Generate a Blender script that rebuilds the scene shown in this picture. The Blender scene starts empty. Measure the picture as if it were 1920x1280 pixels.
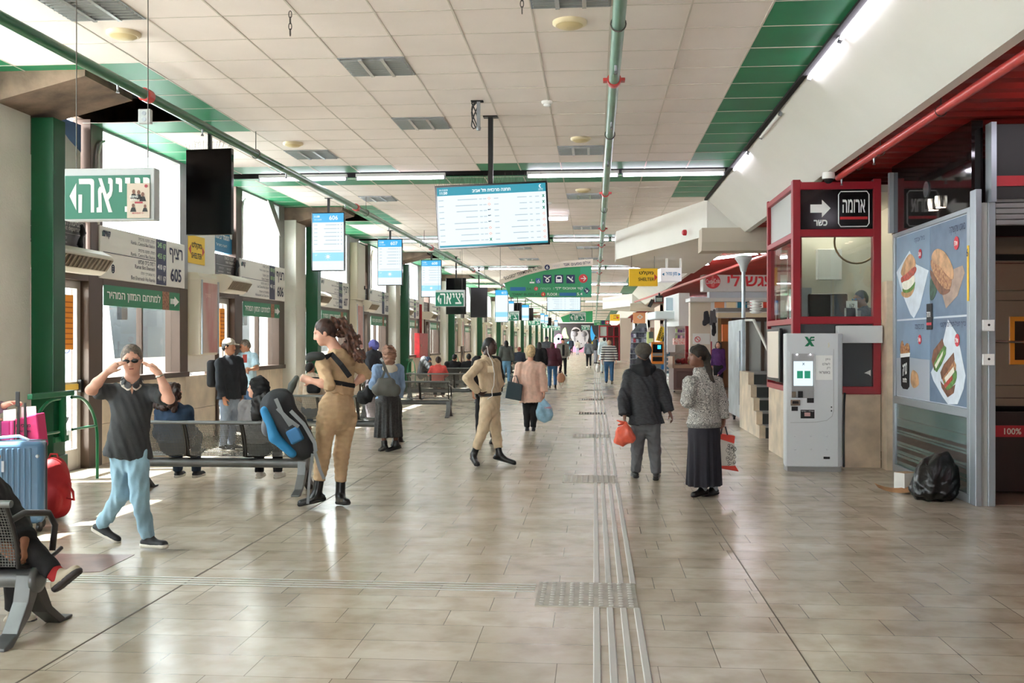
import bpy, bmesh, math, random
import numpy as np
from mathutils import Vector, Matrix
from mathutils.geometry import tessellate_polygon
S = bpy.context.scene
COL = S.collection
PI = math.pi
# ---------------------------------------------------------------- camera
FPX, HCAM = 1870.0, 1.6
TH = math.atan(154.0 / FPX)
CT, ST = math.cos(TH), math.sin(TH)
cam = bpy.data.cameras.new('camera')
cam.sensor_width = 36.0
cam.lens = 36.0 * FPX / 1920.0
cam.clip_start, cam.clip_end = 0.05, 600
camo = bpy.data.objects.new('camera', cam)
COL.objects.link(camo)
camo.location = (0, 0, HCAM)
camo.rotation_euler = (PI / 2, 0, TH)
S.camera = camo
# ---------------------------------------------------------------- world, sun, exposure
S.view_settings.view_transform = 'Standard'
S.view_settings.look = 'None'
S.view_settings.exposure = 2.25
S.view_settings.gamma = 1.0
S.view_settings.use_curve_mapping = False
W = bpy.data.worlds.new('world')
S.world = W
W.use_nodes = True
bg = W.node_tree.nodes['Background']
bg.inputs[0].default_value = (0.93, 0.96, 1.0, 1)
bg.inputs[1].default_value = 5.2
sun = bpy.data.lights.new('sun', 'SUN')
sun.energy = 10.5
sun.angle = math.radians(0.6)
sun.color = (1.0, 0.97, 0.94)
suno = bpy.data.objects.new('sun', sun)
COL.objects.link(suno)
suno.rotation_euler = Vector((0.50, 0.10, -0.86)).to_track_quat('-Z', 'Y').to_euler()
S.cycles.max_bounces = 10
S.cycles.diffuse_bounces = 5
S.cycles.glossy_bounces = 4
S.cycles.transparent_max_bounces = 16
S.cycles.use_denoising = True
S.cycles.sample_clamp_indirect = 30.0

# ---------------------------------------------------------------- projecting pixels of the 1920x1280 frame into the place
def at(px, py, z):
    a, b = (px - 960) / FPX * z, (640 - py) / FPX * z
    return Vector((a * CT - z * ST, z * CT + a * ST, HCAM + b))
def fl(px, py): return at(px, py, FPX * HCAM / (py - 640.0))
def onZ(px, py, Z): return at(px, py, FPX * (Z - HCAM) / (640.0 - py))
def onX(px, py, X):
    t = (px - 960) / FPX
    Y = X * (CT + t * ST) / (t * CT - ST)
    return at(px, py, -X * ST + Y * CT)
def onY(px, py, Y):
    t = (px - 960) / FPX
    return at(px, py, Y / (CT + t * ST))
def depth(p): return -p[0] * ST + p[1] * CT
VR, VF, VU = Vector((CT, ST, 0)), Vector((-ST, CT, 0)), Vector((0, 0, 1))

# ---------------------------------------------------------------- materials
def lin(c): return c / 12.92 if c <= 0.04045 else ((c + 0.055) / 1.055) ** 2.4
def rgb(c):
    return (lin(c[0] / 255), lin(c[1] / 255), lin(c[2] / 255), 1.0)
MATS = {}
def MAT(name, c, rough=0.5, metal=0.0, var=0.0, vs=6.0, bump=0.0, bs=60.0, emit=0.0, spec=0.5, c2=None, lit=0.0, stretch=None, alpha=1.0):
    if name in MATS: return MATS[name]
    m = bpy.data.materials.new(name)
    m.use_nodes = True
    nt = m.node_tree
    b = nt.nodes['Principled BSDF']
    b.inputs['Base Color'].default_value = rgb(c)
    b.inputs['Roughness'].default_value = rough
    b.inputs['Metallic'].default_value = metal
    b.inputs['Specular IOR Level'].default_value = spec
    co = None
    if var or bump or c2:
        tc = nt.nodes.new('ShaderNodeTexCoord')
        mp = nt.nodes.new('ShaderNodeMapping')
        nt.links.new(tc.outputs['Object'], mp.inputs[0])
        if stretch: mp.inputs['Scale'].default_value = stretch
        co = mp.outputs[0]
    if var or c2:
        n = nt.nodes.new('ShaderNodeTexNoise')
        n.inputs['Scale'].default_value = vs
        n.inputs['Detail'].default_value = 5
        nt.links.new(co, n.inputs['Vector'])
        r = nt.nodes.new('ShaderNodeValToRGB')
        r.color_ramp.elements[0].position = 0.33
        r.color_ramp.elements[1].position = 0.67
        if c2:
            r.color_ramp.elements[0].color = rgb(c2)
            r.color_ramp.elements[1].color = rgb(c)
        else:
            r.color_ramp.elements[0].color = rgb([max(0, x * (1 - var)) for x in c])
            r.color_ramp.elements[1].color = rgb([min(255, x * (1 + var * .6)) for x in c])
        nt.links.new(n.outputs[0], r.inputs[0])
        nt.links.new(r.outputs[0], b.inputs['Base Color'])
    if bump:
        n = nt.nodes.new('ShaderNodeTexNoise')
        n.inputs['Scale'].default_value = bs
        n.inputs['Detail'].default_value = 4
        nt.links.new(co, n.inputs['Vector'])
        bp = nt.nodes.new('ShaderNodeBump')
        bp.inputs['Strength'].default_value = bump
        bp.inputs['Distance'].default_value = 0.01
        nt.links.new(n.outputs[0], bp.inputs['Height'])
        nt.links.new(bp.outputs[0], b.inputs['Normal'])
    if lit:
        b.inputs['Base Color'].default_value = (.01, .01, .01, 1); emit = lit
    if emit:
        b.inputs['Emission Color'].default_value = rgb(c)
        b.inputs['Emission Strength'].default_value = emit
    MATS[name] = m
    return m
def GLASS(name, tint=(1, 1, 1), gloss=0.12):
    if name in MATS: return MATS[name]
    m = bpy.data.materials.new(name); m.use_nodes = True
    nt = m.node_tree; nt.nodes.clear()
    o = nt.nodes.new('ShaderNodeOutputMaterial')
    t = nt.nodes.new('ShaderNodeBsdfTransparent'); t.inputs[0].default_value = (*tint, 1)
    g = nt.nodes.new('ShaderNodeBsdfGlossy'); g.inputs['Roughness'].default_value = 0.02
    lw = nt.nodes.new('ShaderNodeLayerWeight'); lw.inputs[0].default_value = .3
    pw = nt.nodes.new('ShaderNodeMath'); pw.operation = 'POWER'; pw.inputs[1].default_value = 3.0
    f = nt.nodes.new('ShaderNodeMath'); f.operation = 'MULTIPLY_ADD'; f.inputs[1].default_value = .55; f.inputs[2].default_value = gloss * .3
    nt.links.new(lw.outputs['Facing'], pw.inputs[0]); nt.links.new(pw.outputs[0], f.inputs[0])
    mx = nt.nodes.new('ShaderNodeMixShader')
    nt.links.new(f.outputs[0], mx.inputs[0])
    nt.links.new(t.outputs[0], mx.inputs[1]); nt.links.new(g.outputs[0], mx.inputs[2])
    nt.links.new(mx.outputs[0], o.inputs[0])
    MATS[name] = m
    return m
def PERF(name, c, pitch=0.016, hole=0.36):
    """sheet steel punched with a square grid of round holes"""
    m = bpy.data.materials.new(name); m.use_nodes = True
    nt = m.node_tree; L = nt.links.new
    b = nt.nodes['Principled BSDF']; o = nt.nodes['Material Output']
    b.inputs['Base Color'].default_value = rgb(c); b.inputs['Metallic'].default_value = 0.55; b.inputs['Roughness'].default_value = 0.42
    tc = nt.nodes.new('ShaderNodeTexCoord')
    def mm(op, a, v=None):
        n = nt.nodes.new('ShaderNodeVectorMath'); n.operation = op
        L(a, n.inputs[0])
        if v is not None: n.inputs[1].default_value = v
        return n
    sc = mm('MULTIPLY', tc.outputs['UV'], (1 / pitch, 1 / pitch, 0))
    fr = mm('FRACTION', sc.outputs[0])
    ce = mm('SUBTRACT', fr.outputs[0], (.5, .5, 0))
    ln = mm('LENGTH', ce.outputs[0])
    lt = nt.nodes.new('ShaderNodeMath'); lt.operation = 'LESS_THAN'; lt.inputs[1].default_value = hole
    L(ln.outputs['Value'], lt.inputs[0])
    t = nt.nodes.new('ShaderNodeBsdfTransparent')
    mx = nt.nodes.new('ShaderNodeMixShader')
    L(lt.outputs[0], mx.inputs[0]); L(b.outputs[0], mx.inputs[1]); L(t.outputs[0], mx.inputs[2]); L(mx.outputs[0], o.inputs[0])
    MATS[name] = m
    return m

# ---------------------------------------------------------------- objects
def T(name, label, cat, loc=(0, 0, 0), rz=0.0, group=None):
    o = bpy.data.objects.new(name, None)
    o.empty_display_size = 0.2
    COL.objects.link(o)
    o.location = loc; o.rotation_euler = (0, 0, rz)
    o['label'] = label; o['category'] = cat
    if group: o['group'] = group
    return o
def tag(o, label, cat, group=None, kind=None):
    o['label'] = label; o['category'] = cat
    if group: o['group'] = group
    if kind: o['kind'] = kind
    return o
def struct(o, label=None, cat=None):
    o['kind'] = 'structure'
    o['label'] = label or o.name; o['category'] = cat or o.name.split('_')[0]
    return o
def dup(root, off=(0, 0, 0), label=None, rz=None, group=None, skip=()):
    def cp(o, par):
        c = o.copy(); COL.objects.link(c)
        if par is not None: c.parent = par
        for ch in list(o.children):
            if ch.name.split('.')[0] not in skip: cp(ch, c)
        return c
    r = cp(root, None)
    r.location = Vector(root.location) + Vector(off)
    if rz is not None: r.rotation_euler = (0, 0, rz)
    if label: r['label'] = label
    if group: r['group'] = group
    return r
def link_mesh(name, me, mats, parent, world):
    o = bpy.data.objects.new(name, me)
    for m in (mats if isinstance(mats, (list, tuple)) else [mats]): me.materials.append(m)
    COL.objects.link(o)
    if parent is not None:
        o.parent = parent
        if world:
            p = parent; off = Vector((0, 0, 0))
            while p is not None: off += Vector(p.location); p = p.parent
            me.transform(Matrix.Translation(-off))
    return o
class MB:
    def __init__(s): s.v = []; s.f = []; s.mi = []; s.uv = {}; s.sm = []
    def add(s, vs, fs, m=0, smooth=False):
        n = len(s.v); s.v += [tuple(v) for v in vs]
        for f in fs: s.f.append([i + n for i in f]); s.mi.append(m); s.sm.append(smooth)
    def box(s, x0, x1, y0, y1, z0, z1, m=0, M=None):
        if M is None:   # keep touching boxes of one mesh from sharing a plane
            s.nb = getattr(s, 'nb', 0) + 1; e = min(.00035 * (s.nb % 7), .2 * abs(x1 - x0), .2 * abs(y1 - y0), .2 * abs(z1 - z0)); x0 += e; x1 -= e; y0 += e; y1 -= e; z0 += e * (z0 > .01); z1 -= e
        vs = [Vector((x, y, z)) for z in (z0, z1) for y in (y0, y1) for x in (x0, x1)]
        if M is not None: vs = [M @ v for v in vs]
        s.add(vs, [(0, 2, 3, 1), (4, 5, 7, 6), (0, 1, 5, 4), (2, 6, 7, 3), (0, 4, 6, 2), (1, 3, 7, 5)], m)
        return s
    def frame(s, o, r, u, n, w, h, d, m=0):
        """box with corner o, width w along r, height h along u, thickness d along n"""
        o, r, u, n = Vector(o), Vector(r), Vector(u), Vector(n)
        vs = [o + r * (w * a) + u * (h * b) + n * (d * c) for b in (0, 1) for c in (0, 1) for a in (0, 1)]
        fs = [(0, 2, 3, 1), (4, 5, 7, 6), (0, 1, 5, 4), (2, 6, 7, 3), (0, 4, 6, 2), (1, 3, 7, 5)]
        if r.cross(n).dot(u) < 0: fs = [tuple(reversed(f)) for f in fs]
        s.add(vs, fs, m); return s
    def prism(s, poly, ax, a, b, m=0):
        """polygon in the plane normal to axis ax (0,1,2), extruded from a to b"""
        def mk(p, t):
            q = list(p); q.insert(ax, t); return q
        n = len(poly)
        ar = sum(poly[i][0] * poly[(i + 1) % n][1] - poly[(i + 1) % n][0] * poly[i][1] for i in range(n))
        if ax == 1: ar = -ar
        if ar < 0: poly = list(reversed(poly))
        if a > b: a, b = b, a
        vs = [mk(p, a) for p in poly] + [mk(p, b) for p in poly]
        fs = [tuple(reversed(range(n))), tuple(range(n, 2 * n))]
        fs += [(i, (i + 1) % n, n + (i + 1) % n, n + i) for i in range(n)]
        s.add(vs, fs, m); return s
    def poly3(s, pts, nrm, d, m=0):
        """flat polygon of 3d points given a thickness d along nrm"""
        nrm = Vector(nrm).normalized(); n = len(pts); pts = [Vector(p) for p in pts]
        nn = Vector((0, 0, 0))
        for i in range(n): nn += pts[i].cross(pts[(i + 1) % n])
        if nn.dot(nrm) < 0: pts = pts[::-1]
        vs = pts + [p - nrm * d for p in pts]
        fs = [tuple(range(n)), tuple(reversed(range(n, 2 * n)))] + [(i, n + i, n + (i + 1) % n, (i + 1) % n) for i in range(n)]
        s.add(vs, fs, m); return s
    def cyl(s, p0, p1, r0, r1=None, n=14, m=0, caps=True):
        r1 = r0 if r1 is None else r1
        p0, p1 = Vector(p0), Vector(p1); d = (p1 - p0).normalized()
        a = d.orthogonal().normalized(); b = d.cross(a)
        vs = [p + (a * math.cos(2 * PI * i / n) + b * math.sin(2 * PI * i / n)) * r for p, r in ((p0, r0), (p1, r1)) for i in range(n)]
        s.add(vs, [(i, (i + 1) % n, n + (i + 1) % n, n + i) for i in range(n)], m, True)
        if caps: s.add(vs, [tuple(reversed(range(n))), tuple(range(n, 2 * n))], m)
        return s
    def tube(s, pts, r, n=8, m=0, closed=False):
        pts = [Vector(p) for p in pts]; rings = []
        N = len(pts); a = None
        for i, p in enumerate(pts):
            q0 = pts[i - 1] if (i or closed) else p; q1 = pts[(i + 1) % N] if (i < N - 1 or closed) else p
            d = (q1 - q0).normalized()
            a = d.orthogonal().normalized() if a is None else (a - d * a.dot(d)).normalized()
            b = d.cross(a)
            rr = r[i] if isinstance(r, (list, tuple)) else r
            rings.append([p + (a * math.cos(2 * PI * j / n) + b * math.sin(2 * PI * j / n)) * rr for j in range(n)])
        vs = [v for g in rings for v in g]; fs = []
        for i in range(N if closed else N - 1):
            k = (i + 1) % N
            fs += [(i * n + j, i * n + (j + 1) % n, k * n + (j + 1) % n, k * n + j) for j in range(n)]
        s.add(vs, fs, m, True)
        if not closed: s.add(vs, [tuple(reversed(range(n))), tuple(range((N - 1) * n, N * n))], m)
        return s
    def lathe(s, prof, c, n=24, m=0, axis=(0, 0, 1)):
        ax = Vector(axis).normalized(); a = ax.orthogonal().normalized(); b = ax.cross(a); c = Vector(c)
        vs = [c + ax * z + (a * math.cos(2 * PI * i / n) + b * math.sin(2 * PI * i / n)) * r for r, z in prof for i in range(n)]
        fs = [(k * n + i, k * n + (i + 1) % n, (k + 1) * n + (i + 1) % n, (k + 1) * n + i) for k in range(len(prof) - 1) for i in range(n)]
        s.add(vs, fs, m, True)
        s.add(vs, [tuple(reversed(range(n))), tuple(range((len(prof) - 1) * n, len(prof) * n))], m)
        return s
    def grid(s, fn, nu, nv, m=0, smooth=True, uv=None):
        vs = [fn(i / nu, j / nv) for j in range(nv + 1) for i in range(nu + 1)]
        s.add(vs, [(j * (nu + 1) + i, j * (nu + 1) + i + 1, (j + 1) * (nu + 1) + i + 1, (j + 1) * (nu + 1) + i) for j in range(nv) for i in range(nu)], m, smooth)
        return s
    def build(s, name, mats, parent=None, world=True, bevel=0.0, smooth=None, uvs=None):
        me = bpy.data.meshes.new(name)
        me.from_pydata(s.v, [], s.f)
        me.polygons.foreach_set('material_index', s.mi)
        me.polygons.foreach_set('use_smooth', s.sm if smooth is None else [smooth] * len(s.f))
        if uvs:
            ul = me.uv_layers.new(name='uv')
            for li, l in enumerate(me.loops): ul.data[li].uv = uvs(me.vertices[l.vertex_index].co)
        if bevel:
            bm = bmesh.new(); bm.from_mesh(me)
            bmesh.ops.remove_doubles(bm, verts=bm.verts, dist=1e-6)
            es = [e for e in bm.edges if len(e.link_faces) == 2 and e.calc_face_angle(0) > 0.6]
            bmesh.ops.bevel(bm, geom=es, offset=bevel, segments=2 if bevel < .03 else 5, profile=.5, affect='EDGES', clamp_overlap=True)
            bm.to_mesh(me); bm.free()
        me.update()
        return link_mesh(name, me, mats, parent, world)

# ---------------------------------------------------------------- lettering (built with the program's own font; set when the scene is complete)
TEXTS = []
def text(body, mat, parent, o, r, u, h=None, w=None, bold=0.0, name='lettering', heb=False, align='C', lift=0.004, maxw=None):
    """letters standing on the plane (o = anchor, r = reading direction, u = up); h = cap height, w = width fitted"""
    TEXTS.append((body[::-1] if heb else body, mat, parent, Vector(o), Vector(r).normalized(), Vector(u).normalized(), h, w, bold, name, align, lift, maxw))
def glyph_mesh(cu, bold):
    """outlines of a text's letters, each outer outline filled on its own (so that overlapping strokes of one letter stay whole)"""
    loops = []
    for sp in cu.splines:
        pts = []
        if sp.type == 'BEZIER':
            bp = sp.bezier_points; n = len(bp)
            for i in range(n):
                p, q = bp[i], bp[(i + 1) % n]
                straight = (p.handle_right - p.co).length < 1e-5 and (q.handle_left - q.co).length < 1e-5 or p.handle_right_type == 'VECTOR' and q.handle_left_type == 'VECTOR'
                m = 1 if straight else 4
                for k in range(m):
                    t = k / m; u = 1 - t
                    c = p.co * u ** 3 + p.handle_right * 3 * u * u * t + q.handle_left * 3 * u * t * t + q.co * t ** 3
                    pts.append((c.x, c.y))
        else:
            pts = [(p.co.x, p.co.y) for p in sp.points]
        pts = [p for i, p in enumerate(pts) if math.hypot(p[0] - pts[i - 1][0], p[1] - pts[i - 1][1]) > 1e-4]
        if len(pts) < 3: continue
        ar = sum(pts[i - 1][0] * pts[i][1] - pts[i][0] * pts[i - 1][1] for i in range(len(pts))) / 2
        loops.append([pts, ar])
    if not loops: return [], []
    def inside(p, poly):
        c = False
        for i in range(len(poly)):
            (x0, y0), (x1, y1) = poly[i - 1], poly[i]
            if (y0 > p[1]) != (y1 > p[1]) and p[0] < (x1 - x0) * (p[1] - y0) / (y1 - y0) + x0: c = not c
        return c
    def grow(pts, sg):
        if not bold: return pts
        out = []; n = len(pts)
        for i in range(n):
            a, b, c = pts[i - 1], pts[i], pts[(i + 1) % n]
            n1 = ((b[1] - a[1]) * sg, -(b[0] - a[0]) * sg); n2 = ((c[1] - b[1]) * sg, -(c[0] - b[0]) * sg)
            l1, l2 = math.hypot(*n1) + 1e-9, math.hypot(*n2) + 1e-9
            x, y = n1[0] / l1 + n2[0] / l2, n1[1] / l1 + n2[1] / l2; l = math.hypot(x, y)
            k = min(1.6, 2 / max(l, .4)) / max(l, 1e-6) * bold; out.append((b[0] + x * k, b[1] + y * k))
        return out
    V, F = [], []
    host = {}
    for i, (p, ar) in enumerate(loops):
        for j, (q, br) in enumerate(loops):
            if ar * br < 0 and abs(br) > abs(ar) and all(inside(v, q) for v in p[::3]): host[i] = j; break
    for gi, (pts, ar) in enumerate(loops):
        if gi in host: continue
        sg = 1 if ar > 0 else -1
        polys = [[Vector((x, y, 0)) for x, y in grow(pts, sg)]] + [[Vector((x, y, 0)) for x, y in grow(loops[i][0], sg)] for i, j in host.items() if j == gi]
        flat = [p for pl in polys for p in pl]; n0 = len(V)
        V += [(p.x, p.y, (gi % 3) * .0015) for p in flat]
        for t in tessellate_polygon(polys):
            A, B, C = (flat[i] for i in t)
            t = tuple(t) if (B - A).cross(C - A).z > 0 else tuple(reversed(t))
            F.append(tuple(i + n0 for i in t))
    return V, F
def flush_texts():
    tmp = []
    for i, t in enumerate(TEXTS):
        cu = bpy.data.curves.new('t', 'FONT'); cu.body = t[0]; cu.size = 1.0
        ob = bpy.data.objects.new('t', cu); COL.objects.link(ob); tmp.append(ob)
    dg = bpy.context.evaluated_depsgraph_get(); dg.update()
    for ob, t in zip(tmp, TEXTS):
        body, mat, parent, o, r, u, h, w, bold, name, align, lift, maxw = t
        V, F = glyph_mesh(ob.evaluated_get(dg).to_curve(dg), bold)
        ob.evaluated_get(dg).to_curve_clear()
        if F:
            co = np.array(V)
            x0, x1, y0, y1 = co[:, 0].min(), co[:, 0].max(), co[:, 1].min(), co[:, 1].max()
            sy = h / max(1e-6, (y1 - y0)) if h else None
            sx = w / max(1e-6, (x1 - x0)) if w else sy
            if sy is None: sy = sx
            if maxw and (x1 - x0) * sx > maxw: sx = maxw / (x1 - x0)
            ax = {'C': (x0 + x1) / 2, 'L': x0, 'R': x1}[align]
            nn = r.cross(u)
            X = (co[:, 0] - ax) * sx; Yv = (co[:, 1] - (y0 + y1) / 2) * sy; Zv = co[:, 2] * sy + lift
            out = np.array(o)[None] + X[:, None] * np.array(r)[None] + Yv[:, None] * np.array(u)[None] + Zv[:, None] * np.array(nn)[None]
            me = bpy.data.meshes.new(name); me.from_pydata(out.tolist(), [], F); me.update()
            link_mesh(name, me, mat, parent, True)
    for ob in tmp:
        cu = ob.data; bpy.data.objects.remove(ob); bpy.data.curves.remove(cu)
ORD = ['first', 'second', 'third', 'fourth', 'fifth', 'sixth', 'seventh', 'eighth', 'ninth', 'tenth', 'eleventh', 'twelfth', 'thirteenth', 'fourteenth', 'fifteenth', 'sixteenth']
X3, Y3, Z3 = Vector((1, 0, 0)), Vector((0, 1, 0)), Vector((0, 0, 1))

# ---------------------------------------------------------------- common materials
M_cream = MAT('ceiling_tile', (236, 225, 218), .8, bump=.15, bs=120, var=.02, vs=1.2)
M_green = MAT('green_panel', (16, 128, 84), .45, var=.06, vs=1.5)
M_tbar = MAT('grid_bar', (206, 196, 184), .5)
M_white = MAT('white_paint', (232, 228, 222), .6, var=.02, vs=2)
M_plaster = MAT('white_render', (222, 219, 210), .85, bump=.5, bs=45, var=.05, vs=1.3)
M_conc = MAT('raw_concrete', (128, 108, 92), .9, var=.22, vs=3, bump=.4, bs=20)
M_brown = MAT('brown_aluminium', (82, 66, 56), .38, metal=.35)
M_greyal = MAT('grey_aluminium', (150, 148, 146), .4, metal=.4)
M_alu = MAT('anodised_aluminium', (176, 182, 188), .35, metal=.6)
M_postgreen = MAT('post_green', (6, 80, 48), .35)
M_black = MAT('black_plastic', (14, 14, 15), .35)
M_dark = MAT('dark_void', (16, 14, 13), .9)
M_steel = MAT('stainless_steel', (190, 180, 168), .22, metal=.95)
M_gal = MAT('galvanised', (150, 154, 158), .4, metal=.8, var=.08, vs=9)
M_red = MAT('red_paint', (150, 20, 36), .35)
M_redceil = MAT('red_corrugated', (150, 34, 26), .55, var=.08, vs=2)
M_redpipe = MAT('red_pipe', (190, 62, 58), .3)
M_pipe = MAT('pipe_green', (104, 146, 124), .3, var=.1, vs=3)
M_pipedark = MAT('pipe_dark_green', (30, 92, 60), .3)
M_wire = MAT('wire', (90, 84, 78), .5, metal=.5)
M_tube = MAT('lit_tube', (246, 240, 255), .3, emit=4.6)
M_glass = GLASS('clear_glass', (.93, .97, .96))
M_tint = GLASS('tinted_window_glass', (.74, .77, .77))  # tint dims the view out, in place of roof shade over the buses
M_ink = MAT('navy_ink', (34, 40, 74), .6)
M_blackink = MAT('black_ink', (20, 20, 22), .6)
M_whiteink = MAT('white_ink', (240, 240, 238), .6)
M_stone = MAT('beige_stone', (206, 186, 160), .35, var=.14, vs=3.2, bump=.05)
M_rubber = MAT('black_rubber', (18, 18, 18), .7)
M_paper = MAT('white_paper', (235, 234, 230), .7)
# ================================================================= smooth solids (for bodies, clothes, bags): blended rounded shapes turned into one surface
class SDF:
    def __init__(s, res): s.res = res; s.P = []
    def cap(s, a, b, ra, rb=None, k=.015, flat=None, cut=0, op=0):
        s.P.append(('c', np.array(a, float), np.array(b, float), ra, ra if rb is None else rb, k, flat, cut, op)); return s
    def ell(s, c, r, M=None, k=.015, op=0):
        s.P.append(('e', np.array(c, float), np.array(r, float), np.eye(3) if M is None else np.array(M, float), k, op)); return s
    def box(s, c, hx, M=None, rad=.02, k=.01, op=0):
        s.P.append(('b', np.array(c, float), np.array(hx, float), np.eye(3) if M is None else np.array(M, float), rad, k, op)); return s
    def half(s, p, n): s.P.append(('h', np.array(p, float), np.array(n, float))); return s
    def bounds(s, q):
        if q[0] == 'c':
            r = max(q[3], q[4]); return np.minimum(q[1], q[2]) - r, np.maximum(q[1], q[2]) + r
        if q[0] == 'e':
            e = np.abs(q[3].T) @ q[2]; return q[1] - e, q[1] + e
        e = np.abs(q[3].T) @ (q[2]) + q[4]; return q[1] - e, q[1] + e
    def mesh(s, fold=0.0, fk=18.0, seed=0, smooth=0):
        h = s.res
        bs = [s.bounds(q) for q in s.P if q[0] != 'h' and q[-1] == 0]
        lo = np.min([b[0] for b in bs], 0) - 4 * h; hi = np.max([b[1] for b in bs], 0) + 4 * h
        n = np.ceil((hi - lo) / h).astype(int) + 1
        D = np.full(n, .2, np.float32)
        ax = [lo[i] + h * np.arange(n[i]) for i in range(3)]
        for q in s.P:
            if q[0] == 'h':
                d = ((ax[0] - q[1][0]) * q[2][0])[:, None, None] + ((ax[1] - q[1][1]) * q[2][1])[None, :, None] + ((ax[2] - q[1][2]) * q[2][2])[None, None, :]
                D = np.maximum(D, d.astype(np.float32)); continue
            b0, b1 = s.bounds(q); k = q[5] if q[0] == 'c' else (q[4] if q[0] == 'e' else q[5])
            m = max(k, 2 * h) + 2 * h
            i0 = np.clip(np.floor((b0 - m - lo) / h).astype(int), 0, n); i1 = np.clip(np.ceil((b1 + m - lo) / h).astype(int) + 1, 0, n)
            if np.any(i1 <= i0): continue
            X = ax[0][i0[0]:i1[0]][:, None, None].astype(np.float32); Y = ax[1][i0[1]:i1[1]][None, :, None].astype(np.float32); Z = ax[2][i0[2]:i1[2]][None, None, :].astype(np.float32)
            if q[0] == 'c':
                _, a, b, ra, rb, k, flat, cut, op = q
                x, y, z = X - a[0], Y - a[1], Z - a[2]; ab = b - a
                u0 = ab / (np.linalg.norm(ab) + 1e-9); L0 = np.linalg.norm(ab)
                along = x * u0[0] + y * u0[1] + z * u0[2]
                if flat is not None:
                    f, ff = np.array(flat[0], float), flat[1]; f = f / np.linalg.norm(f); g = 1 / ff - 1
                    dp = x * f[0] + y * f[1] + z * f[2]; x = x + f[0] * dp * g; y = y + f[1] * dp * g; z = z + f[2] * dp * g
                    ab = ab + f * (ab @ f) * g
                L2 = ab @ ab + 1e-9
                t = np.clip((x * ab[0] + y * ab[1] + z * ab[2]) / L2, 0, 1)
                d = np.sqrt((x - t * ab[0]) ** 2 + (y - t * ab[1]) ** 2 + (z - t * ab[2]) ** 2) - (ra + (rb - ra) * t)
                if cut & 1: d = np.maximum(d, -along)
                if cut & 2: d = np.maximum(d, along - L0)
            else:
                c, r, M = q[1], q[2], q[3]
                x, y, z = X - c[0], Y - c[1], Z - c[2]
                p = [M[i][0] * x + M[i][1] * y + M[i][2] * z for i in range(3)]
                if q[0] == 'e':
                    k0 = np.sqrt((p[0] / r[0]) ** 2 + (p[1] / r[1]) ** 2 + (p[2] / r[2]) ** 2) + 1e-6
                    k1 = np.sqrt((p[0] / r[0] ** 2) ** 2 + (p[1] / r[1] ** 2) ** 2 + (p[2] / r[2] ** 2) ** 2) + 1e-6
                    d = k0 * (k0 - 1) / k1
                else:
                    rad = q[4]; a_ = [np.abs(p[i]) - (r[i] - rad) for i in range(3)]
                    d = np.sqrt(sum(np.maximum(v, 0) ** 2 for v in a_)) + np.minimum(np.maximum(np.maximum(a_[0], a_[1]), a_[2]), 0) - rad
                op = q[-1]
            sl = tuple(slice(i0[i], i1[i]) for i in range(3)); E = D[sl]
            d = d.astype(np.float32)
            if op == 0:
                kk = max(k, 1e-4); w = np.clip(.5 + .5 * (E - d) / kk, 0, 1); D[sl] = E + (d - E) * w - kk * w * (1 - w)
            elif op == 1: D[sl] = np.maximum(E, -d)
        if fold:
            rn = np.random.RandomState(seed); acc = 0
            for i in range(4):
                v = rn.normal(size=3); v[2] *= .55; v = v / np.linalg.norm(v) * fk * rn.uniform(.6, 1.7); ph = rn.uniform(0, 6.28)
                wob = rn.normal(size=3) * 5
                acc = acc - 1.2 + 2 * np.abs(np.sin((ax[0] * v[0])[:, None, None] + (ax[1] * v[1])[None, :, None] + (ax[2] * v[2])[None, None, :] + ph + 1.3 * np.sin((ax[0] * wob[0])[:, None, None] + (ax[2] * wob[2])[None, None, :])))
            D = D + (fold * acc / 2).astype(np.float32)
        D[0] = D[-1] = .1; D[:, 0] = D[:, -1] = .1; D[:, :, 0] = D[:, :, -1] = .1
        ins = D < 0
        sh = (n[0] - 1, n[1] - 1, n[2] - 1); cnt = np.zeros(sh, np.int8)
        cor = [(i, j, k) for i in (0, 1) for j in (0, 1) for k in (0, 1)]
        def sub(A, c): return A[c[0]:c[0] + sh[0], c[1]:c[1] + sh[1], c[2]:c[2] + sh[2]]
        for c in cor: cnt += sub(ins, c)
        cells = np.argwhere((cnt > 0) & (cnt < 8))
        if len(cells) == 0: return np.zeros((0, 3)), np.zeros((0, 4), int)
        idx = np.full(sh, -1, np.int32); idx[tuple(cells.T)] = np.arange(len(cells))
        acc = np.zeros((len(cells), 3)); num = np.zeros(len(cells))
        vals = {c: D[tuple((cells + np.array(c)).T)] for c in cor}
        for c in cor:
            for a in range(3):
                if c[a]: continue
                e = list(c); e[a] = 1; e = tuple(e); va, vb = vals[c], vals[e]; m = (va < 0) != (vb < 0)
                t = np.where(m, va / (va - vb + 1e-12), 0)
                p = np.array(c, float)[None] + 0; p = np.repeat(p, len(cells), 0); p[:, a] += t
                acc += p * m[:, None]; num += m
        V = (cells + acc / num[:, None]) * h + lo
        F = []
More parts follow.
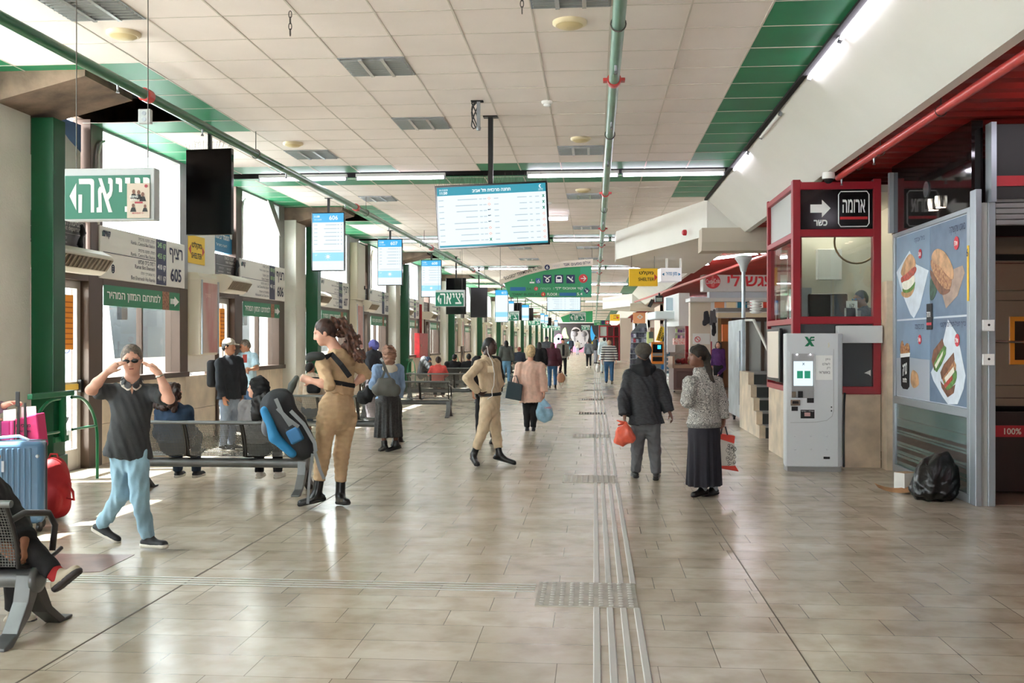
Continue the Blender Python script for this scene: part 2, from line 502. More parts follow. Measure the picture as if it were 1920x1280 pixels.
        for a in range(3):
            b, c = (a + 1) % 3, (a + 2) % 3
            s0 = [slice(None)] * 3; s1 = [slice(None)] * 3; s0[a] = slice(0, -1); s1[a] = slice(1, None)
            A0, A1 = ins[tuple(s0)], ins[tuple(s1)]
            E = np.argwhere(A0 != A1); E = E[(E[:, b] > 0) & (E[:, c] > 0) & (E[:, b] < n[b] - 1) & (E[:, c] < n[c] - 1)]
            if not len(E): continue
            sg = A0[tuple(E.T)]
            def I(db, dc):
                q = E.copy(); q[:, b] -= db; q[:, c] -= dc; return idx[tuple(q.T)]
            Q = np.stack([I(1, 1), I(0, 1), I(0, 0), I(1, 0)], 1)
            Q[~sg] = Q[~sg][:, ::-1]
            F.append(Q)
        F = np.concatenate(F); F = F[(F >= 0).all(1)]
        for _ in range(smooth):
            S_ = np.zeros_like(V); N_ = np.zeros(len(V))
            for i in range(4):
                np.add.at(S_, F[:, i], V[F[:, (i + 1) % 4]] + V[F[:, i - 1]]); np.add.at(N_, F[:, i], 2)
            V = V * .4 + .6 * S_ / np.maximum(N_, 1)[:, None]
        return V, F
    def build(s, name, mat, parent=None, **kw):
        V, F = s.mesh(**kw)
        me = bpy.data.meshes.new(name); me.from_pydata(V.tolist(), [], F.tolist())
        me.polygons.foreach_set('use_smooth', [True] * len(F)); me.update()
        return link_mesh(name, me, mat, parent, True)
# ================================================================= SETTING
ZC = 4.365            # ceiling height
P = 10.4              # length of one structural bay
XW = -6.43            # face of the left wall
NB = 13
YEND = 150.0
def floor_mat():
    m = bpy.data.materials.new('stone_floor'); m.use_nodes = True
    nt = m.node_tree; L = nt.links.new; b = nt.nodes['Principled BSDF']
    tc = nt.nodes.new('ShaderNodeTexCoord')
    br = nt.nodes.new('ShaderNodeTexBrick')
    br.inputs['Scale'].default_value = 1.0
    br.inputs['Brick Width'].default_value = 0.62; br.inputs['Row Height'].default_value = 0.31
    br.inputs['Mortar Size'].default_value = 0.0022; br.inputs['Mortar Smooth'].default_value = .2
    br.offset = 0.37; br.offset_frequency = 3; br.squash = 0.8; br.squash_frequency = 5
    br.inputs['Color1'].default_value = rgb((184, 172, 155)); br.inputs['Color2'].default_value = rgb((200, 189, 173))
    br.inputs['Mortar'].default_value = rgb((108, 96, 82)); br.inputs['Bias'].default_value = 0.0
    L(tc.outputs['Object'], br.inputs['Vector'])
    n1 = nt.nodes.new('ShaderNodeTexNoise'); n1.inputs['Scale'].default_value = 1.1; n1.inputs['Detail'].default_value = 8; n1.inputs['Roughness'].default_value = .65
    mp = nt.nodes.new('ShaderNodeMapping'); mp.inputs['Scale'].default_value = (1.0, 1.5, 1)
    L(tc.outputs['Object'], mp.inputs[0]); L(mp.outputs[0], n1.inputs['Vector'])
    r1 = nt.nodes.new('ShaderNodeValToRGB'); r1.color_ramp.elements[0].position = .3; r1.color_ramp.elements[1].position = .75
    r1.color_ramp.elements[0].color = rgb((226, 220, 212)); r1.color_ramp.elements[1].color = (1, 1, 1, 1)
    L(n1.outputs[0], r1.inputs[0])
    mx = nt.nodes.new('ShaderNodeMix'); mx.data_type = 'RGBA'; mx.blend_type = 'MULTIPLY'; mx.inputs[0].default_value = 1
    L(br.outputs['Color'], mx.inputs[6]); L(r1.outputs[0], mx.inputs[7])
    n2 = nt.nodes.new('ShaderNodeTexNoise'); n2.inputs['Scale'].default_value = 4.5; n2.inputs['Detail'].default_value = 3
    L(tc.outputs['Object'], n2.inputs['Vector'])
    r2 = nt.nodes.new('ShaderNodeValToRGB'); r2.color_ramp.elements[0].position = .25; r2.color_ramp.elements[1].position = .55
    r2.color_ramp.elements[0].color = rgb((216, 210, 202)); r2.color_ramp.elements[1].color = (1, 1, 1, 1)
    L(n2.outputs[0], r2.inputs[0])
    mx2 = nt.nodes.new('ShaderNodeMix'); mx2.data_type = 'RGBA'; mx2.blend_type = 'MULTIPLY'; mx2.inputs[0].default_value = .8
    L(mx.outputs[2], mx2.inputs[6]); L(r2.outputs[0], mx2.inputs[7])
    L(mx2.outputs[2], b.inputs['Base Color'])
    rr = nt.nodes.new('ShaderNodeMapRange'); rr.inputs[3].default_value = .16; rr.inputs[4].default_value = .3
    L(n1.outputs[0], rr.inputs[0]); L(rr.outputs[0], b.inputs['Roughness'])
    b.inputs['Specular IOR Level'].default_value = .6
    bp = nt.nodes.new('ShaderNodeBump'); bp.inputs['Strength'].default_value = .04; bp.inputs['Distance'].default_value = .004
    L(n1.outputs[0], bp.inputs['Height']); L(bp.outputs[0], b.inputs['Normal'])
    return m
B = MB(); B.box(-6.7, 12, -9, YEND + 2, -.2, 0)
struct(B.build('floor', floor_mat()), 'polished beige stone floor of the hall', 'floor')
M_asph = MAT('platform_concrete', (206, 203, 197), .9, var=.1, vs=.6)
B = MB(); B.box(-60, -6.7, -30, YEND + 30, -.25, -.05)
struct(B.build('ground', M_asph), 'pale concrete bus apron outside the windows', 'ground')
# red-brown stone inlay in the floor and the dark joint along the hall
B = MB(); a = [fl(100, 1056), fl(255, 1038), fl(175, 1078), fl(60, 1078)]
a = [Vector((p.x, p.y, .0)) for p in (fl(58, 1064), fl(110, 1038), fl(252, 1040), fl(188, 1072), fl(62, 1076))]
B.poly3([p + Vector((0, 0, .0025)) for p in a], Z3, .002)
struct(B.build('floor_inlay', MAT('porphyry', (132, 102, 94), .3, var=.12)), 'dark red stone inlay set in the floor', 'floor')
B = MB(); B.box(-2.706, -2.694, -5, YEND, 0, .0015); B.box(1.05, 1.058, -5, YEND, 0, .0015)
struct(B.build('floor_joint', MAT('joint', (96, 84, 72), .8)), 'dark movement joint along the floor', 'floor')

# ---- ceiling: cells of 0.66 x 0.65 m, green panels round the column openings, along both walls and beside the light slots
xs = [2.19, 1.46] + [1.46 - .66 * i for i in range(1, 13)]
def cellkind(xc, j):
    """j counts rows from y=9.55; 16 rows to a bay"""
    jj = j % 16
    if jj == 10: return 's'
    if jj in (9, 11): return 'g' if not (xc > -3.2 and xc < -1.9 and jj == 9 and j < 16) else 'c'
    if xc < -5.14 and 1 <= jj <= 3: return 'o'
    if xc < -4.48 and 0 <= jj <= 4: return 'g'
    if xc < -5.8: return 'g'
    if xc > 1.46:
        y = 9.55 + .65 * j
        if y < 19.3 or 31 < y < 58 or y > 70: return 'g'
    return 'c'
B = MB(); G = MB()
rows = range(-28, int((YEND - 9.55) / .65) + 1)
for j in rows:
    y0 = 9.55 + .65 * j; y1 = y0 + .65
    for i in range(len(xs) - 1):
        xa, xb = xs[i + 1], xs[i]; k = cellkind((xa + xb) / 2, j)
        if k == 'o':
            B.box(xa, xb, y0, y1, ZC + .3, ZC + .32, 2); continue  # near-black lid paints in the darkness of the void above the opening
        if k == 's':
            B.box(xa, xb, y0 + .5, y1, ZC, ZC + .02, 1)
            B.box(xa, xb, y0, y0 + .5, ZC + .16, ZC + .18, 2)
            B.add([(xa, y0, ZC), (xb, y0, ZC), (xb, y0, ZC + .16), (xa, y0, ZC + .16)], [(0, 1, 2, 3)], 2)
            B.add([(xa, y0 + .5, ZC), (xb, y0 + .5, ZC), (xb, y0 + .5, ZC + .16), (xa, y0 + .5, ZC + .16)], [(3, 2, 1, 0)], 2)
        else:
            B.add([(xa, y0, ZC), (xb, y0, ZC), (xb, y1, ZC), (xa, y1, ZC)], [(0, 3, 2, 1)], 1 if k == 'g' else 0)
        if k != 's':
            G.box(xa, xb, y0 - .009, y0 + .009, ZC - .004, ZC + .004)
        jj = j % 16
        if not (k == 's'): G.box(xb - .009, xb + .009, y0, y1, ZC - .005, ZC + .004)
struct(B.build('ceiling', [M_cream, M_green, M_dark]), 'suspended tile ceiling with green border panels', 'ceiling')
struct(G.build('trim_1', M_tbar), 'thin metal grid holding the ceiling tiles', 'ceiling grid')
B = MB(); B.box(-7.2, 9.5, -9, YEND + 2, 5.2, 5.4); B.box(-7.2, -6.5, -9, YEND + 2, 4.9, 5.2); B.box(-6.62, -6.5, -9, YEND + 2, 4.44, 4.9); B.box(9.3, 9.5, -9, 46, -.1, 5.2); B.box(9.3, 9.5, 46, YEND, 3.8, 5.2)
struct(B.build('roof_slab', M_conc), 'concrete roof slab above the ceiling', 'ceiling')

# ---- far mural wall
B = MB(); B.box(-7, 9.5, YEND, YEND + .3, 0, 5.2)
struct(B.build('wall_back', MAT('mural_black', (26, 24, 28), .7)), 'black painted wall closing the far end of the hall', 'wall')
mur = T('graffiti_mural', 'graffiti mural of a pale mask face with pink and blue swirls', 'mural', (0, YEND - .02, 0))
ym = YEND - .03
def mp(px, py): return onY(px, py, ym)
def blob(pts, name, mat, par):
    out = []; n = len(pts)
    for i in range(n):
        for k in range(5):
            u = k / 5; p0, p1, p2, p3 = pts[i - 1], pts[i], pts[(i + 1) % n], pts[(i + 2) % n]
            out.append(tuple(.5 * (2 * p1[c] + (-p0[c] + p2[c]) * u + (2 * p0[c] - 5 * p1[c] + 4 * p2[c] - p3[c]) * u * u + (-p0[c] + 3 * p1[c] - 3 * p2[c] + p3[c]) * u ** 3) for c in (0, 1)))
    b = MB(); b.poly3([mp(*p) for p in out], (0, -1, 0), .02); return b.build(name, mat, par)
blob([(1072, 618), (1078, 613), (1086, 616), (1090, 622), (1096, 617), (1102, 622), (1104, 632), (1100, 642), (1095, 650), (1088, 656), (1080, 652), (1074, 642), (1070, 630)], 'pale_face', MAT('mural_grey', (150, 148, 150), .7, var=.1, vs=.8), mur)
for e in ((1078, 626), (1095, 626)):
    b = MB(); c = mp(*e); b.lathe([(.02, 0), (.42, .02), (.42, .05)], c + Vector((0, -.06, 0)), 20, axis=(0, 1, 0)); b.build('painted_eye', MAT('mural_mid', (98, 96, 100), .7), mur)
ym -= .03
for e in ((1084, 644), (1090, 644)): blob([(e[0] - 1.2, e[1]), (e[0], e[1] - .9), (e[0] + 1.2, e[1]), (e[0], e[1] + .7)], 'painted_nostril', M_dark, mur)
blob([(1072, 620), (1080, 616), (1087, 619), (1083, 622), (1078, 621)], 'painted_brow', M_dark, mur); blob([(1078, 641), (1079, 634), (1077, 630), (1076, 636)], 'painted_drip', MAT('mural_mid', (98, 96, 100), .7), mur); blob([(1097, 641), (1098, 634), (1096, 630), (1095, 636)], 'painted_drip', MAT('mural_mid', (98, 96, 100), .7), mur)
blob([(1043, 633), (1048, 630), (1052, 634), (1049, 640), (1044, 639)], 'white_ring', M_paper, mur); blob([(1045, 634), (1048, 632.5), (1050, 635), (1048, 638), (1045.5, 637.5)], 'blue_centre', MAT('mural_blue', (40, 140, 196), .7), mur)
ym += .03
blob([(1070, 640), (1078, 648), (1088, 652), (1098, 647), (1104, 640), (1108, 650), (1105, 659), (1072, 659)], 'pink_swirl', MAT('mural_pink', (206, 130, 160), .7, var=.12, vs=1), mur)
blob([(1036, 640), (1043, 628), (1050, 626), (1056, 632), (1052, 646), (1044, 656), (1036, 656)], 'magenta_swirl', MAT('mural_mag', (206, 92, 150), .7, var=.25, vs=1), mur)
blob([(1109, 610), (1112, 622), (1118, 632), (1122, 640), (1122, 652), (1114, 648), (1108, 634), (1107, 620)], 'blue_swirl', MAT('mural_blue', (40, 140, 196), .7, var=.2, vs=1), mur)
blob([(1054, 622), (1060, 614), (1063, 626), (1066, 634), (1058, 634), (1055, 642)], 'lime_flash', MAT('mural_lime', (150, 206, 120), .7), mur)
blob([(1110, 640), (1116, 634), (1119, 630), (1118, 640), (1110, 650)], 'yellow_flash', MAT('mural_yel', (238, 206, 70), .7), mur)
blob([(1060, 648), (1066, 640), (1070, 648), (1070, 657), (1062, 657)], 'sky_flash', MAT('mural_sky', (90, 190, 220), .7), mur)

# ---- left wall: pillars, posts, openings
M_dado = MAT('dado_stone', (214, 196, 172), .3, var=.12, vs=2.2)
M_beam = M_conc
wall = MB(); dado = MB(); pil = MB(); hau = MB()
for k in range(-1, NB + 1):
    o = k * P
    pil.box(-7.1, -6.12, 9.7 + o, 10.4 + o, 0, 4.1)
    # haunch under the roof: sloping concrete corbel in the ceiling opening
    hau.prism([(-7.1, 4.1), (-6.12, 4.06), (-5.16, 4.3), (-5.16, 5.0), (-7.1, 5.0)], 1, 9.75 + o, 10.8 + o)
    hau.box(-7.1, -6.43, 10.4 + o, 11.4 + o, 3.75, 4.1)
    # walls between openings
    wall.box(-6.62, XW, 10.4 + o, 10.75 + o, 0, 4.5)
    wall.box(-6.62, XW + .02, 15.2 + o, 16.45 + o, 1.1, 4.5)
    wall.box(-6.55, XW, 10.75 + o, 12.12 + o, 2.5, 2.62)
    wall.box(-6.55, XW, 16.45 + o, 17.25 + o, 2.4, 2.52)
    for a, b in ((12.46, 15.2), (15.2, 16.45), (17.62, 20.1)):
        n = max(1, round((b - a) / .85)); w_ = (b - a) / n
        for i in range(n):
            for z0, z1 in ((0, .52), (.525, 1.05)):
                dado.box(-6.6, XW + .03, a + o + i * w_ + .003, a + o + (i + 1) * w_ - .003, z0, z1)
struct(pil.build('pillar', M_plaster), 'white rendered pillars of the left wall', 'pillar')
struct(hau.build('beam_haunch', M_conc), 'raw concrete haunches in the ceiling openings', 'beam')
struct(wall.build('wall_left', M_white), 'white piers of the left wall', 'wall')
struct(dado.build('baseboard_left', M_dado), 'polished beige stone dado under the windows', 'wall')
posts = []
bp = T('green_post', 'nearest green steel post, standing by the blue suitcase', 'post', (-5.99, 10.525, 0), 0, 'green steel posts along the left wall')
MB().box(-6.118, -5.86, 10.4, 10.65, 0, 4.04).build('shaft', M_postgreen, bp, bevel=.008)
MB().box(-6.118, -5.84, 10.402, 10.67, 0, .35).build('base_plinth', M_postgreen, bp, bevel=.01)
for k in range(1, NB + 1):
    dup(bp, (0, k * P, 0), ORD[k] + ' green steel post from the camera along the left wall')

M_doorwhite = MAT('door_silver', (196, 190, 182), .35, metal=.4)
M_orange = MAT('orange_notice', (250, 158, 40), .6)
M_yellow = MAT('yellow_strip', (236, 196, 90), .5)
wn = 0
def opening(o, B0, d0, d1, m1, w0, w1, mr, idx):
    """door leaf d0..d1, mullion to m1, window w0..w1, right mullion to mr"""
    global wn
    wn += 1
    dr = T('door_%d' % wn, 'aluminium glazed exit door %s from the camera on the left wall' % ORD[min(wn - 1, 15)], 'door', (XW, (d0 + d1) / 2 + o, 0)); dr['kind'] = 'structure'
    b = MB(); y0, y1 = d0 + o, d1 + o
    for (a, c, e, f) in ((y0, y0 + .09, 0, 2.36), (y1 - .09, y1, 0, 2.36), (y0, y1, 2.26, 2.36), (y0, y1, 0, .26), (y0, y1, .98, 1.1)):
        b.box(-6.53, -6.47, a, c, e, f)
    b.build('leaf_frame', M_doorwhite, dr, bevel=.004)
    MB().box(-6.505, -6.495, y0 + .09, y1 - .09, .26, 2.26).build('door_glass', M_glass, dr)
    MB().box(-6.475, -6.455, y0 + .05, y1 - .05, 1.0, 1.07).build('push_bar_label', M_yellow, dr)
    MB().box(-6.47, -6.42, y1 - .08, y1 - .02, .96, 1.12).build('lock_case', M_black, dr, bevel=.004)
    b = MB()
    b.box(-6.6, -6.36, y0 - .08, y0, 0, 2.44); b.box(-6.6, -6.36, y1, m1 + o, 0, 2.44); b.box(-6.6, -6.36, y0, y1, 2.36, 2.46)
    b.build('door_jamb', M_brown, dr, bevel=.005)
    if wn <= 4:
        MB().box(-6.494, -6.49, y1 - .38, y1 - .14, 1.5, 2.18).build('orange_notice', M_orange, dr)
        lines = MB()
        for i in range(9): lines.box(-6.489, -6.487, y1 - .36 + .02 * (i % 2), y1 - .16, 1.56 + i * .065, 1.575 + i * .065)
        lines.build('printed_lines', MAT('print_brown', (190, 96, 30), .7), dr)
    # windows
    wi = T('window_%d' % wn, 'brown framed window bay %s from the camera on the left wall' % ORD[min(wn - 1, 15)], 'window', (XW, (w0 + w1) / 2 + o, 1.05)); wi['kind'] = 'structure'
    a, c = w0 + o, w1 + o
    b = MB()
    b.box(-6.6, -6.36, m1 + o - .3, a, 2.44, 4.42); b.box(-6.6, -6.36, m1 + o - .02, a, 1.05, 2.44)
    b.box(-6.6, -6.36, c, mr + o, 1.05, 2.42)
    b.box(-6.6, -6.33, m1 + o, mr + o, 1.05, 1.13); b.box(-6.6, -6.36, a, c, 2.33, 2.42)
    b.box(-6.55, -6.46, a + (c - a) * .55, a + (c - a) * .55 + .05, 1.13, 2.33)
    b.build('window_frame', M_brown, wi, bevel=.005)
    b = MB(); b.box(-6.6, -6.36, c, mr + o, 2.42, 4.42); b.box(-6.6, -6.36, a, c, 3.02, 3.1); b.box(-6.6, -6.36, a, mr + o, 4.33, 4.42)
    if B0: b.prism([(c - .75, 4.36), (c + .05, 3.72), (c + .05, 3.95), (c - .45, 4.36)], 0, -6.58, -6.34)
    b.build('upper_frame', M_greyal, wi, bevel=.004)
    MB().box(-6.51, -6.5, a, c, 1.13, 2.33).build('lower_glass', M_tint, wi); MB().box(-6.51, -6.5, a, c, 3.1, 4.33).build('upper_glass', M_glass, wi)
    return dr, wi
for k in range(-1, NB):
    o = k * P
    opening(o, 0, 11.0, 12.12, 12.46, 12.48, 14.9, 15.2, 0)
    opening(o, 1, 16.53, 17.25, 17.62, 17.64, 19.75, 20.1, 1)
B = MB(); B.box(-6.62, XW, -9, -.8, 0, 4.5)
struct(B.build('wall_side', M_white), 'plain white wall behind the camera', 'wall')

# ---- right hand soffit, bulges, red ceiling
M_soff = MAT('soffit_paint', (226, 224, 216), .55, var=.015, vs=1)
M_beige = MAT('beige_paint', (196, 184, 166), .6)
B = MB()
def soffit(y0, y1):
    B.prism([(2.19, ZC), (2.9, 3.715), (3.0, 3.715), (3.0, 3.9), (2.3, 4.55), (2.19, 4.55)], 1, y0, y1)
soffit(-9, 19.7); soffit(30.5, 58); soffit(69, YEND)
struct(B.build('soffit', M_soff), 'white sloping soffit along the right edge of the ceiling', 'ceiling')
B = MB()
for y in (19.7, 58.0):
    for pl in ([(2.19, y), (.55, y + 5.5), (.55, y + 6.8), (2.19, y + 10.8)],):
        n = len(pl)
        vs = [(p[0], p[1], 3.66) for p in pl] + [(p[0], p[1], ZC) for p in pl]
        B.add(vs, [(0, 1, 5, 4), (1, 2, 6, 5), (2, 3, 7, 6), (3, 2, 1, 0)])
        B.add([(2.19, y + 10.8, 3.66), (2.19, y, 3.66), (3.0, y, 3.66), (3.0, y + 10.8, 3.66)], [(0, 3, 2, 1)])
        B.prism([(2.19, ZC), (2.19, 3.66), (2.95, 3.66), (2.9, 3.72)], 1, y - .02, y)
struct(B.build('wall_bulkhead', M_soff), 'white angled bulkhead stepping out under the ceiling', 'ceiling')
B = MB()
for y in (19.55, 57.8): B.prism([(y, 3.8), (y + .7, 3.8), (y + .7, 3.36), (y + .08, 3.36), (y, 3.52)], 0, 2.08, 9.3)
struct(B.build('beam_right', M_beige), 'beige beam crossing the right side', 'beam')
B = MB()
ny = int((YEND + 9) / .09)
vs = []; 
for i in range(ny + 1):
    y = -9 + i * .09; z = 3.80 + (.03 if (i // 2) % 2 else 0)
    vs += [(2.99, y, z), (9.4, y, z)]
B.add(vs, [(2 * i, 2 * i + 1, 2 * i + 3, 2 * i + 2) for i in range(ny)])
struct(B.build('ceiling_right', M_redceil), 'dark red corrugated ceiling over the shops', 'ceiling')
B = MB()
B.box(-6.6, 9.4, -9.2, -9, 2.1, 5.2); B.box(.4, 9.4, -9.2, -9, 0, 2.1); B.box(-6.6, -3.2, -9.2, -9, 0, 2.1)  # unseen wall, its opening narrowed to hold back light on the foreground
struct(B.build('wall_front', M_white), 'unseen white wall behind the camera, its opening shaped for the light', 'wall')

# ---- tactile paving
M_strip = MAT('tactile_steel', (196, 194, 188), .42, metal=.45)
M_plate = MAT('tactile_plate', (172, 166, 152), .4, metal=.5, var=.1, vs=8)
sx = [-.0 + .01, .095, .18, .262]
yp = [6.02 + 5.3 * i for i in range(0, 26)]
B = MB()
edges = [-4.0] + yp + [YEND]
for i in range(len(edges) - 1):
    y0 = edges[i] + (.6 if i else 0) + .005; y1 = edges[i + 1] - .005
    for x in (.015, .095, .175, .255):
        B.prism([(x - .02, 0), (x - .015, .006), (x + .015, .006), (x + .02, 0)], 1, y0, y1)
tag(B.build('tactile_guide_strip', M_strip), 'four parallel steel guide strips running down the floor of the hall', 'tactile strip')
B = MB()
for i in range(4): B.box(-6.0, -.38, 6.36 + i * .06, 6.385 + i * .06, 0, .004)
tag(B.build('tactile_guide_strip', M_strip), 'four thin steel strips running across the floor to the nearest tactile plate', 'tactile strip')
def plate(y, n, dots):
    b = MB(); b.box(-.36, .265, y, y + .6, 0, .006)
    o = b.build('tactile_plate', M_plate, None)
    tag(o, n, 'tactile plate', 'studded tactile plates on the guide strip')
    if dots:
        d = MB()
        for i in range(10):
            for j in range(10):
                d.lathe([(.017, 0), (.013, .004), (.006, .005)], (-.32 + i * .0605, y + .03 + j * .06, .0055), 10)
        q = d.build('stud_pattern', M_strip, o)
    else:
        d = MB()
        for i in range(10):
            for j in range(10): d.box(-.335 + i * .0605, -.3 + i * .0605, y + .015 + j * .06, y + .04 + j * .06, .0055, .009)
        q = d.build('stud_pattern', MAT('stud_dark', (84, 80, 74), .5, metal=.4), o)
for i, y in enumerate(yp[:9]):
    plate(y, (ORD[i] if i else 'nearest') + ' studded steel tactile plate ' + ('from the camera, on the guide strip' if i else 'at the front of the guide strip'), i < 3)
# ================================================================= PIPES
B = MB(); p0, p1 = Vector((-4.62, 3.0, 4.1)), Vector((-3.7, 52, 3.93))
d_ = p1 - p0
pl = T('sprinkler_pipe', 'green sprinkler pipe running under the left side of the ceiling', 'pipe', p0)
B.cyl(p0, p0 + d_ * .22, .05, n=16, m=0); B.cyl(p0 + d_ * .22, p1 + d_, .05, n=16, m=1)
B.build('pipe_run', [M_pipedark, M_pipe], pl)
for t in (.137, .305, .46, .62, .8):
    c = p0 + d_ * t; MB().cyl(c - d_ * .0012, c + d_ * .0012, .068, n=16).build('red_coupling', M_redpipe, pl)
for t in (.065, .125, .165, .225, .29, .36, .43, .5):
    c = p0 + d_ * t; b = MB()
    b.cyl(c + Vector((0, 0, -.045)), c + Vector((0, 0, -.09)), .014, .01, n=8); b.cyl(c + Vector((0, 0, -.09)), c + Vector((0, 0, -.12)), .006, .02, n=8)
    b.build('sprinkler_head', M_gal, pl)
for t in (.08, .2, .32, .44, .56, .68):
    c = p0 + d_ * t; b = MB()
    b.tube([c + Vector((math.sin(a) * .058, 0, -math.cos(a) * .058)) for a in [i * PI / 10 for i in range(-10, 10)]], .006, 6, closed=True)
    b.cyl(c + Vector((0, 0, .058)), (c.x, c.y, ZC), .006, n=6); b.build('hanger_ring', M_wire, pl)
pr = T('sprinkler_pipe', 'pale green sprinkler pipe running down the middle of the ceiling', 'pipe', (.19, -4, 4.1))
MB().cyl((.19, -4, 4.1), (.19, YEND - 1, 4.1), .052, n=16).build('pipe_run', M_pipe, pr)
for y in (9.6, 16.9, 22.2, 26, 31, 36.5, 44, 52):
    b = MB(); b.cyl((.19, y - .05, 4.1), (.19, y + .05, 4.1), .068, n=16)
    for s in (-1, 1): b.box(.19 + s * .085 - .02, .19 + s * .085 + .02, y - .045, y + .045, 4.085, 4.115)
    b.build('red_coupling', M_redpipe, pr, bevel=.003)
for y in (8.9, 11.2, 13.6, 18.4, 20.5, 24.2, 28, 33): 
    b = MB(); b.cyl((.19, y, 4.05), (.19, y, 4.0), .013, n=8); b.cyl((.19, y, 4.0), (.19, y, 3.97), .006, .02, n=8); b.build('sprinkler_head', M_gal, pr)
for y in (7.9, 12.1, 19, 25, 33.5, 41): 
    b = MB(); b.tube([(.19 + .06 * math.sin(a), y, 4.1 + .06 * math.cos(a)) for a in [i * PI / 8 for i in range(16)]], .006, 6, closed=True); b.cyl((.19, y, 4.16), (.19, y, ZC), .006, n=6); b.build('hanger_ring', M_wire, pr)
rp = T('sprinkler_pipe', 'red sprinkler pipe under the red ceiling in front of the food shop', 'pipe', (3.1, 3, 3.64))
b = MB(); b.cyl((3.12, 2.5, 3.66), (3.06, 12.85, 3.66), .04, n=14); b.build('pipe_run', M_redpipe, rp)
for y in (9.2, 11.1, 12.0): 
    b = MB(); b.tube([(3.09 + .048 * math.sin(a), y, 3.66 + .048 * math.cos(a)) for a in [i * PI / 8 for i in range(16)]], .006, 6, closed=True); b.cyl((3.09, y, 3.7), (3.09, y, 3.82), .006, n=6); b.build('hanger_ring', M_wire, rp)
for y in (11.3, 12.75):
    b = MB(); b.cyl((3.08, y, 3.625), (3.08, y, 3.57), .014, .008, n=8); b.cyl((3.08, y - .0, 3.57), (3.08, y, 3.55), .006, .018, n=8); b.build('sprinkler_head', M_gal, rp)
b = MB(); b.cyl((3.9, 22.5, 3.55), (1.9, 47, 3.45), .04, n=12); tag(b.build('sprinkler_pipe', M_redpipe), 'long pale red sprinkler pipe beyond the yellow shelter sign', 'pipe')

# ================================================================= CEILING LAMPS
M_tro = MAT('louvre_metal', (196, 200, 198), .25, metal=.7)
M_tri = MAT('lamp_recess', (150, 146, 140), .5)
def troffer(x0, x1, y0, y1, label):
    t = T('recessed_ceiling_light', label, 'ceiling light', ((x0 + x1) / 2, (y0 + y1) / 2, ZC), 0, 'recessed louvre lights in the tiled ceiling')
    b = MB(); w = .02; z0, z1 = ZC - .012, ZC - .001
    for q in ((x0, x1, y0, y0 + w), (x0, x1, y1 - w, y1), (x0, x0 + w, y0, y1), (x1 - w, x1, y0, y1)): b.box(*q, z0, z1)
    b.build('rim', M_gal, t)
    MB().box(x0 + w, x1 - w, y0 + w, y1 - w, ZC - .003, ZC - .001).build('recess', M_tri, t)
    b = MB()
    for i in range(1, 3): b.box(x0 + (x1 - x0) * i / 3 - .018, x0 + (x1 - x0) * i / 3 + .018, y0 + w, y1 - w, ZC - .03, ZC - .004)
    n = 9
    for i in range(n):
        y = y0 + w + (y1 - y0 - 2 * w) * (i + .5) / n
        b.box(x0 + w, x1 - w, y - .004, y + .004, ZC - .028, ZC - .005)
    b.build('louvre', M_tro, t)
    return t
t0 = troffer(-2.5, -1.84, 9.55, 10.2, 'recessed louvre ceiling light nearest the hanging departures screen, left of its rod')
spots = [((-2.5, 12.15), 'recessed louvre ceiling light just left of the top of the departures screen rod'), ((-4.48, 14.1), 'recessed louvre ceiling light before the first light strip on the left'),
         ((-.52, 7.6), 'recessed louvre ceiling light cut by the top edge beside the middle pipe'), ((-.52, 14.1), 'recessed louvre ceiling light beside the middle pipe, just before the first light strip'), ((-4.48, 7.6), 'recessed louvre ceiling light at the top left above the exit sign'),
         ((-4.48, 18.65), 'recessed louvre ceiling light beyond the first light strip on the left'), ((-.52, 18.65), 'recessed louvre ceiling light beyond the first light strip, by the middle pipe'), ((-2.5, 22.55), 'recessed louvre ceiling light above the departures screen bottom edge'),
         ((-.52, 23.85), 'recessed louvre ceiling light by the middle pipe before the second light strip'), ((-2.5, 29.05), 'recessed louvre ceiling light above the left arm of the green terminal sign'), ((-.52, 29.05), 'recessed louvre ceiling light above the right end of the green terminal sign'),
         ((-2.5, 33), 'recessed louvre ceiling light behind the green terminal sign on the left'), ((-.52, 33), 'recessed louvre ceiling light behind the green terminal sign near the middle pipe'), ((-2.5, 39.4), 'far recessed louvre light on the left half of the ceiling'), ((-.52, 39.4), 'far recessed louvre light by the middle pipe')]
for (x, y), l in spots: dup(t0, (x + 2.5, y - 9.55, 0), l)
M_dome = MAT('cream_plastic', (222, 206, 168), .4)
def dome(c, r, label, cat='speaker', name='ceiling_speaker'):
    t = T(name, label, cat, (c[0], c[1], ZC), 0, 'round cream fittings on the ceiling')
    MB().lathe([(r, 0), (r, -.02), (r * .82, -.035)], (c[0], c[1], ZC), 28).build('rim', M_dome, t)
    MB().lathe([(r * .82, -.03), (r * .6, -.05), (r * .2, -.055)], (c[0], c[1], ZC), 28).build('grille', MAT('cream_grille', (208, 188, 140), .5), t)
    return t
dome((-4.2, 8.62), .15, 'round cream speaker in the ceiling above the exit sign on the left')
dome((-.21, 8.64), .15, 'round cream speaker in the ceiling beside the middle pipe at the top')
dome((-.18, 13.6), .14, 'round cream speaker in the ceiling before the louvre light by the middle pipe')
dome((-4.18, 13.6), .14, 'round cream speaker in the ceiling over the black vertical screen')
dome((-.2, 18.2), .14, 'round cream speaker in the ceiling beyond the first light strip')
dome((-2.8, 20.3), .14, 'round cream speaker in the ceiling over the second vertical screen')
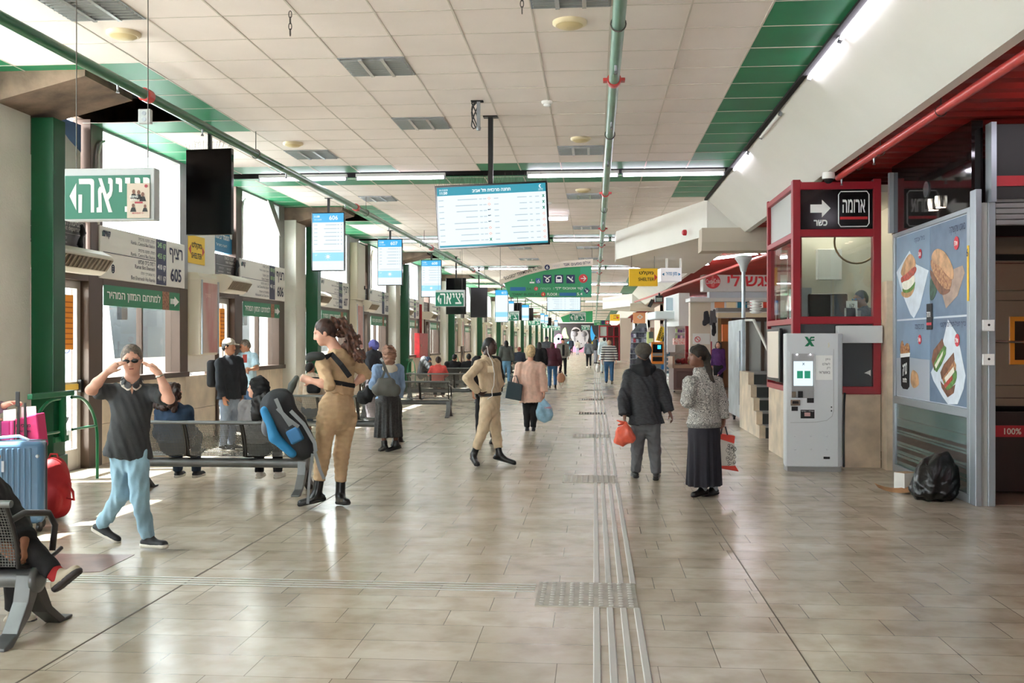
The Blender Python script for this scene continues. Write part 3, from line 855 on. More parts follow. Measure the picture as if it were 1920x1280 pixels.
for c, l in (((-.54, 11.48), 'small white smoke detector on the ceiling left of the middle pipe'), ((-.9, 19.8), 'small white smoke detector on the ceiling right of the departures screen')):
    t = T('smoke_detector', l, 'smoke detector', (c[0], c[1], ZC))
    MB().lathe([(.065, 0), (.065, -.02), (.05, -.035)], (c[0], c[1], ZC), 20).build('base', M_paper, t)
    MB().lathe([(.04, -.035), (.045, -.05), (.02, -.06)], (c[0], c[1], ZC), 20).build('sensor_cap', M_whiteink, t)
def strip_light(p0, p1, label, lit=True, r=.02, up=Vector((0, 0, 1)), group=None, tube=None):
    p0, p1 = Vector(p0), Vector(p1); d = (p1 - p0).normalized(); s = d.cross(up).normalized()
    t = T('fluorescent_light', label, 'strip light', p0, 0, group)
    MB().frame(p0 + up * .03 - s * .035, d, s, up, (p1 - p0).length, .07, .05).build('batten', M_paper, t)
    b = MB(); b.cyl(p0 + d * .02, p1 - d * .02, r, n=10); b.build('lamp_tube', (tube or M_tube) if lit else M_paper, t)
    for q, sg in ((p0, 1), (p1, -1)): MB().frame(q - s * .02 - up * .025, d * sg, s, up, .025, .04, .06).build('lamp_holder', M_gal, t)
    return t
gl = 'bare strip lights in the cross slots of the ceiling'
k = 0
for n, y in enumerate([16.33 + P * i for i in range(6)]):
    z = ZC - .06
    segs = [(-5.6, -4.1, 'left of the pipe'), (-3.95, -2.45, 'right of the left pipe'), (-1.1, .4, 'behind the middle pipe'), (.45, 2.1, 'at the right edge')] if n < 3 else [(-4.5, -3.0, 'on the left'), (-.6, 1.6, 'on the right')]
    for a, b_, wd in segs:
        strip_light((a, y, z), (b_, y, z), 'lit strip light in the %s cross slot, %s' % (ORD[n], wd), True, .022, group=gl)
strip_light((-2.0, 21.5, ZC - .12), (-.55, 21.5, ZC - .12), 'lit strip light hanging just right of the departures screen', True, .035)
for i, (y0, y1, lit, wd) in enumerate([(6.4, 7.8, True, 'cut by the top edge'), (7.85, 9.15, True, 'second from the top edge'), (9.2, 10.5, True, 'ending beside the last bright patch'), (12.1, 13.5, False, 'unlit in the middle'), (14.6, 16.0, True, 'nearest the cross slot')]):
    strip_light((2.21, y0, ZC - .05), (2.21, y1, ZC - .05), 'strip light along the top of the white soffit, ' + wd, lit, .022, Vector((0.35, 0, 1)).normalized(), 'strip lights along the white soffit')
b = MB(); b.box(2.13, 2.19, -9, 19.6, ZC - .03, ZC + .01); struct(b.build('trim_2', M_dark), 'dark edge trim between ceiling and soffit', 'trim')
strip_light((3.75, 8.75, 3.7), (5.6, 8.75, 3.7), 'lit strip light under the red ceiling above the food shop', True, .024)
for i, (x0, y0, x1, y1) in enumerate([(2.5, 26.5, 3.9, 24.2), (3.95, 24.1, 4.6, 23.2), (4.6, 25.5, 5.6, 24.6), (3.1, 27.3, 2.3, 29.0)]):
    strip_light((x0, y0, 3.7), (x1, y1, 3.7), 'slanting lit strip light under the red ceiling by the drink sign, %s from the left' % ['second', 'third', 'fourth', 'first'][i], True, .03, group='strip lights under the red ceiling', tube=MAT('bright_tube', (246, 242, 250), .3, emit=11.0))
# tubes deeper along the hall over the shops
for i in range(5):
    strip_light((4.0, 36 + i * 14, 3.7), (7.0, 36 + i * 14, 3.7), 'distant lit strip light under the red ceiling over the far shops, %s' % ORD[i], True, .03, group='strip lights under the red ceiling', tube=MAT('bright_tube', (246, 242, 250), .3, emit=11.0))

# ---- chains, cable drops
def chain(p, n, label):
    b = MB()
    for i in range(n):
        c = Vector(p) + Vector((0, 0, -.035 - i * .05)); a = (i % 2) * PI / 2
        b.tube([c + Vector((math.cos(a) * .013 * math.cos(t), math.sin(a) * .013 * math.cos(t), .03 * math.sin(t))) for t in [j * PI / 6 for j in range(12)]], .004, 5, closed=True)
    tag(b.build('hanging_chain', M_wire), label, 'chain')
chain((-2.53, 8.15, ZC), 4, 'short rusty chain hanging from the ceiling left of the departures screen')
chain((-.56, 7.75, ZC), 4, 'short chain hanging from the ceiling at the top, left of the louvre light')
t = T('cable_drop', 'grey conduit stub with coiled black cable hanging from the ceiling by the screen rod', 'cable', (-1.35, 11.4, ZC))
b = MB(); b.box(-1.345, -1.305, 11.38, 11.42, ZC - .3, ZC); b.lathe([(.02, 0), (.03, -.02), (.02, -.05)], (-1.325, 11.4, ZC - .29), 12); b.build('conduit', M_gal, t)
MB().box(-1.41, -1.27, 11.36, 11.44, ZC - .012, ZC).build('mounting_plate', M_dark, t)
b = MB(); b.tube([(-1.37 - .035 * math.sin(i * .9), 11.4 + .02 * math.cos(i), ZC - .02 - .3 * (0.5 - .5 * math.cos(i * .55))) for i in range(24)], .007, 6); b.build('black_cable', M_black, t)
t = T('security_camera', 'white dome security camera on the top left corner of the red kiosk', 'camera', (2.92, 12.75, 3.66))
MB().lathe([(.075, .05), (.08, 0), (.075, -.03)], (2.92, 12.75, 3.66), 20).build('housing', M_paper, t)
MB().lathe([(.06, -.03), (.05, -.065), (.02, -.085)], (2.92, 12.75, 3.66), 20).build('dark_lens_dome', M_black, t)

# ================================================================= SCREENS
M_scr = MAT('screen_black', (10, 10, 11), .12)
SL = .25
def SCR(n, c): return MAT(n, c, .4, lit=SL)
M_sw = SCR('screen_white', (222, 238, 244)); M_st = SCR('screen_teal', (0, 138, 160)); M_sb = SCR('screen_blue', (40, 168, 226)); M_sl = SCR('screen_lightblue', (140, 208, 244))
M_sg = SCR('screen_greytext', (168, 182, 190)); M_swt = SCR('screen_whitetext', (255, 255, 255)); M_so = SCR('screen_orange', (240, 150, 112)); M_sgr = SCR('screen_greenmark', (20, 130, 100)); M_snv = SCR('screen_navymark', (40, 60, 84))
def facing(p, yaw=0.0):
    r = Vector((math.cos(yaw), math.sin(yaw), 0)); return r, Vector((0, 0, 1)), Vector((math.sin(yaw), -math.cos(yaw), 0))
def spikes(b, c, r, w, n, seed):
    rnd = random.Random(seed)
    for i in range(n):
        q = c + r * (w * (i / (n - 1) - .5))
        b.cyl(q, q + Vector((rnd.uniform(-.04, .04), rnd.uniform(-.04, .04), rnd.uniform(.07, .13))), .0016, n=4, caps=False)
    return b
def vscreen(px0, px1, py0, py1, z, label, on=None, yaw=0.0, detail=True, rod=True, spk=False, pyr=None):
    c = at((px0 + px1) / 2, (py0 + py1) / 2, z); w = (px1 - px0) / FPX * z; h = (py1 - py0) / FPX * z
    r, u, n = facing(c, yaw)
    t = T('departure_screen' if on else 'blank_screen', label, 'screen', c - u * h / 2, 0, 'vertical screens hanging along the left side')
    o = c - r * w / 2 - u * h / 2
    MB().frame(o, r, u, -n, w, h, .07).build('casing', M_scr, t, bevel=.006)
    e = .018
    def pan(x0, x1, y0, y1, m, nm, lift=.002):
        q = MB(); q.frame(o + r * (e + x0 * (w - 2 * e)) + u * (e + y0 * (h - 2 * e)) + n * .0005, r, u, n, (x1 - x0) * (w - 2 * e), (y1 - y0) * (h - 2 * e), lift); return q.build(nm, m, t)
    if on:
        pan(0, 1, .84, 1, M_sb, 'header_band'); pan(0, 1, .31, .84, M_sw, 'timetable_panel'); pan(0, 1, .16, .31, M_sb if False else M_sl, 'weather_panel'); pan(0, 1, 0, .16, M_sw, 'forecast_panel')
        P0 = lambda x, y: o + r * (e + x * (w - 2 * e)) + u * (e + y * (h - 2 * e))
        text(on, M_swt, t, P0(.68, .92), r, u, h=.075 * h, bold=.004)
        if detail:
            text('11:50', M_swt, t, P0(.06, .945), r, u, h=.035 * h, bold=.02, align='L')
            text('25.12.2018', M_swt, t, P0(.06, .89), r, u, h=.02 * h, align='L', maxw=.25 * w)
            b = MB()
            for i in range(6):
                y = .79 - i * .068
                for x0, x1 in ((.05, .16), (.42 - .05 * (i % 2), .76), (.80, .86), (.91, .96)): b.frame(P0(x0, y) + n * .003, r, u, n, (x1 - x0) * w, .014 * h, .001)
            b.frame(P0(.08, .34) + n * .003, r, u, n, .8 * w, .01 * h, .001)
            b.build('timetable_lettering', M_sg, t)
            b = MB(); c0 = P0(.5, .235) + n * .004
            b.lathe([(.028 * h, 0), (.028 * h, .001)], c0, 20, axis=n); 
            for i in range(8):
                a = i * PI / 4; dd = r * math.cos(a) + u * math.sin(a); b.cyl(c0 + dd * .038 * h, c0 + dd * .052 * h, .003, n=5)
            for i in range(6): b.lathe([(.014 * h, 0), (.014 * h, .001)], P0(.1 + i * .16, .08) + n * .003, 12, axis=n)
            b.build('weather_icons', M_swt, t)
            text('15°', M_swt, t, P0(.12, .265), r, u, h=.025 * h)
    else:
        pan(0, 1, 0, 1, M_scr, 'dark_glass', .001)
    if rod:
        top = ZC
        b = MB(); q = c - n * .04; b.box(q.x - .022, q.x + .022, q.y - .022, q.y + .022, c.z + h / 2 - .05, top); b.build('hanging_rod', M_black, t)
        MB().box(q.x - .07, q.x + .07, q.y - .05, q.y + .05, ZC - .012, ZC).build('ceiling_plate', M_black, t)
    if spk: spikes(MB(), c + u * h / 2 - n * .03, r, w, 26, 3).build('bird_spikes', M_wire, t)
    return t
vscreen(345, 437, 279, 440, 13.0, 'switched-off black vertical screen beside the near exit sign', None, -.1, spk=True)
vscreen(583, 647, 398, 508, 19.2, 'lit vertical screen headed 606 with blue bands', '606', -.06)
vscreen(707, 755, 448, 535, 24.8, 'lit vertical screen headed 607 with blue bands', '607', -.06)
vscreen(789, 828, 487, 557, 31.0, 'lit vertical screen headed 608 with blue bands', '608', -.06)
vscreen(836, 874, 521, 589, 32.4, 'switched-off black vertical screen behind the second exit sign', None, 0)
vscreen(882, 914, 539, 595, 37.0, 'switched-off grey black screen right of the second exit sign', None, .12)
vscreen(928, 953, 543, 604, 46.0, 'lit vertical screen headed 611 beside the terminal sign', '611', -.05, detail=False)
vscreen(953, 964, 564, 592, 55.0, 'small distant lit screen right behind screen 611', ' ', 0, detail=False)
vscreen(963, 978, 567, 600, 57.0, 'switched-off distant screen left of the third exit sign', None, 0)
vscreen(978, 992, 571, 601, 60.0, 'small distant lit screen above the fourth exit sign', ' ', 0, detail=False)
vscreen(992, 1000, 577, 601, 66.0, 'switched-off distant dark screen beside the fourth exit sign', None, 0)
vscreen(1013, 1021, 587, 606, 75.0, 'first of the tiny lit screens far down the left side', ' ', 0, detail=False)
vscreen(1021, 1028, 590, 607, 80.0, 'second of the tiny lit screens far down the left side', ' ', 0, detail=False)
vscreen(1026, 1034, 595, 610, 84.0, 'tiny switched-off screen far down the left side', None, 0)
vscreen(1039, 1046, 600, 613, 96.0, 'third of the tiny lit screens far down the left side', ' ', 0, detail=False)

def board(px, py0, py1, z, w, h, label, yaw, roll, detail, rodpx=None):
    c = at(px, (py0 + py1) / 2, z)
    r, u, n = facing(c, yaw)
    r = (r + u * roll).normalized(); n = (n + Vector((0, 0, -.10))).normalized(); u = n.cross(r)
    t = T('departures_board', label, 'screen', c - u * h / 2)
    o = c - r * w / 2 - u * h / 2
    MB().frame(o, r, u, -n, w, h, .09).build('casing', M_scr, t, bevel=.006)
    e = .024
    P0 = lambda x, y: o + r * (e + x * (w - 2 * e)) + u * (e + y * (h - 2 * e))
    def pan(x0, x1, y0, y1, m, nm):
        MB().frame(P0(x0, y0) + n * .0005, r, u, n, (x1 - x0) * (w - 2 * e), (y1 - y0) * (h - 2 * e), .002).build(nm, m, t)
    pan(0, 1, 0.03, .86 if detail else 1, M_sw, 'timetable_panel'); pan(0, 1, 0, .03, M_st, 'footer_band')
    if detail:
        pan(0, 1, .86, 1, M_st, 'header_band')
        text('תחנה מרכזית תל אביב', M_swt, t, P0(.5, .928), r, u, h=.055 * h, bold=.018, heb=True, maxw=.34 * w)
        text('11:50', M_swt, t, P0(.06, .905), r, u, h=.042 * h, bold=.02); text('25.12.2018', M_swt, t, P0(.06, .955), r, u, h=.022 * h, bold=.01, maxw=.085 * w)
        text('13°C', M_swt, t, P0(.955, .895), r, u, h=.028 * h, maxw=.05 * w)
        b = MB(); cc = P0(.955, .95) + n * .004
        pts = [cc + r * (.028 * h * math.cos(a)) + u * (.028 * h * math.sin(a)) for a in [PI * .4 + i * PI * 1.2 / 12 for i in range(13)]] + [cc + r * (.012 * h + .024 * h * math.cos(a)) + u * (.022 * h * math.sin(a)) for a in [PI * 1.5 - i * PI / 10 for i in range(1, 10)]]
        b.poly3(pts, n, .001); b.build('moon_icon', M_swt, t)
    rnd = random.Random(5)
    b = MB(); ny = 8 if detail else 11
    og = MB(); gr = MB(); nv = MB()
    for i in range(ny):
        y = .775 - i * .098 if detail else .93 - i * .085
        for x0, x1 in ((.01, .055), (.26 - rnd.uniform(0, .12), .36), (.385, .41), (.42, .45), (.52, .56), (.66 + rnd.uniform(0, .1), .82), (.845, .87), (.9, .935)):
            b.frame(P0(x0, y) + n * .003, r, u, n, (x1 - x0) * w, (.014 if detail else .02) * h, .0008)
        if detail:
            for x, kinds in ((.475, 'oonnnoog'), (.975, 'gggooooo')):
                q = P0(x, y + .012) + n * .004; kk = kinds[i]; s_ = .022 * h
                if kk == 'o': og.tube([q + r * s_, q + u * s_ * .8, q - r * s_, q - u * s_ * .8], .004, 5, closed=True)
                if kk == 'g':
                    for sg in (1, -1): gr.cyl(q - r * s_ * .7 - u * s_ * sg, q + r * s_ * .7 + u * s_ * sg, .005, n=5)
                if kk == 'n': nv.frame(q - r * s_ * 1.2, r, u, n, s_ * 1.3, s_ * .7, .001).frame(q + r * s_ * .3, r, u, n, s_ * .5, s_ * .9, .001)
    b.build('timetable_lettering', M_sg, t)
    if detail: og.build('orange_line_marks', M_so, t); gr.build('green_line_marks', M_sgr, t); nv.build('navy_line_marks', M_snv, t)
    q = at(rodpx or px, (py0 + py1) / 2, z + .06)
    MB().box(q.x - .03, q.x + .03, q.y - .03, q.y + .03, c.z + h * .4, ZC).build('hanging_rod', M_black, t)
    MB().box(q.x - .09, q.x + .09, q.y - .06, q.y + .06, ZC - .015, ZC).build('ceiling_plate', M_black, t)
    if detail: spikes(MB(), c + u * h / 2 - n * .04, r, w, 60, 4).build('bird_spikes', M_wire, t)
    return t
board(923.5, 347, 460, 12.2, 1.375, .775, 'large lit departures board hanging over the middle of the hall', .09, .05, True, 920)
board(1057, 541, 583, 44.0, 1.5, 1.0, 'distant white departures board hanging below the green terminal sign', 0, 0, False)

# ================================================================= EXIT SIGNS
M_exg = MAT('exit_green', (0, 112, 84), .4)
M_exl = MAT('exit_letters', (222, 226, 222), .5)
M_exb = MAT('exit_case', (190, 194, 194), .45)
def _g(pts): return [((x - 440) / 1265.0, (1018 - y) / 663.0) for x, y in pts]
EXIT_GLYPHS = [_g(p) for p in (
    [(445, 365), (672, 365), (708, 385), (720, 425), (720, 1015), (660, 1015), (660, 490), (640, 468), (450, 468)], [(440, 668), (505, 668), (500, 1018), (440, 1018)],
    [(795, 360), (855, 360), (1045, 1015), (975, 1015)], [(970, 355), (1025, 358), (1052, 400), (1050, 600), (1028, 700), (975, 780), (945, 668), (988, 620), (995, 560), (995, 470), (970, 462)], [(822, 512), (845, 535), (875, 622), (850, 650), (860, 1015), (765, 1015), (765, 925), (798, 915), (788, 610), (796, 560)],
    [(1105, 355), (1180, 358), (1212, 380), (1218, 420), (1218, 630), (1162, 630), (1162, 480), (1105, 465)],
    [(1270, 355), (1362, 355), (1362, 540), (1560, 905), (1595, 905), (1595, 1012), (1265, 1012), (1265, 905), (1480, 905), (1305, 580), (1305, 470), (1270, 462)], [(1440, 355), (1512, 357), (1536, 380), (1540, 440), (1532, 560), (1488, 690), (1452, 625), (1484, 540), (1486, 470), (1440, 460)],
    [(1590, 355), (1665, 358), (1698, 380), (1705, 420), (1705, 630), (1650, 630), (1650, 480), (1590, 462)])]
def exit_sign(px, py, z, w, label, yaw=0.0, wires=True, detail=True):
    c = at(px, py, z); h = w * .56
    r, u, n = facing(c, yaw)
    t = T('exit_sign', label, 'sign', c - u * h / 2, 0, 'green exit signs hanging down the hall')
    o = c - r * w / 2 - u * h / 2
    MB().frame(o, r, u, -n, w, h, .1).build('case', M_exb, t, bevel=.006)
    MB().frame(o + r * w * .008 + u * h * .03 + n * .0005, r, u, n, w * .945, h * .83, .003).build('green_panel', M_exg, t)
    P0 = lambda x, y: o + r * (w * x) + u * (h * y) + n * .004
    lb = MB()
    for pl in EXIT_GLYPHS: lb.poly3([P0(.16 + .79 * x, .15 + .66 * y) + n * .002 for x, y in pl], n, .0015)
    lb.build('lettering', M_exl, t)
    if False: text('יציאה', M_exl, t, P0(.56, .46), r, u, h=.66 * h, w=.74 * w, bold=.022, heb=True, lift=.001)
    elif False: text('יציאה', M_exl, t, P0(.56, .46), r, u, h=.6 * h, w=.72 * w, bold=.025, heb=True, lift=.003)
    MB().poly3([P0(.06, .47) + n * .002, P0(.135, .72) + n * .002, P0(.135, .2) + n * .002], n, .0015).build('white_arrow', M_exl, t)
    if wires:
        for x in (.1, .9):
            q = P0(x, 1) - n * .05; MB().cyl(q - u * .02, (q.x, q.y, ZC), .004, n=6).build('hanging_wire', M_wire, t)
    return t
e1 = exit_sign(205, 364, 7.8, .73, 'near green exit sign with a flyer stuck on its right side', 0.0)
c_e = at(205, 364, 7.8); r_, u_, n_ = facing(c_e, 0); we = .73; he = we * .56
fw, fh = we * .25, he * .66; qo = c_e - r_ * we / 2 - u_ * he / 2 + r_ * we * .705 + u_ * he * .035 + n_ * .012
fy = T('flyer', 'beige concert flyer with portraits stuck on the near exit sign', 'flyer', qo)
MB().frame(qo - n_ * .004, r_, u_, n_, fw, fh, .006).build('sheet', MAT('flyer_paper', (206, 190, 172), .6), fy)
def fpt(x, y): return qo + r_ * fw * x + u_ * fh * y + n_ * .004
M_skinf = MAT('flyer_skin', (120, 80, 64), .6); M_flr = MAT('flyer_red', (170, 60, 70), .6)
for x, y, s in ((.3, .76, 1), (.52, .74, 1), (.7, .68, 1), (.28, .36, .9), (.8, .34, .8)):
    b = MB(); b.poly3([fpt(x, y) + r_ * (.07 * s * fw * math.cos(a)) + u_ * (.065 * s * fh * math.sin(a)) for a in [i * PI / 6 for i in range(12)]], n_, .001); b.build('portrait_face', M_skinf, fy)
    b = MB(); b.poly3([fpt(x - .15 * s, y - .2 * s), fpt(x + .15 * s, y - .2 * s), fpt(x + .08 * s, y - .06 * s), fpt(x - .08 * s, y - .06 * s)], n_, .0012); b.build('portrait_jacket', M_blackink, fy)
text('RISING', M_exl, fy, fpt(.32, .62), r_, u_, h=.07 * fh, w=.36 * fw, bold=.03, lift=.003); text('LION', M_exl, fy, fpt(.3, .53), r_, u_, h=.07 * fh, w=.28 * fw, bold=.03, lift=.003)
text('MONDAY 31', M_flr, fy, fpt(.5, .14), r_, u_, h=.045 * fh, w=.5 * fw, bold=.02)
b = MB(); b.lathe([(.07 * fw, 0), (.07 * fw, .001)], fpt(.85, .92), 14, axis=n_); b.frame(fpt(.35, .42), r_, u_, n_, .35 * fw, .05 * fh, .001); b.build('red_emblem', M_flr, fy)
# junction box on the wires of the sign
t = T('junction_box', 'small grey twin socket box hanging on the wires above the near exit sign', 'socket', at(270, 218, 7.95))
q = at(270, 218, 7.95); MB().frame(q - Vector((.05, 0, .055)), X3, Z3, Y3, .1, .115, .05).build('case', M_exb, t, bevel=.006)
for dz in (.025, -.025): MB().lathe([(.017, 0), (.017, .003)], q + Vector((0, -.001, dz)), 14, axis=(0, -1, 0)).build('socket_face', M_gal, t)
exit_sign(844, 559, 29.6, .88, 'second green exit sign, hanging in front of a black screen', .05)
exit_sign(957, 592, 49, .86, 'third green exit sign, below the left tip of the terminal sign', .05)
exit_sign(1002, 603, 70, .86, 'fourth green exit sign from the camera on the left row', .05, detail=False)
exit_sign(1026, 610, 88, .86, 'fifth green exit sign from the camera on the left row', 0, detail=False)
exit_sign(1043, 615, 110, .86, 'sixth and farthest green exit sign on the left row', 0, detail=False)
exit_sign(1083, 594, 47, .76, 'green exit sign hanging in the middle of the hall under the white board', 0)
exit_sign(1098, 614, 100, .86, 'farthest green exit sign in front of the mural face', 0, detail=False)

# ================================================================= TERMINAL SIGN
M_tg = MAT('terminal_green', (44, 142, 92), .4)
M_tn = MAT('terminal_navy', (34, 42, 88), .45)
M_tr = MAT('terminal_red', (206, 60, 66), .45)
M_tb = MAT('terminal_beige', (214, 202, 186), .5)
M_tblue = MAT('terminal_bluepatch', (32, 104, 160), .5)
M_tdark = MAT('faded_letters', (30, 82, 62), .6)
def terminal(z, label, PX=lambda x, y: (x, y), detail=True):
    A = lambda x, y, l=0.0: at(*PX(x, y), z - l)
    t = T('terminal_sign', label, 'sign', A(1024, 557))
    nb = (-VF)
    b = MB(); b.poly3([A(945, 531), A(985, 516), A(1020, 507), A(1060, 501), A(1109, 498), A(1109, 557), A(956, 557)], nb, .06); b.build('green_board', M_tg, t)
    up = [(936, 525), (960, 515), (985, 506), (1022, 496), (1060, 489), (1112, 485)]; dn = [(1112, 498), (1060, 501), (1020, 507), (985, 516), (960, 525), (938, 533)]
    b = MB(); b.poly3([A(*p, .02) for p in up + dn], nb, .08); b.build('beige_arch_band', M_tb, t)
    if detail:
        ang = lambda x0, y0, x1, y1: (A(x1, y1) - A(x0, y0)).normalized()
        def tx(body, px, py, h, w, r, mat, heb=False, bold=.008, l=.025):
            u = nb.cross(r) * 1.0
            if u.z < 0: u = -u
            text(body, mat, t, A(px, py, l), r, u, h=h / FPX * z, w=w / FPX * z, bold=bold, heb=heb, lift=.002)
        tx('"EGGED" TERMINAL FL. No', 980, 511, 6.5, 75, ang(944, 523, 1017, 500), M_blackink)
        tx('אולם נוסעים', 1089, 493, 6, 36, ang(1071, 495, 1108, 491), M_ink, True); tx('אגד', 1062, 496, 5.5, 11, ang(1056, 497, 1068, 495), M_ink, True); tx('קומה', 1043, 499, 5, 14, ang(1036, 500, 1050, 498), MAT('faded_band', (176, 170, 176), .6), True)
        def disc(px, py, rp, mat, nm, l=.022, n=20):
            q = MB(); q.lathe([(rp / FPX * z, 0), (rp / FPX * z, .006)], A(px, py, l), n, axis=nb); q.build(nm, mat, t)
        def sq(px0, py0, px1, py1, mat, nm, l=.004):
            q = MB(); q.poly3([A(px0, py0, l), A(px1, py0, l), A(px1, py1, l), A(px0, py1, l)], nb, .003); q.build(nm, mat, t)
        disc(1026, 501, 5, M_tn, 'number_disc', .03); tx('6', 1026, 501, 6, 4, VR, M_whiteink, bold=.01, l=.04)
        for x in (1018, 1040, 1062): sq(x, 515, x + 16, 531, M_tn, 'pictogram_square')
        sq(1004.5, 521.5, 1013.5, 531, MAT('disabled_blue', (60, 92, 160), .5), 'wheelchair_square')
        disc(1093.5, 522, 8.3, M_tr, 'red_arrow_disc', .002); 
        def strip(pts, rp, mat, nm, l=.012):
            q = MB(); q.tube([A(*p, l) for p in pts], rp / FPX * z, 6); q.build(nm, mat, t)
        strip([(1089, 522), (1098, 522)], .9, M_whiteink, 'white_arrow'); strip([(1094, 517.5), (1098.5, 522), (1094, 526.5)], .9, M_whiteink, 'white_arrow')
        # taxi horn mark, bus, escalator
        strip([(1020, 518), (1026, 521.5), (1032.5, 518)], .9, M_whiteink, 'horn_mark'); strip([(1026.5 + 3 * math.cos(a), 525.5 + 3 * math.sin(a)) for a in [i * PI / 5 for i in range(11)]], .9, M_whiteink, 'horn_mark')
        q = MB(); q.poly3([A(x, y, .01) for x, y in ((1042.5, 529), (1042.5, 519), (1044.5, 516.8), (1051.5, 516.8), (1053.5, 519), (1053.5, 529))], nb, .003); q.build('bus_mark', M_whiteink, t)
        sq(1044.5, 519, 1051.5, 523, M_tn, 'bus_window', .014); disc(1045, 526.3, .8, M_tn, 'bus_lamp', .014, 8); disc(1051, 526.3, .8, M_tn, 'bus_lamp', .014, 8)
        strip([(1064, 518.5), (1074.5, 527.5)], 1.4, M_whiteink, 'escalator_mark'); strip([(1072, 523), (1073.5, 518.5)], .8, M_whiteink, 'escalator_mark')
        strip([(1010, 523.5), (1010, 527), (1012, 529)], .5, M_whiteink, 'wheelchair_mark'); strip([(1009 + 2 * math.cos(a), 528 + 2 * math.sin(a)) for a in [i * PI / 4 for i in range(9)]], .4, M_whiteink, 'wheelchair_mark')
        strip([(997, 523), (997, 527)], .6, M_whiteink, 'small_arrow'); sq(993, 528, 1002, 531, M_whiteink, 'small_caption')
        sq(956.5, 538, 985.5, 545, M_tblue, 'blue_patch'); sq(1049, 548.5, 1080.5, 554.5, M_tblue, 'blue_patch')
        tx('5,4 :', 993, 541.5, 5, 9, VR, M_tdark); disc(1005, 541, 3.6, M_tr, 'red_number_disc', .004); tx('4', 1005, 541, 4.5, 3, VR, M_whiteink, l=.014)
        tx('בקומה', 1023, 541.5, 5, 19, VR, MAT('faded_white', (150, 196, 170), .6), True); tx('״דן״ :', 1045, 541, 5.5, 15, VR, M_whiteink, True); tx('קווי אוטובוס', 1074, 541, 5.5, 38, VR, M_whiteink, True)
        tx('"DAN" BUSES AT', 986, 551.5, 5, 52, VR, M_tdark); disc(1018.5, 551.5, 4, M_tr, 'red_number_disc', .004); tx('4', 1018.5, 551.5, 4.5, 3, VR, MAT('yellow_digit', (230, 220, 120), .6), l=.014)
        tx('FLOOR :', 1037, 551.5, 5, 22, VR, M_whiteink); tx('5.4', 1087, 551, 5, 10, VR, M_whiteink)
        q = MB(); q.poly3([A(1094, 544.5, .004), A(1100, 538.5, .004), A(1106, 544.5, .004), A(1100, 551, .004)], nb, .003); q.build('navy_diamond', M_tn, t)
        strip([(1097.5, 542), (1102, 547)], .7, M_whiteink, 'diamond_arrow'); strip([(1102, 543.5), (1102, 547), (1098.5, 547)], .6, M_whiteink, 'diamond_arrow')
        sq(1088, 498.5, 1108, 556.5, MAT('teal_corner', (52, 150, 118), .4), 'teal_corner', .0015)
    for x, y in ((1110, 486), (938, 524)):
        q = A(x, y); MB().cyl(q - Z3 * .02, (q.x, q.y, ZC), .006, n=6).build('hanging_wire', M_wire, t)
    return t
terminal(27.2, 'large green terminal sign with a beige arched band and pictograms')
terminal(68, 'distant copy of the arched green terminal sign behind the middle exit sign', lambda x, y: (1048 + (x - 936) * .365, 578 + (y - 485) * .36), False)
t = T('toilet_sign', 'small green toilet sign with a red arrow, left of the far red doors', 'sign', at(1128, 609, 62))
z = 62; c = at(1114, 609.5, z)
MB().frame(at(1114, 609.5, z), VR, VU, VF, 29 / FPX * z, 9.5 / FPX * z, .1).build('board', M_tg, t)
MB().frame(at(1135, 608, z - .02), VR, VU, -VF, 7 / FPX * z, 7 / FPX * z, .01).build('red_arrow_square', M_tr, t)
MB().frame(at(1127.5, 608, z - .02), VR, VU, -VF, 6 / FPX * z, 7 / FPX * z, .01).build('toilet_pictogram', M_tn, t)
MB().tube([at(1136.5, 604.5, z - .06), at(1140.5, 604.5, z - .06)], .02, 6).tube([at(1138.5, 602.5, z - .06), at(1140.5, 604.5, z - .06), at(1138.5, 606.5, z - .06)], .02, 6).build('white_arrow', M_whiteink, t)
text('שירותים', M_whiteink, t, at(1120.5, 603, z - .05), VR, VU, h=3 / FPX * z, w=10 / FPX * z, heb=True)
text('WC', M_whiteink, t, at(1122, 607.5, z - .05), VR, VU, h=2.4 / FPX * z)

# ================================================================= SHELTER SIGNS
M_yel = MAT('shelter_yellow', (246, 200, 40), .5)
M_arr = MAT('shelter_red', (214, 70, 50), .5)
def shelter(px0, px1, py0, py1, z, label, txt=True):
    t = T('shelter_sign', label, 'sign', at((px0 + px1) / 2, py1, z))
    w, h = (px1 - px0) / FPX * z, (py1 - py0) / FPX * z
    MB().frame(at(px0, py1, z), VR, VU, VF, w, h, .12).build('board', M_yel, t)
    if txt:
        cx = px0 + (px1 - px0) * .6; hh = py1 - py0
        text('מקלט', M_blackink, t, at(cx, py0 + hh * .27, z), VR, VU, h=.25 * h, w=.5 * w, heb=True, bold=.02); text('SHELTER', M_blackink, t, at(cx, py0 + hh * .62, z), VR, VU, h=.19 * h, w=.56 * w, bold=.01)
        MB().poly3([at(px1 - 6, py0 + hh * .33, z - .006), at(px1 - .5, py0 + hh * .5, z - .006), at(px1 - 6, py0 + hh * .72, z - .006)], -VF, .004).build('red_arrow', M_arr, t)
    for x in (px0 + 4, px1 - 6):
        q = at(x, py0, z + .05); MB().cyl(q, (q.x, q.y, 3.66 if q.x > .6 else ZC), .006, n=5).build('hanging_wire', M_wire, t)
shelter(1180, 1233, 503, 536, 24.0, 'yellow shelter sign with a red arrow hanging at the right of the hall')
shelter(1144, 1162, 589, 601, 70, 'small distant yellow shelter sign left of the far red doors')
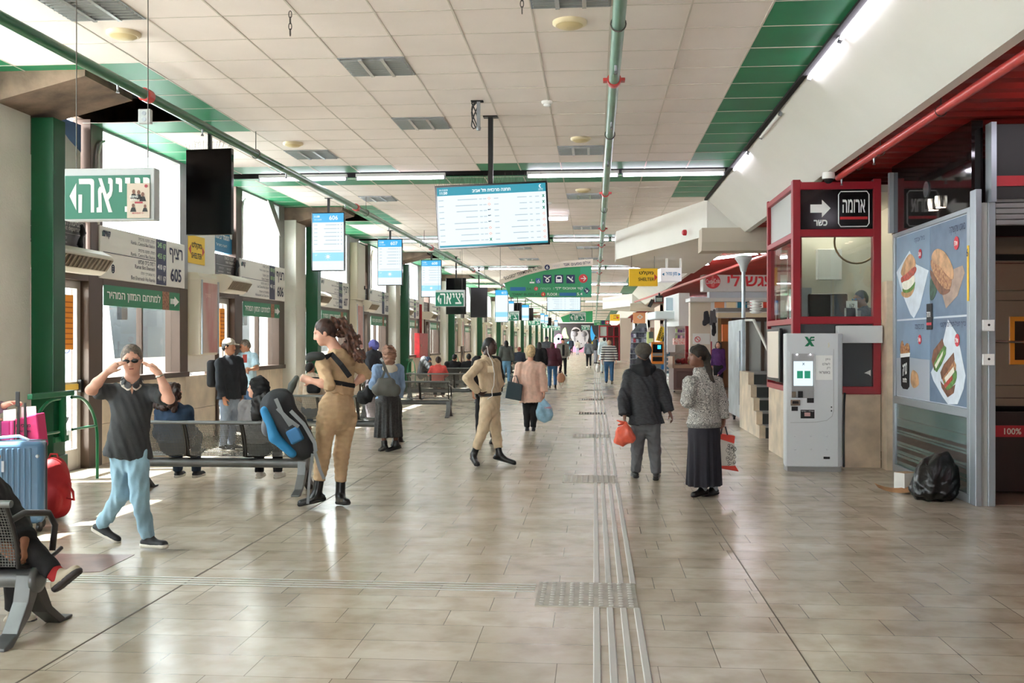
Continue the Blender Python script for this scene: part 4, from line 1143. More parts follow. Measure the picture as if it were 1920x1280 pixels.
# white box sign with blue lettering
z = 24.5; t = T('fast_food_sign', 'white box sign with blue lettering and arrows beside the yellow shelter sign', 'sign', at(1265, 528, z))
MB().frame(at(1239, 527, z), VR, VU, VF, 39 / FPX * z, 25 / FPX * z, .55).build('case', [MAT('box_white', (236, 238, 244), .4, emit=.06)], t, bevel=.01)
M_blu = MAT('sign_blue', (30, 130, 186), .5)
text('מזון מהיר', M_blu, t, at(1259, 514, z), VR, VU, h=8 / FPX * z, w=21 / FPX * z, heb=True, bold=.02)
for s, x in ((-1, 1243.5), (1, 1274)):
    MB().poly3([at(x - s * 2, 511, z - .005), at(x + s * 2.2, 514, z - .005), at(x - s * 2, 517, z - .005)], -VF, .004).build('blue_arrow', M_blu, t)
for x in (1250, 1276): 
    q = at(x, 503, z + .2); MB().cyl(q, (q.x, q.y, 3.82), .03, n=8).build('hanging_post', M_paper, t)
# ================================================================= LEFT WALL SIGNS AND FITTINGS
M_sgn = MAT('platform_sign', (226, 223, 218), .5)
M_nav = MAT('sign_navy', (52, 58, 88), .5)
M_lg = MAT('line_green', (176, 214, 160), .6)
M_dgrey = MAT('board_grey', (92, 86, 86), .45)
M_strip_g = MAT('strip_green', (18, 122, 82), .4)
LR, LU, LN = Vector((0, 1, 0)), Vector((0, 0, 1)), Vector((1, 0, 0))
DEST = {605: [('רמלה, תחנה מרכזית', 'Ramla , Central Bus Station', '245'), ('רמלה, תחנה מרכזית', 'Ramla , Central Bus Station', '455'), ('רמת בית שמש', 'Ramat Bet-Shemesh', '410'), ('בית שמש דרך רמלה', 'Bet-Shemesh Via Ramla', '411')],
        606: [('מודיעין, ישפרו', "Modi'in, Ishpro Center", '150'), ('רמלה, יוספטל', 'Ramla, Yoseftal', '188'), ('לוד, תחנה מרכזית', 'Lod, Central Bus Station', '461'), ('מחסום לוד, עד אשדוד', 'Akhisamakh Lod, Gane Aviv', '')],
        607: [('אשדוד', 'Ashdod, Central Station', '311'), ('אשדוד, סיטי', 'Ashdod City Mall', '312'), ('יבנה', 'Yavne, Railway Station', '314'), ('רחובות', 'Rehovot, Central', '318')],
        608: [('אשקלון', 'Ashkelon Station', '300'), ('אשקלון', 'Ashkelon City', '301'), ('', '', ''), ('', '', '')]}
def platform_sign(y0, y1, num, label, detail):
    t = T('platform_sign', label, 'sign', (-6.3, (y0 + y1) / 2, 2.39), 0, 'white platform signs along the left wall')
    XS = -6.34; z0, z1 = 2.42, 3.1; w = y1 - y0
    MB().box(-6.43, XS, y0, y1, z0, z1).build('case', M_sgn, t, bevel=.01)
    Q = lambda f, g: Vector((XS + .001, y0 + w * f, z0 + (z1 - z0) * g))
    MB().frame(Q(.62, .015), LR, LU, LN, w * .125, (z1 - z0) * .97, .003).build('line_number_panel', M_nav, t)
    text('רציף', M_ink, t, Q(.875, .7), LR, LU, h=.22, maxw=.5, heb=True, bold=.018); text(str(num), M_ink, t, Q(.875, .27), LR, LU, h=.2, maxw=.52, bold=.02)
    if detail:
        b = MB(); b.frame(Q(.03, .5), LR, LU, LN, w * .58, .008, .002); b.build('divider_line', M_ink, t)
        for i, (h1, e1_, ln) in enumerate(DEST[num]):
            g = .85 - i * .235
            if h1: text(h1, M_ink, t, Q(.6, g + .05), LR, LU, h=.055, heb=True, align='R')
            if e1_: text(e1_, M_ink, t, Q(.6, g - .055), LR, LU, h=.055, align='R')
            if ln: text(ln + ' קו'.replace('קו', 'וק'), M_lg if i < 2 else M_whiteink, t, Q(.683, g), LR, LU, h=.1, maxw=w * .115, bold=.02, lift=.006)
        text('קווים', M_ink, t, Q(.065, .84), LR, LU, h=.1, heb=True, bold=.03, maxw=.2)
        MB().frame(Q(.02, .8), LR, LU, LN, .07, .06, .003).build('operator_mark', MAT('op_mark', (70, 110, 100), .5), t)
        for dz in (.05, 0):
            b = MB(); c = Q(.13, .18 + dz); b.tube([c + LR * .03 * math.cos(a) + LU * .035 * math.sin(a) for a in [i * PI / 8 for i in range(16)]], .008, 6, closed=True); b.build('ring_emblem', M_ink, t)
    else:
        b = MB()
        for i in range(4): b.frame(Q(.2 + .08 * (i % 2), .78 - i * .235), LR, LU, LN, w * (.38 - .08 * (i % 2)), .04, .002)
        b.build('destination_lines', MAT('faint_print', (150, 150, 160), .6), t)
        b = MB()
        for i in range(3): b.frame(Q(.64, .8 - i * .235), LR, LU, LN, w * .09, .07, .005)
        b.build('line_numbers', M_lg, t)
    return t
def food_strip(y0, y1, label, detail):
    t = T('food_court_strip', label, 'sign', (-6.38, (y0 + y1) / 2, 2.07), 0, 'green food court strips over the windows')
    X = -6.35; w = y1 - y0
    MB().box(-6.36, X, y0, y1, 2.07, 2.34).build('green_band', M_strip_g, t)
    if detail: text('למתחם המזון המהיר', M_whiteink, t, (X, y0 + w * .37, 2.205), LR, LU, h=.15, w=w * .68, bold=.02, heb=True)
    else: 
        b = MB()
        for i in range(3): b.box(X, X + .003, y0 + w * (.04 + i * .23), y0 + w * (.24 + i * .23), 2.14, 2.27)
        b.build('letter_block', MAT('strip_letters', (200, 222, 210), .5), t)
    MB().box(X, X + .003, y0 + w * .74, y0 + w * .84, 2.07, 2.34).build('food_photo', MAT('food_photo', (176, 128, 96), .6, c2=(110, 60, 44), vs=30), t)
    b = MB(); yc = y0 + w * .86
    b.poly3([(X + .004, yc + .14, 2.13), (X + .004, yc + .3, 2.205), (X + .004, yc + .14, 2.28)], LN, .003); 
    for i in range(3): b.box(X + .001, X + .004, yc + i * .03, yc + i * .03 + .018, 2.165, 2.245)
    b.box(X + .001, X + .004, yc + .09, yc + .145, 2.165, 2.245)
    b.build('white_arrow', M_whiteink, t)
M_heat = MAT('heater_cream', (222, 214, 200), .45)
M_grill = MAT('grille_brown', (104, 90, 76), .5, metal=.3)
def heater(y0, y1, label):
    t = T('air_curtain', label, 'heater', (-6.2, (y0 + y1) / 2, 2.42), 0, 'air curtain heaters over the doors')
    b = MB(); b.prism([(-6.43, 2.44), (-6.43, 2.72), (-6.12, 2.72), (-6.0, 2.66), (-5.97, 2.62), (-6.08, 2.46), (-6.14, 2.42)], 1, y0, y1); b.build('casing', M_heat, t, bevel=.01)
    b = MB()
    for i in range(13):
        y = y0 + .05 + (y1 - y0 - .1) * i / 12
        b.prism([(-5.972, 2.605), (-6.066, 2.47), (-6.045, 2.47), (-5.955, 2.6)], 1, y - .006, y + .006)
    b.build('louvre', MAT('fin_beige', (150, 136, 118), .5), t)
    b = MB(); b.prism([(-5.981, 2.607), (-6.072, 2.475), (-6.066, 2.47), (-5.975, 2.602)], 1, y0 + .04, y1 - .04); b.build('grille_recess', M_grill, t)
    return t
def depart_panel(y0, y1, z0, z1, label, detail):
    t = T('next_departures_board', label, 'sign', (-6.45, (y0 + y1) / 2, z0), 0, 'grey next departures boards above the doors')
    MB().box(-6.428, -6.4, y0, y1, z0, z1).build('panel', M_dgrey, t, bevel=.006)
    b = MB()
    for f in (.62, .3, .05): b.box(-6.4, -6.397, y0 + .02, y1 - .02, z0 + (z1 - z0) * f, z0 + (z1 - z0) * f + .008)
    b.build('divider_lines', MAT('pale_line', (206, 200, 196), .5), t)
    if detail:
        w = y1 - y0; M_ = MAT('pale_letters', (220, 214, 208), .6)
        text('הנסיעות הבאות', M_, t, (-6.4, y1 - .08, z0 + (z1 - z0) * .9), LR, LU, h=.06, maxw=w * .55, heb=True, align='R', bold=.01)
        text('next departures', M_, t, (-6.4, y1 - .08, z0 + (z1 - z0) * .75), LR, LU, h=.075, maxw=w * .6, align='R', bold=.01)
        for f, a, bb in ((.93, 'קו', 'line'), (.66, 'זמן יציאה', 'departure'), (.33, 'יעד אחרון', 'destination')):
            text(a, M_, t, (-6.4, y0 + w * f, z0 + (z1 - z0) * .5), LR, LU, h=.045, heb=True, align='R'); text(bb, M_, t, (-6.4, y0 + w * f, z0 + (z1 - z0) * .39), LR, LU, h=.04, align='R', maxw=w * .28)
    return t
def ad_box(y0, y1, label, wide=True):
    t = T('poster_case', label, 'poster case', (-6.2, (y0 + y1) / 2, 1.38), 0, 'wall mounted poster cases on the white piers')
    x1 = -6.2
    b = MB(); b.box(-6.43, x1, y0, y1, 1.38, 2.6); b.build('case', MAT('case_cream', (218, 208, 190), .5), t, bevel=.03)
    b = MB(); b.prism([(-6.43, 2.58), (-6.43, 2.7), (-6.25, 2.69), (-6.2, 2.62), (-6.2, 2.58)], 1, y0 - .01, y1 + .01); b.build('hood', MAT('case_cream', (218, 208, 190), .5), t)
    MB().box(x1, x1 + .004, y0 + .06, y1 - .04, 1.42, 2.54).build('poster', MAT('poster_red', (206, 190, 180), .35, c2=(170, 70, 66), vs=1.1, stretch=(1, 1.6, .5)), t)
    b = MB()
    for q in ((y0 + .03, y0 + .06), (y1 - .04, y1)): b.box(x1, x1 + .02, q[0], q[1], 1.4, 2.58)
    b.build('side_rail', M_alu, t)
    text('בעזרך', MAT('poster_pale', (230, 190, 180), .6), t, (x1 + .003, y0 + .3, 2.33), LR, LU, h=.07, heb=True)
    # light face towards the camera
    return t
for k in range(-1, 10):
    o = k * P; n = 605 + 2 * k
    dA = k in (0, 1)
    platform_sign(12.36 + o, 15.03 + o, n, 'white platform sign reading %d' % n, n in DEST)
    platform_sign(17.46 + o, 20.08 + o, n + 1, 'white platform sign reading %d' % (n + 1), (n + 1) in DEST)
    food_strip(12.49 + o, 14.86 + o, 'green food court strip under platform sign %d' % n, k <= 1)
    food_strip(17.66 + o, 19.74 + o, 'green food court strip under platform sign %d' % (n + 1), k <= 1)
    heater(10.72 + o, 12.0 + o, 'cream air curtain heater over the door beside platform sign %d' % n)
    heater(16.1 + o, 17.05 + o, 'cream air curtain heater over the door beside platform sign %d' % (n + 1))
    if k < 6:
        depart_panel(10.76 + o, 12.12 + o, 2.62, 3.1, 'grey next departures board left of platform sign %d' % n, k == 0)
        depart_panel(16.46 + o, 17.5 + o, 2.62, 3.1, 'grey next departures board left of platform sign %d' % (n + 1), k == 0)
        if k != 2: ad_box(15.3 + o, 16.05 + o, 'wall poster case with a faded red poster right of platform sign %d' % n)
# panels above the doors
t = T('wall_poster', 'tall white and blue poster of a long-haired portrait high above the first door', 'poster', (-6.45, 11.4, 3.1))
MB().box(-6.5, -6.46, 10.76, 12.1, 3.1, 4.33).build('sheet', MAT('poster_white', (226, 226, 220), .6), t)
def pw(f, g, x=-6.455): return (x, 10.76 + 1.34 * f, 3.1 + 1.23 * g)
MB().poly3([pw(.45, 1), pw(1, 1), pw(1, .72), pw(.8, .8)], LN, .003).build('blue_shape', MAT('poster_blue', (90, 126, 180), .6), t)
MB().poly3([pw(.25, .1), pw(.2, .4), pw(.3, .62), pw(.48, .7), pw(.62, .6), pw(.68, .35), pw(.75, .1)], LN, .002).build('dark_hair', MAT('poster_dark', (50, 40, 38), .6), t)
MB().poly3([pw(.36, .2, -6.452), pw(.34, .45, -6.452), pw(.42, .58, -6.452), pw(.53, .56, -6.452), pw(.56, .4, -6.452), pw(.48, .2, -6.452)], LN, .002).build('portrait_face', MAT('poster_skin', (196, 160, 140), .6), t)
t = T('yellow_shelter_sheet', 'yellow shelter sheet with red arrows on the pier under the black screen', 'sign', (XW, 15.7, 2.9))
MB().box(XW + .02, XW + .03, 15.3, 15.98, 2.85, 3.3).build('sheet', M_yel, t)
text('מקלט', M_blackink, t, (XW + .03, 15.64, 3.14), LR, LU, h=.12, w=.4, heb=True, bold=.02); text('SHELTER', M_blackink, t, (XW + .03, 15.64, 2.98), LR, LU, h=.09, w=.42, bold=.01)
for s, y in ((1, 15.92), (-1, 15.36)): MB().poly3([(XW + .033, y - s * .05, 3.15), (XW + .033, y + s * .04, 3.07), (XW + .033, y - s * .05, 2.99)], LN, .002).build('red_arrow', M_arr, t)
t = T('institute_poster', 'blue poster with white lettering behind the black screen', 'poster', (XW, 17, 3.15))
MB().box(-6.5, -6.44, 16.46, 17.4, 3.15, 3.62).build('sheet', MAT('poster_cyan', (30, 118, 160), .5), t)
text('המוסד לביטוח', M_whiteink, t, (-6.44, 16.85, 3.42), LR, LU, h=.1, w=.66, heb=True, bold=.03); text('לאומי בישראל', M_whiteink, t, (-6.44, 16.82, 3.27), LR, LU, h=.05, w=.5, heb=True)
MB().lathe([(.07, 0), (.07, .003)], (-6.438, 17.28, 3.48), 18, axis=LN).build('emblem', M_whiteink, t)
b = MB(); b.box(-6.5, -6.44, 16.46 + P, 17.3 + P, 3.12, 4.33); tag(b.build('green_shutter_panel', M_postgreen), 'dark green panel above the door beside platform sign 608', 'panel')
t = T('electric_meter_case', 'tall cream cabinet on the pier right of platform sign 607', 'cabinet', (-6.3, 26.2, 2.6))
MB().box(XW + .04, -6.2, 25.75, 26.7, 2.7, 4.2).build('case', MAT('case_cream', (218, 208, 190), .5), t, bevel=.01)
MB().box(-6.2, -6.19, 25.8, 26.62, 2.75, 4.15).build('door', MAT('cab_door', (206, 198, 178), .5), t); MB().box(-6.19, -6.17, 26.5, 26.56, 3.0, 3.1).build('latch', M_dark, t)
t = T('fire_hose_cabinet', 'red fire hose cabinet on the wall beyond the third green post', 'cabinet', (-6.3, 36, 1.1))
MB().box(XW + .04, -6.2, 35.2, 36.9, 1.02, 1.9).build('cabinet', MAT('fire_red', (170, 34, 38), .45, var=.15), t, bevel=.01)
MB().cyl((-6.3, 35.95, 1.9), (-6.3, 35.95, 2.95), .05).build('riser_pipe', MAT('fire_red', (196, 36, 40), .4), t)
MB().box(-6.2, -6.18, 35.4, 35.48, 1.4, 1.5).build('handle', M_steel, t)
# black cable runs hanging in front of the grey boards
for y, l in ((11.9, 'first'), (17.3, 'second')):
    b = MB(); b.tube([(-6.34, y + .03 * math.sin(i), 3.05 - i * .05) for i in range(11)], [.02 + .012 * (i % 3) for i in range(11)], 6)
    tag(b.build('cable_bundle', M_black), 'black bundle of cables hanging on the %s grey departures board' % l, 'cable')
for y, l in ((12.3, 'first'), (17.55, 'second'), (28.0, 'third')):
    b = MB(); b.tube([(-6.33, y + .16, 4.2), (-6.33, y + .06, 4.15), (-6.33, y, 4.0), (-6.33, y, 3.1)], .018, 6)
    tag(b.build('cable_conduit', M_white), 'cream cable conduit running up the %s dark window mullion' % l, 'cable')

# ---- buses outside
M_busw = MAT('bus_white', (200, 204, 206), .4)
M_busg = MAT('bus_glass', (46, 56, 64), .35)
M_tyre = MAT('tyre', (26, 26, 28), .8)
def bus(label):
    """local: nose at +x end (x=0), body back to x=-11, centred on y"""
    t = T('bus', label, 'bus', (0, 0, 0), 0, 'white buses parked nose in outside the windows')
    b = MB(); b.prism([(-11, .35), (-11, 3.2), (-.6, 3.2), (-.15, 2.6), (0, 1.3), (0, .35)], 1, -1.25, 1.25); b.build('body', M_busw, t, bevel=.08, world=False)
    b = MB(); b.prism([(-.5, 2.95), (-.14, 2.5), (.012, 1.32), (-.02, 1.32), (-.2, 2.5), (-.56, 2.95)], 1, -1.1, 1.1); b.build('windscreen', M_busg, t, world=False)
    b = MB()
    for i in range(6):
        for s in (-1, 1): b.box(-10.6 + i * 1.65, -9.15 + i * 1.65, s * 1.255 - .01, s * 1.255 + .01, 1.5, 2.5)
    b.build('side_window', M_busg, t, world=False)
    for x in (-1.25, -8.4):
        for s in (-1, 1):
            w = MB(); w.lathe([(.3, -.12), (.46, -.12), (.5, -.06), (.5, .1), (.3, .12)], (x, s * 1.17, .5), 26, axis=(0, s, 0)); wo = w.build('wheel', M_tyre, t, world=False)
            h = MB(); h.lathe([(.28, .1), (.26, .14), (.1, .08), (.06, .16)], (x, s * 1.17, .5), 20, axis=(0, s, 0)); h.build('hub', M_gal, wo, world=False)
    for s in (-1, 1):
        MB().box(-.03, .03, s * .9 - .16, s * .9 + .16, .62, .8).build('headlight', M_paper, t, bevel=.01, world=False)
        m = MB(); m.tube([(-.2, s * 1.15, 2.75), (.25, s * 1.45, 2.7), (.3, s * 1.45, 2.3)], .02, 6); m.box(.26, .34, s * 1.45 - .1, s * 1.45 + .1, 1.95, 2.4); m.build('mirror', M_black, t, world=False)
    MB().box(-.02, .02, -1.1, 1.1, .38, .56).build('bumper', M_greyal, t, bevel=.01, world=False)
    MB().lathe([(.22, 0), (.22, .006)], (-1.0, -1.256, 1.62), 20, axis=(0, -1, 0)).build('orange_mark', MAT('bus_orange', (240, 96, 40), .4), t, world=False)
    return t
b0 = bus('white bus parked outside the first door and window'); b0.location = (-7.9, 17.0, 0)
text('co.il', M_ink, b0, (-8.62, 15.74, 1.5), X3, Z3, h=.2)
for i, y in enumerate((22.6, 28, 33.4, 38.8, 44)): dup(b0, (0, y - 17.0, 0), 'white bus parked outside, %s from the camera' % ORD[i + 1])
dup(b0, (0, -5.4, 0), 'white bus parked outside the wall at the left edge')


# ================================================================= RAIL GUARDS ROUND THE POSTS
M_rail = MAT('rail_green', (12, 108, 66), .35)
def guard(label):
    """post centre at local origin"""
    t = T('post_guard', label, 'rail', (0, 0, 0), 0, 'green tubular guards round the posts')
    for s in (-1, 1):
        b = MB(); pts = [(.2, s * .12, .98)] + [(.2 + .0, s * (.2 + .5 * math.sin(a)), .45 + .53 * math.cos(a)) for a in [i * PI / 20 for i in range(0, 11)]] + [(.2, s * .7, .1), (.2, s * .7, 0)]
        b.tube(pts, .018, 8); b.build('hoop', M_rail, t, world=False)
        MB().tube([(.2, s * .14, .62), (.2, s * .68, .62)], .015, 8).build('cross_bar', M_rail, t, world=False)
    MB().box(.17, .23, -.7, .14, 1.0, 1.06).build('top_band', M_rail, t, bevel=.008, world=False)
    MB().box(.13, .16, -.14, .14, .5, .56).box(.13, .2, -.02, .02, .5, 1.0).build('post_clamp', M_rail, t, world=False)
    return t
g0 = guard('green tubular guard round the nearest post, behind the blue suitcase'); g0.location = (-5.99, 10.525, 0)
for k in (1, 2, 3, 4, 5): dup(g0, (0, k * P, 0), 'green tubular guard round the %s post' % ORD[k])
# ================================================================= BENCHES
M_perf = PERF('punched_steel', (92, 92, 90))
M_bst = MAT('bench_steel', (112, 114, 114), .38, metal=.6, var=.08, vs=6)
M_bdk = MAT('bench_dark', (58, 56, 54), .4, metal=.5)
BW = 1.86
def bench():
    """seats face +y; back at y=0; x from -BW/2..BW/2"""
    t = T('waiting_bench', 'perforated steel bench', 'bench', (0, 0, 0), 0, 'perforated steel benches in the waiting area')
    MB().cyl((-BW / 2, .2, .31), (BW / 2, .2, .31), .05, n=16).build('beam', M_bst, t, world=False)
    MB().cyl((-BW / 2 - .02, -.045, .755), (BW / 2 + .02, -.045, .755), .02, n=12).build('top_rail', M_bst, t, world=False)
    n = 3; w = BW / n
    for i in range(n):
        x0 = -BW / 2 + i * w + .012; x1 = x0 + w - .024
        def back(u, v): return (x0 + (x1 - x0) * u, .07 - .11 * v + .025 * math.sin(v * PI), .4 + .34 * v)
        b = MB(); b.grid(back, 1, 8); b.build('back_panel', M_perf, t, world=False, uvs=lambda c: (c.x, c.z))
        def seat(u, v): return (x0 + (x1 - x0) * u, .07 + .43 * v, .4 - .035 * math.sin(v * PI) + .015 * v - (.03 * max(0, v - .85) / .15))
        b = MB(); b.grid(seat, 1, 8); b.build('seat_panel', M_perf, t, world=False, uvs=lambda c: (c.x, c.y))
        for x in (x0, x1):
          b = MB(); b.tube([(x, .07 - .11 * v + .025 * math.sin(v * PI), .4 + .34 * v) for v in [q / 6 for q in range(6, -1, -1)]] + [(x, .07 + .43 * v, .4 - .035 * math.sin(v * PI) + .015 * v) for v in [q / 6 for q in range(1, 7)]], .013, 6)
          b.build('panel_edge', M_bdk, t, world=False)
    for s in (-1, 1):
        x = s * (BW / 2 - .03)
        b = MB(); b.prism([(.2, .34), (.26, .3), (.14, .12), (-.02, .0), (-.1, 0), (-.1, .015), (.02, .06), (.12, .2), (.15, .34)], 0, x - .045, x + .045); b.build('leg', M_bst, t, world=False, bevel=.006)
        b = MB(); b.prism([(.2, .34), (.26, .3), (.36, .12), (.5, .015), (.58, .015), (.58, 0), (.44, 0), (.3, .1), (.18, .26)], 0, x - .045, x + .045); b.build('leg', M_bdk, t, world=False, bevel=.006)
        b = MB(); b.tube([(x + s * .02, .0, .66), (x + s * .02, .12, .68), (x + s * .02, .36, .64), (x + s * .02, .43, .56), (x + s * .02, .4, .42)], .018, 8); b.build('arm_rest', M_bdk, t, world=False)
        MB().lathe([(.075, -.012), (.075, .012), (.05, .02)], (x + s * .05, .2, .31), 20, axis=(s, 0, 0)).build('end_cap', M_bst, t, world=False)
    return t
b0 = bench(); b0['label'] = 'perforated steel bench seating the woman in denim, behind the walking man'
b0.location = (-3.97, 10.15, 0)
BENCH = [(5.0, 'perforated steel bench cut by the lower left corner'), (15.2, 'perforated steel bench behind the woman in the beige headscarf'), (20.75, 'empty perforated steel bench right of the black lace skirt'),
         (25.9, 'perforated steel bench seating the person in red'), (31.3, 'perforated steel bench seating two people in black'), (36.6, 'perforated steel bench behind the woman in light blue jeans'), (41.6, 'distant perforated steel bench seating a red-haired person'), (47, 'farthest perforated steel bench')]
for y, l in BENCH: dup(b0, (0.0, y - 10.15, 0), l)

# ================================================================= LUGGAGE AT LEFT
M_case = MAT('suitcase_blue', (84, 118, 150), .32, bump=.04, bs=30)
z = 8.45
t = T('suitcase', 'blue ribbed hard shell suitcase standing at the left edge', 'suitcase', at(35, 985, z))
M_ = at(40, 980, z); M_.z = 0
a_ = .42
F = Matrix.Translation((M_.x, M_.y, 0)) @ Matrix.Rotation(a_, 4, 'Z')
b = MB(); b.box(-.3, .19, -.15, .15, .07, .76, 0, F); cs = b.build('shell', M_case, t, bevel=.05)
b = MB()
for i in range(9): b.box(-.27 + i * .043, -.25 + i * .043, -.158, -.14, .12, .71, 0, F)
b.build('ribs', M_case, cs, bevel=.006)
b = MB(); b.box(.193, .2, -.012, .012, .1, .74, 0, F); b.box(-.28, .2, -.012, .012, .757, .765, 0, F); b.box(.193, .197, -.03, -.02, .1, .74, 0, F); b.build('zip_band', MAT('zip_grey', (84, 84, 82), .5), t)
b = MB(); b.tube([F @ Vector(p) for p in ((-.2, 0, .76), (-.17, 0, .79), (-.02, 0, .8), (.06, 0, .76))], .014, 8); b.build('handle', M_exb, t)
for dx, dy in ((-.26, -.11), (.15, -.11), (-.26, .11), (.15, .11)):
    c = F @ Vector((dx, dy, .035)); b = MB(); b.cyl(c - Vector((.012, 0, 0)), c + Vector((.012, 0, 0)), .035, n=14); b.box(c.x - .015, c.x + .015, c.y - .02, c.y + .02, .035, .09); b.build('caster', M_black, t)
for dx, dz in ((.14, .64), (.14, .16)):
    b = MB(); b.lathe([(.016, 0), (.013, .008), (.004, .01)], F @ Vector((dx, -.151, dz)), 12, axis=F.to_3x3() @ Vector((0, -1, 0))); b.build('corner_stud', M_alu, t)
b = MB(); b.box(-.13, -.11, -.165, -.155, .52, .61, 0, F); b.build('badge', M_alu, t)
rb_ = SDF(.011); c_ = at(101, 925, 8.95); c_.z = 0
for dz, r_, rz_ in ((.14, .15, .13), (.3, .15, .16), (.46, .11, .1)): rb_.ell((c_.x, c_.y, dz), (r_, .13, rz_), k=.08)
rb_.ell((c_.x + .04, c_.y - .1, .2), (.09, .06, .13), k=.02); rb_.half((0, 0, .006), (0, 0, -1))
t = T('backpack', 'red backpack standing on the floor behind the blue suitcase', 'backpack', (c_.x, c_.y, 0))
M_rb = MAT('pack_red', (166, 24, 30), .7, bump=.2, bs=40); rb_.build('bag', M_rb, t, fold=.006, fk=24, smooth=1)
b = MB(); b.tube([(c_.x + .12, c_.y - .03, .36), (c_.x + .2, c_.y - .04, .26), (c_.x + .21, c_.y - .04, .19), (c_.x + .13, c_.y - .03, .2)], .012, 6); b.build('strap', M_rb, t)
b = MB(); b.tube([(c_.x - .05, c_.y, .54), (c_.x - .03, c_.y, .59), (c_.x + .03, c_.y, .59), (c_.x + .05, c_.y, .54)], .01, 6); b.build('handle', M_rb, t)
M_pink = MAT('bag_pink', (206, 40, 104), .6, bump=.3, bs=14); M_pink2 = MAT('bag_pink_light', (226, 90, 160), .6, bump=.3, bs=14)
z = 8.9
t = T('shopping_bag', 'pink non-woven shopping bag with black Hebrew lettering held above the suitcase', 'bag', at(45, 835, z))
def bag3(pts, zz, dep, name, mat, par, bev=.012):
    b = MB(); b.poly3([at(*p, zz) for p in pts], -VF, dep); return b.build(name, mat, par, bevel=bev)
bag3([(26, 786), (69, 775), (76, 835), (72, 846), (24, 846)], z, .16, 'body', M_pink, t)
bag3([(0, 790), (18, 789), (18, 846), (-10, 846), (-8, 795)], z + .02, .16, 'side_panel', MAT('bag_pink_mid', (214, 60, 140), .6), t); bag3([(18, 789), (25, 788), (25, 846), (18, 846)], z + .01, .16, 'fold_panel', M_pink2, t)
for x in (1, 27): bag3([(x - .8, 789), (x + .8, 788), (x + 1, 846), (x - 1, 846)], z - .004, .006, 'black_trim', M_black, t, 0)
text('מחכי לו', M_blackink, t, at(44, 797, z - .004), VR, VU, h=7 / FPX * z, w=27 / FPX * z, heb=True, bold=.03)
text('סירות שיקום', M_blackink, t, at(44, 809, z - .004), VR, VU, h=5 / FPX * z, w=28 / FPX * z, heb=True, bold=.02)
for x, dx in ((33, 1), (48, -2)):
    b = MB(); b.poly3([at(x - 3, 835, z - .012), at(x + 3, 835, z - .012), at(x + 3 + dx * 1.2, 755, z - .03), at(x - 1 + dx * 1.2, 755, z - .03)], -VF, .006); b.build('strap', M_black, t)
t = T('paper_bag', 'white papers sticking out of the pink shopping bag', 'paper', at(40, 780, z + .08))
bag3([(6, 769), (30, 766), (30, 788), (6, 789)], z + .05, .004, 'sheet', M_paper, t, 0); bag3([(40, 763), (67, 761), (68, 778), (40, 786)], z + .09, .004, 'sheet', M_paper, t, 0)

# ================================================================= RIGHT SIDE: RED KIOSK
M_kg = GLASS('kiosk_glass', (.86, .9, .88), .18)
M_kgrey = MAT('kiosk_panel_grey', (62, 64, 66), .45)
M_frost = MAT('frosted_panel', (176, 178, 174), .35)
X0, X1, Y0, Y1 = 2.52, 3.62, 12.95, 15.0
kt = T('ticket_kiosk', 'red framed glazed kiosk with a black arrow sign on its front', 'kiosk', (3.1, 13.9, 0))
ZT = 3.66
b = MB()
b.box(X0 + .03, X1, Y0 + .03, Y0 + .14, 0, .93); b.box(X0 + .05, X0 + .16, Y0 + .03, Y1, 0, .93)
b.build('stone_base', M_stone, kt)
b = MB()
def fbar(x0, x1, z0, z1): b.box(x0, x1, Y0, Y0 + .12, z0, z1)
for x in (X0, X1 - .1): fbar(x, x + .1, .93, ZT)
for z0 in (.93, 1.82, 2.93, ZT - .13): fbar(X0, X1, z0, z0 + .1)
b.build('front_frame', M_red, kt, bevel=.008)
b = MB()
def sbar(y0, y1, z0, z1): b.box(X0 + .02, X0 + .14, y0, y1, z0, z1)
for y in (Y0 + .125, Y1 - .08): sbar(y, y + .08, .93, ZT)
for z0 in (.93, 1.82, 2.93, ZT - .1): sbar(Y0 + .125, Y1, z0, z0 + .08)
b.build('side_frame', M_red, kt, bevel=.008)
b = MB(); b.box(X0 + .1, X1 - .1, Y0 + .05, Y0 + .07, 1.03, 1.82); b.box(X0 + .07, X0 + .09, Y0 + .2, Y1 - .08, 1.03, 1.82); b.build('grey_panel', M_kgrey, kt)
MB().box(X0 + .1, X1 - .1, Y0 + .05, Y0 + .06, 1.92, 2.93).build('front_glass', M_kg, kt)
MB().box(X0 + .07, X0 + .08, Y0 + .2, Y1 - .08, 1.92, 2.93).build('side_glass', M_kg, kt)
MB().box(X0 + .07, X0 + .09, Y0 + .2, Y1 - .08, 3.01, ZT - .1).build('frosted_glass', M_frost, kt)
b = MB(); b.box(X0 + .1, X1 - .1, Y0 + .03, Y0 + .06, 3.03, ZT - .13); sb = b.build('black_sign', MAT('sign_black', (22, 20, 20), .15), kt)
XA, XB = X0 + .1, X1 - .1; zs0, zs1 = 3.03, ZT - .13
SP = lambda f, g: Vector((XA + (XB - XA) * f, Y0 + .028, zs0 + (zs1 - zs0) * g))
ar = [(.14, .42), (.14, .63), (.3, .63), (.3, .75), (.42, .53), (.3, .3), (.3, .42)]
MB().poly3([SP(*p) for p in ar], (0, -1, 0), .003).build('white_arrow', M_whiteink, sb)
text('כשר', M_whiteink, sb, SP(.28, .16), X3, Z3, h=.075, heb=True, bold=.04, maxw=.17)
text('ארומה', M_whiteink, sb, SP(.74, .58), X3, Z3, h=.17, w=.28, heb=True, bold=.02)
MB().frame(SP(.55, .24), X3, Z3, -Y3, .38 * (XB - XA), .035, .003).build('red_underline', MAT('logo_red', (206, 40, 48), .4), sb)
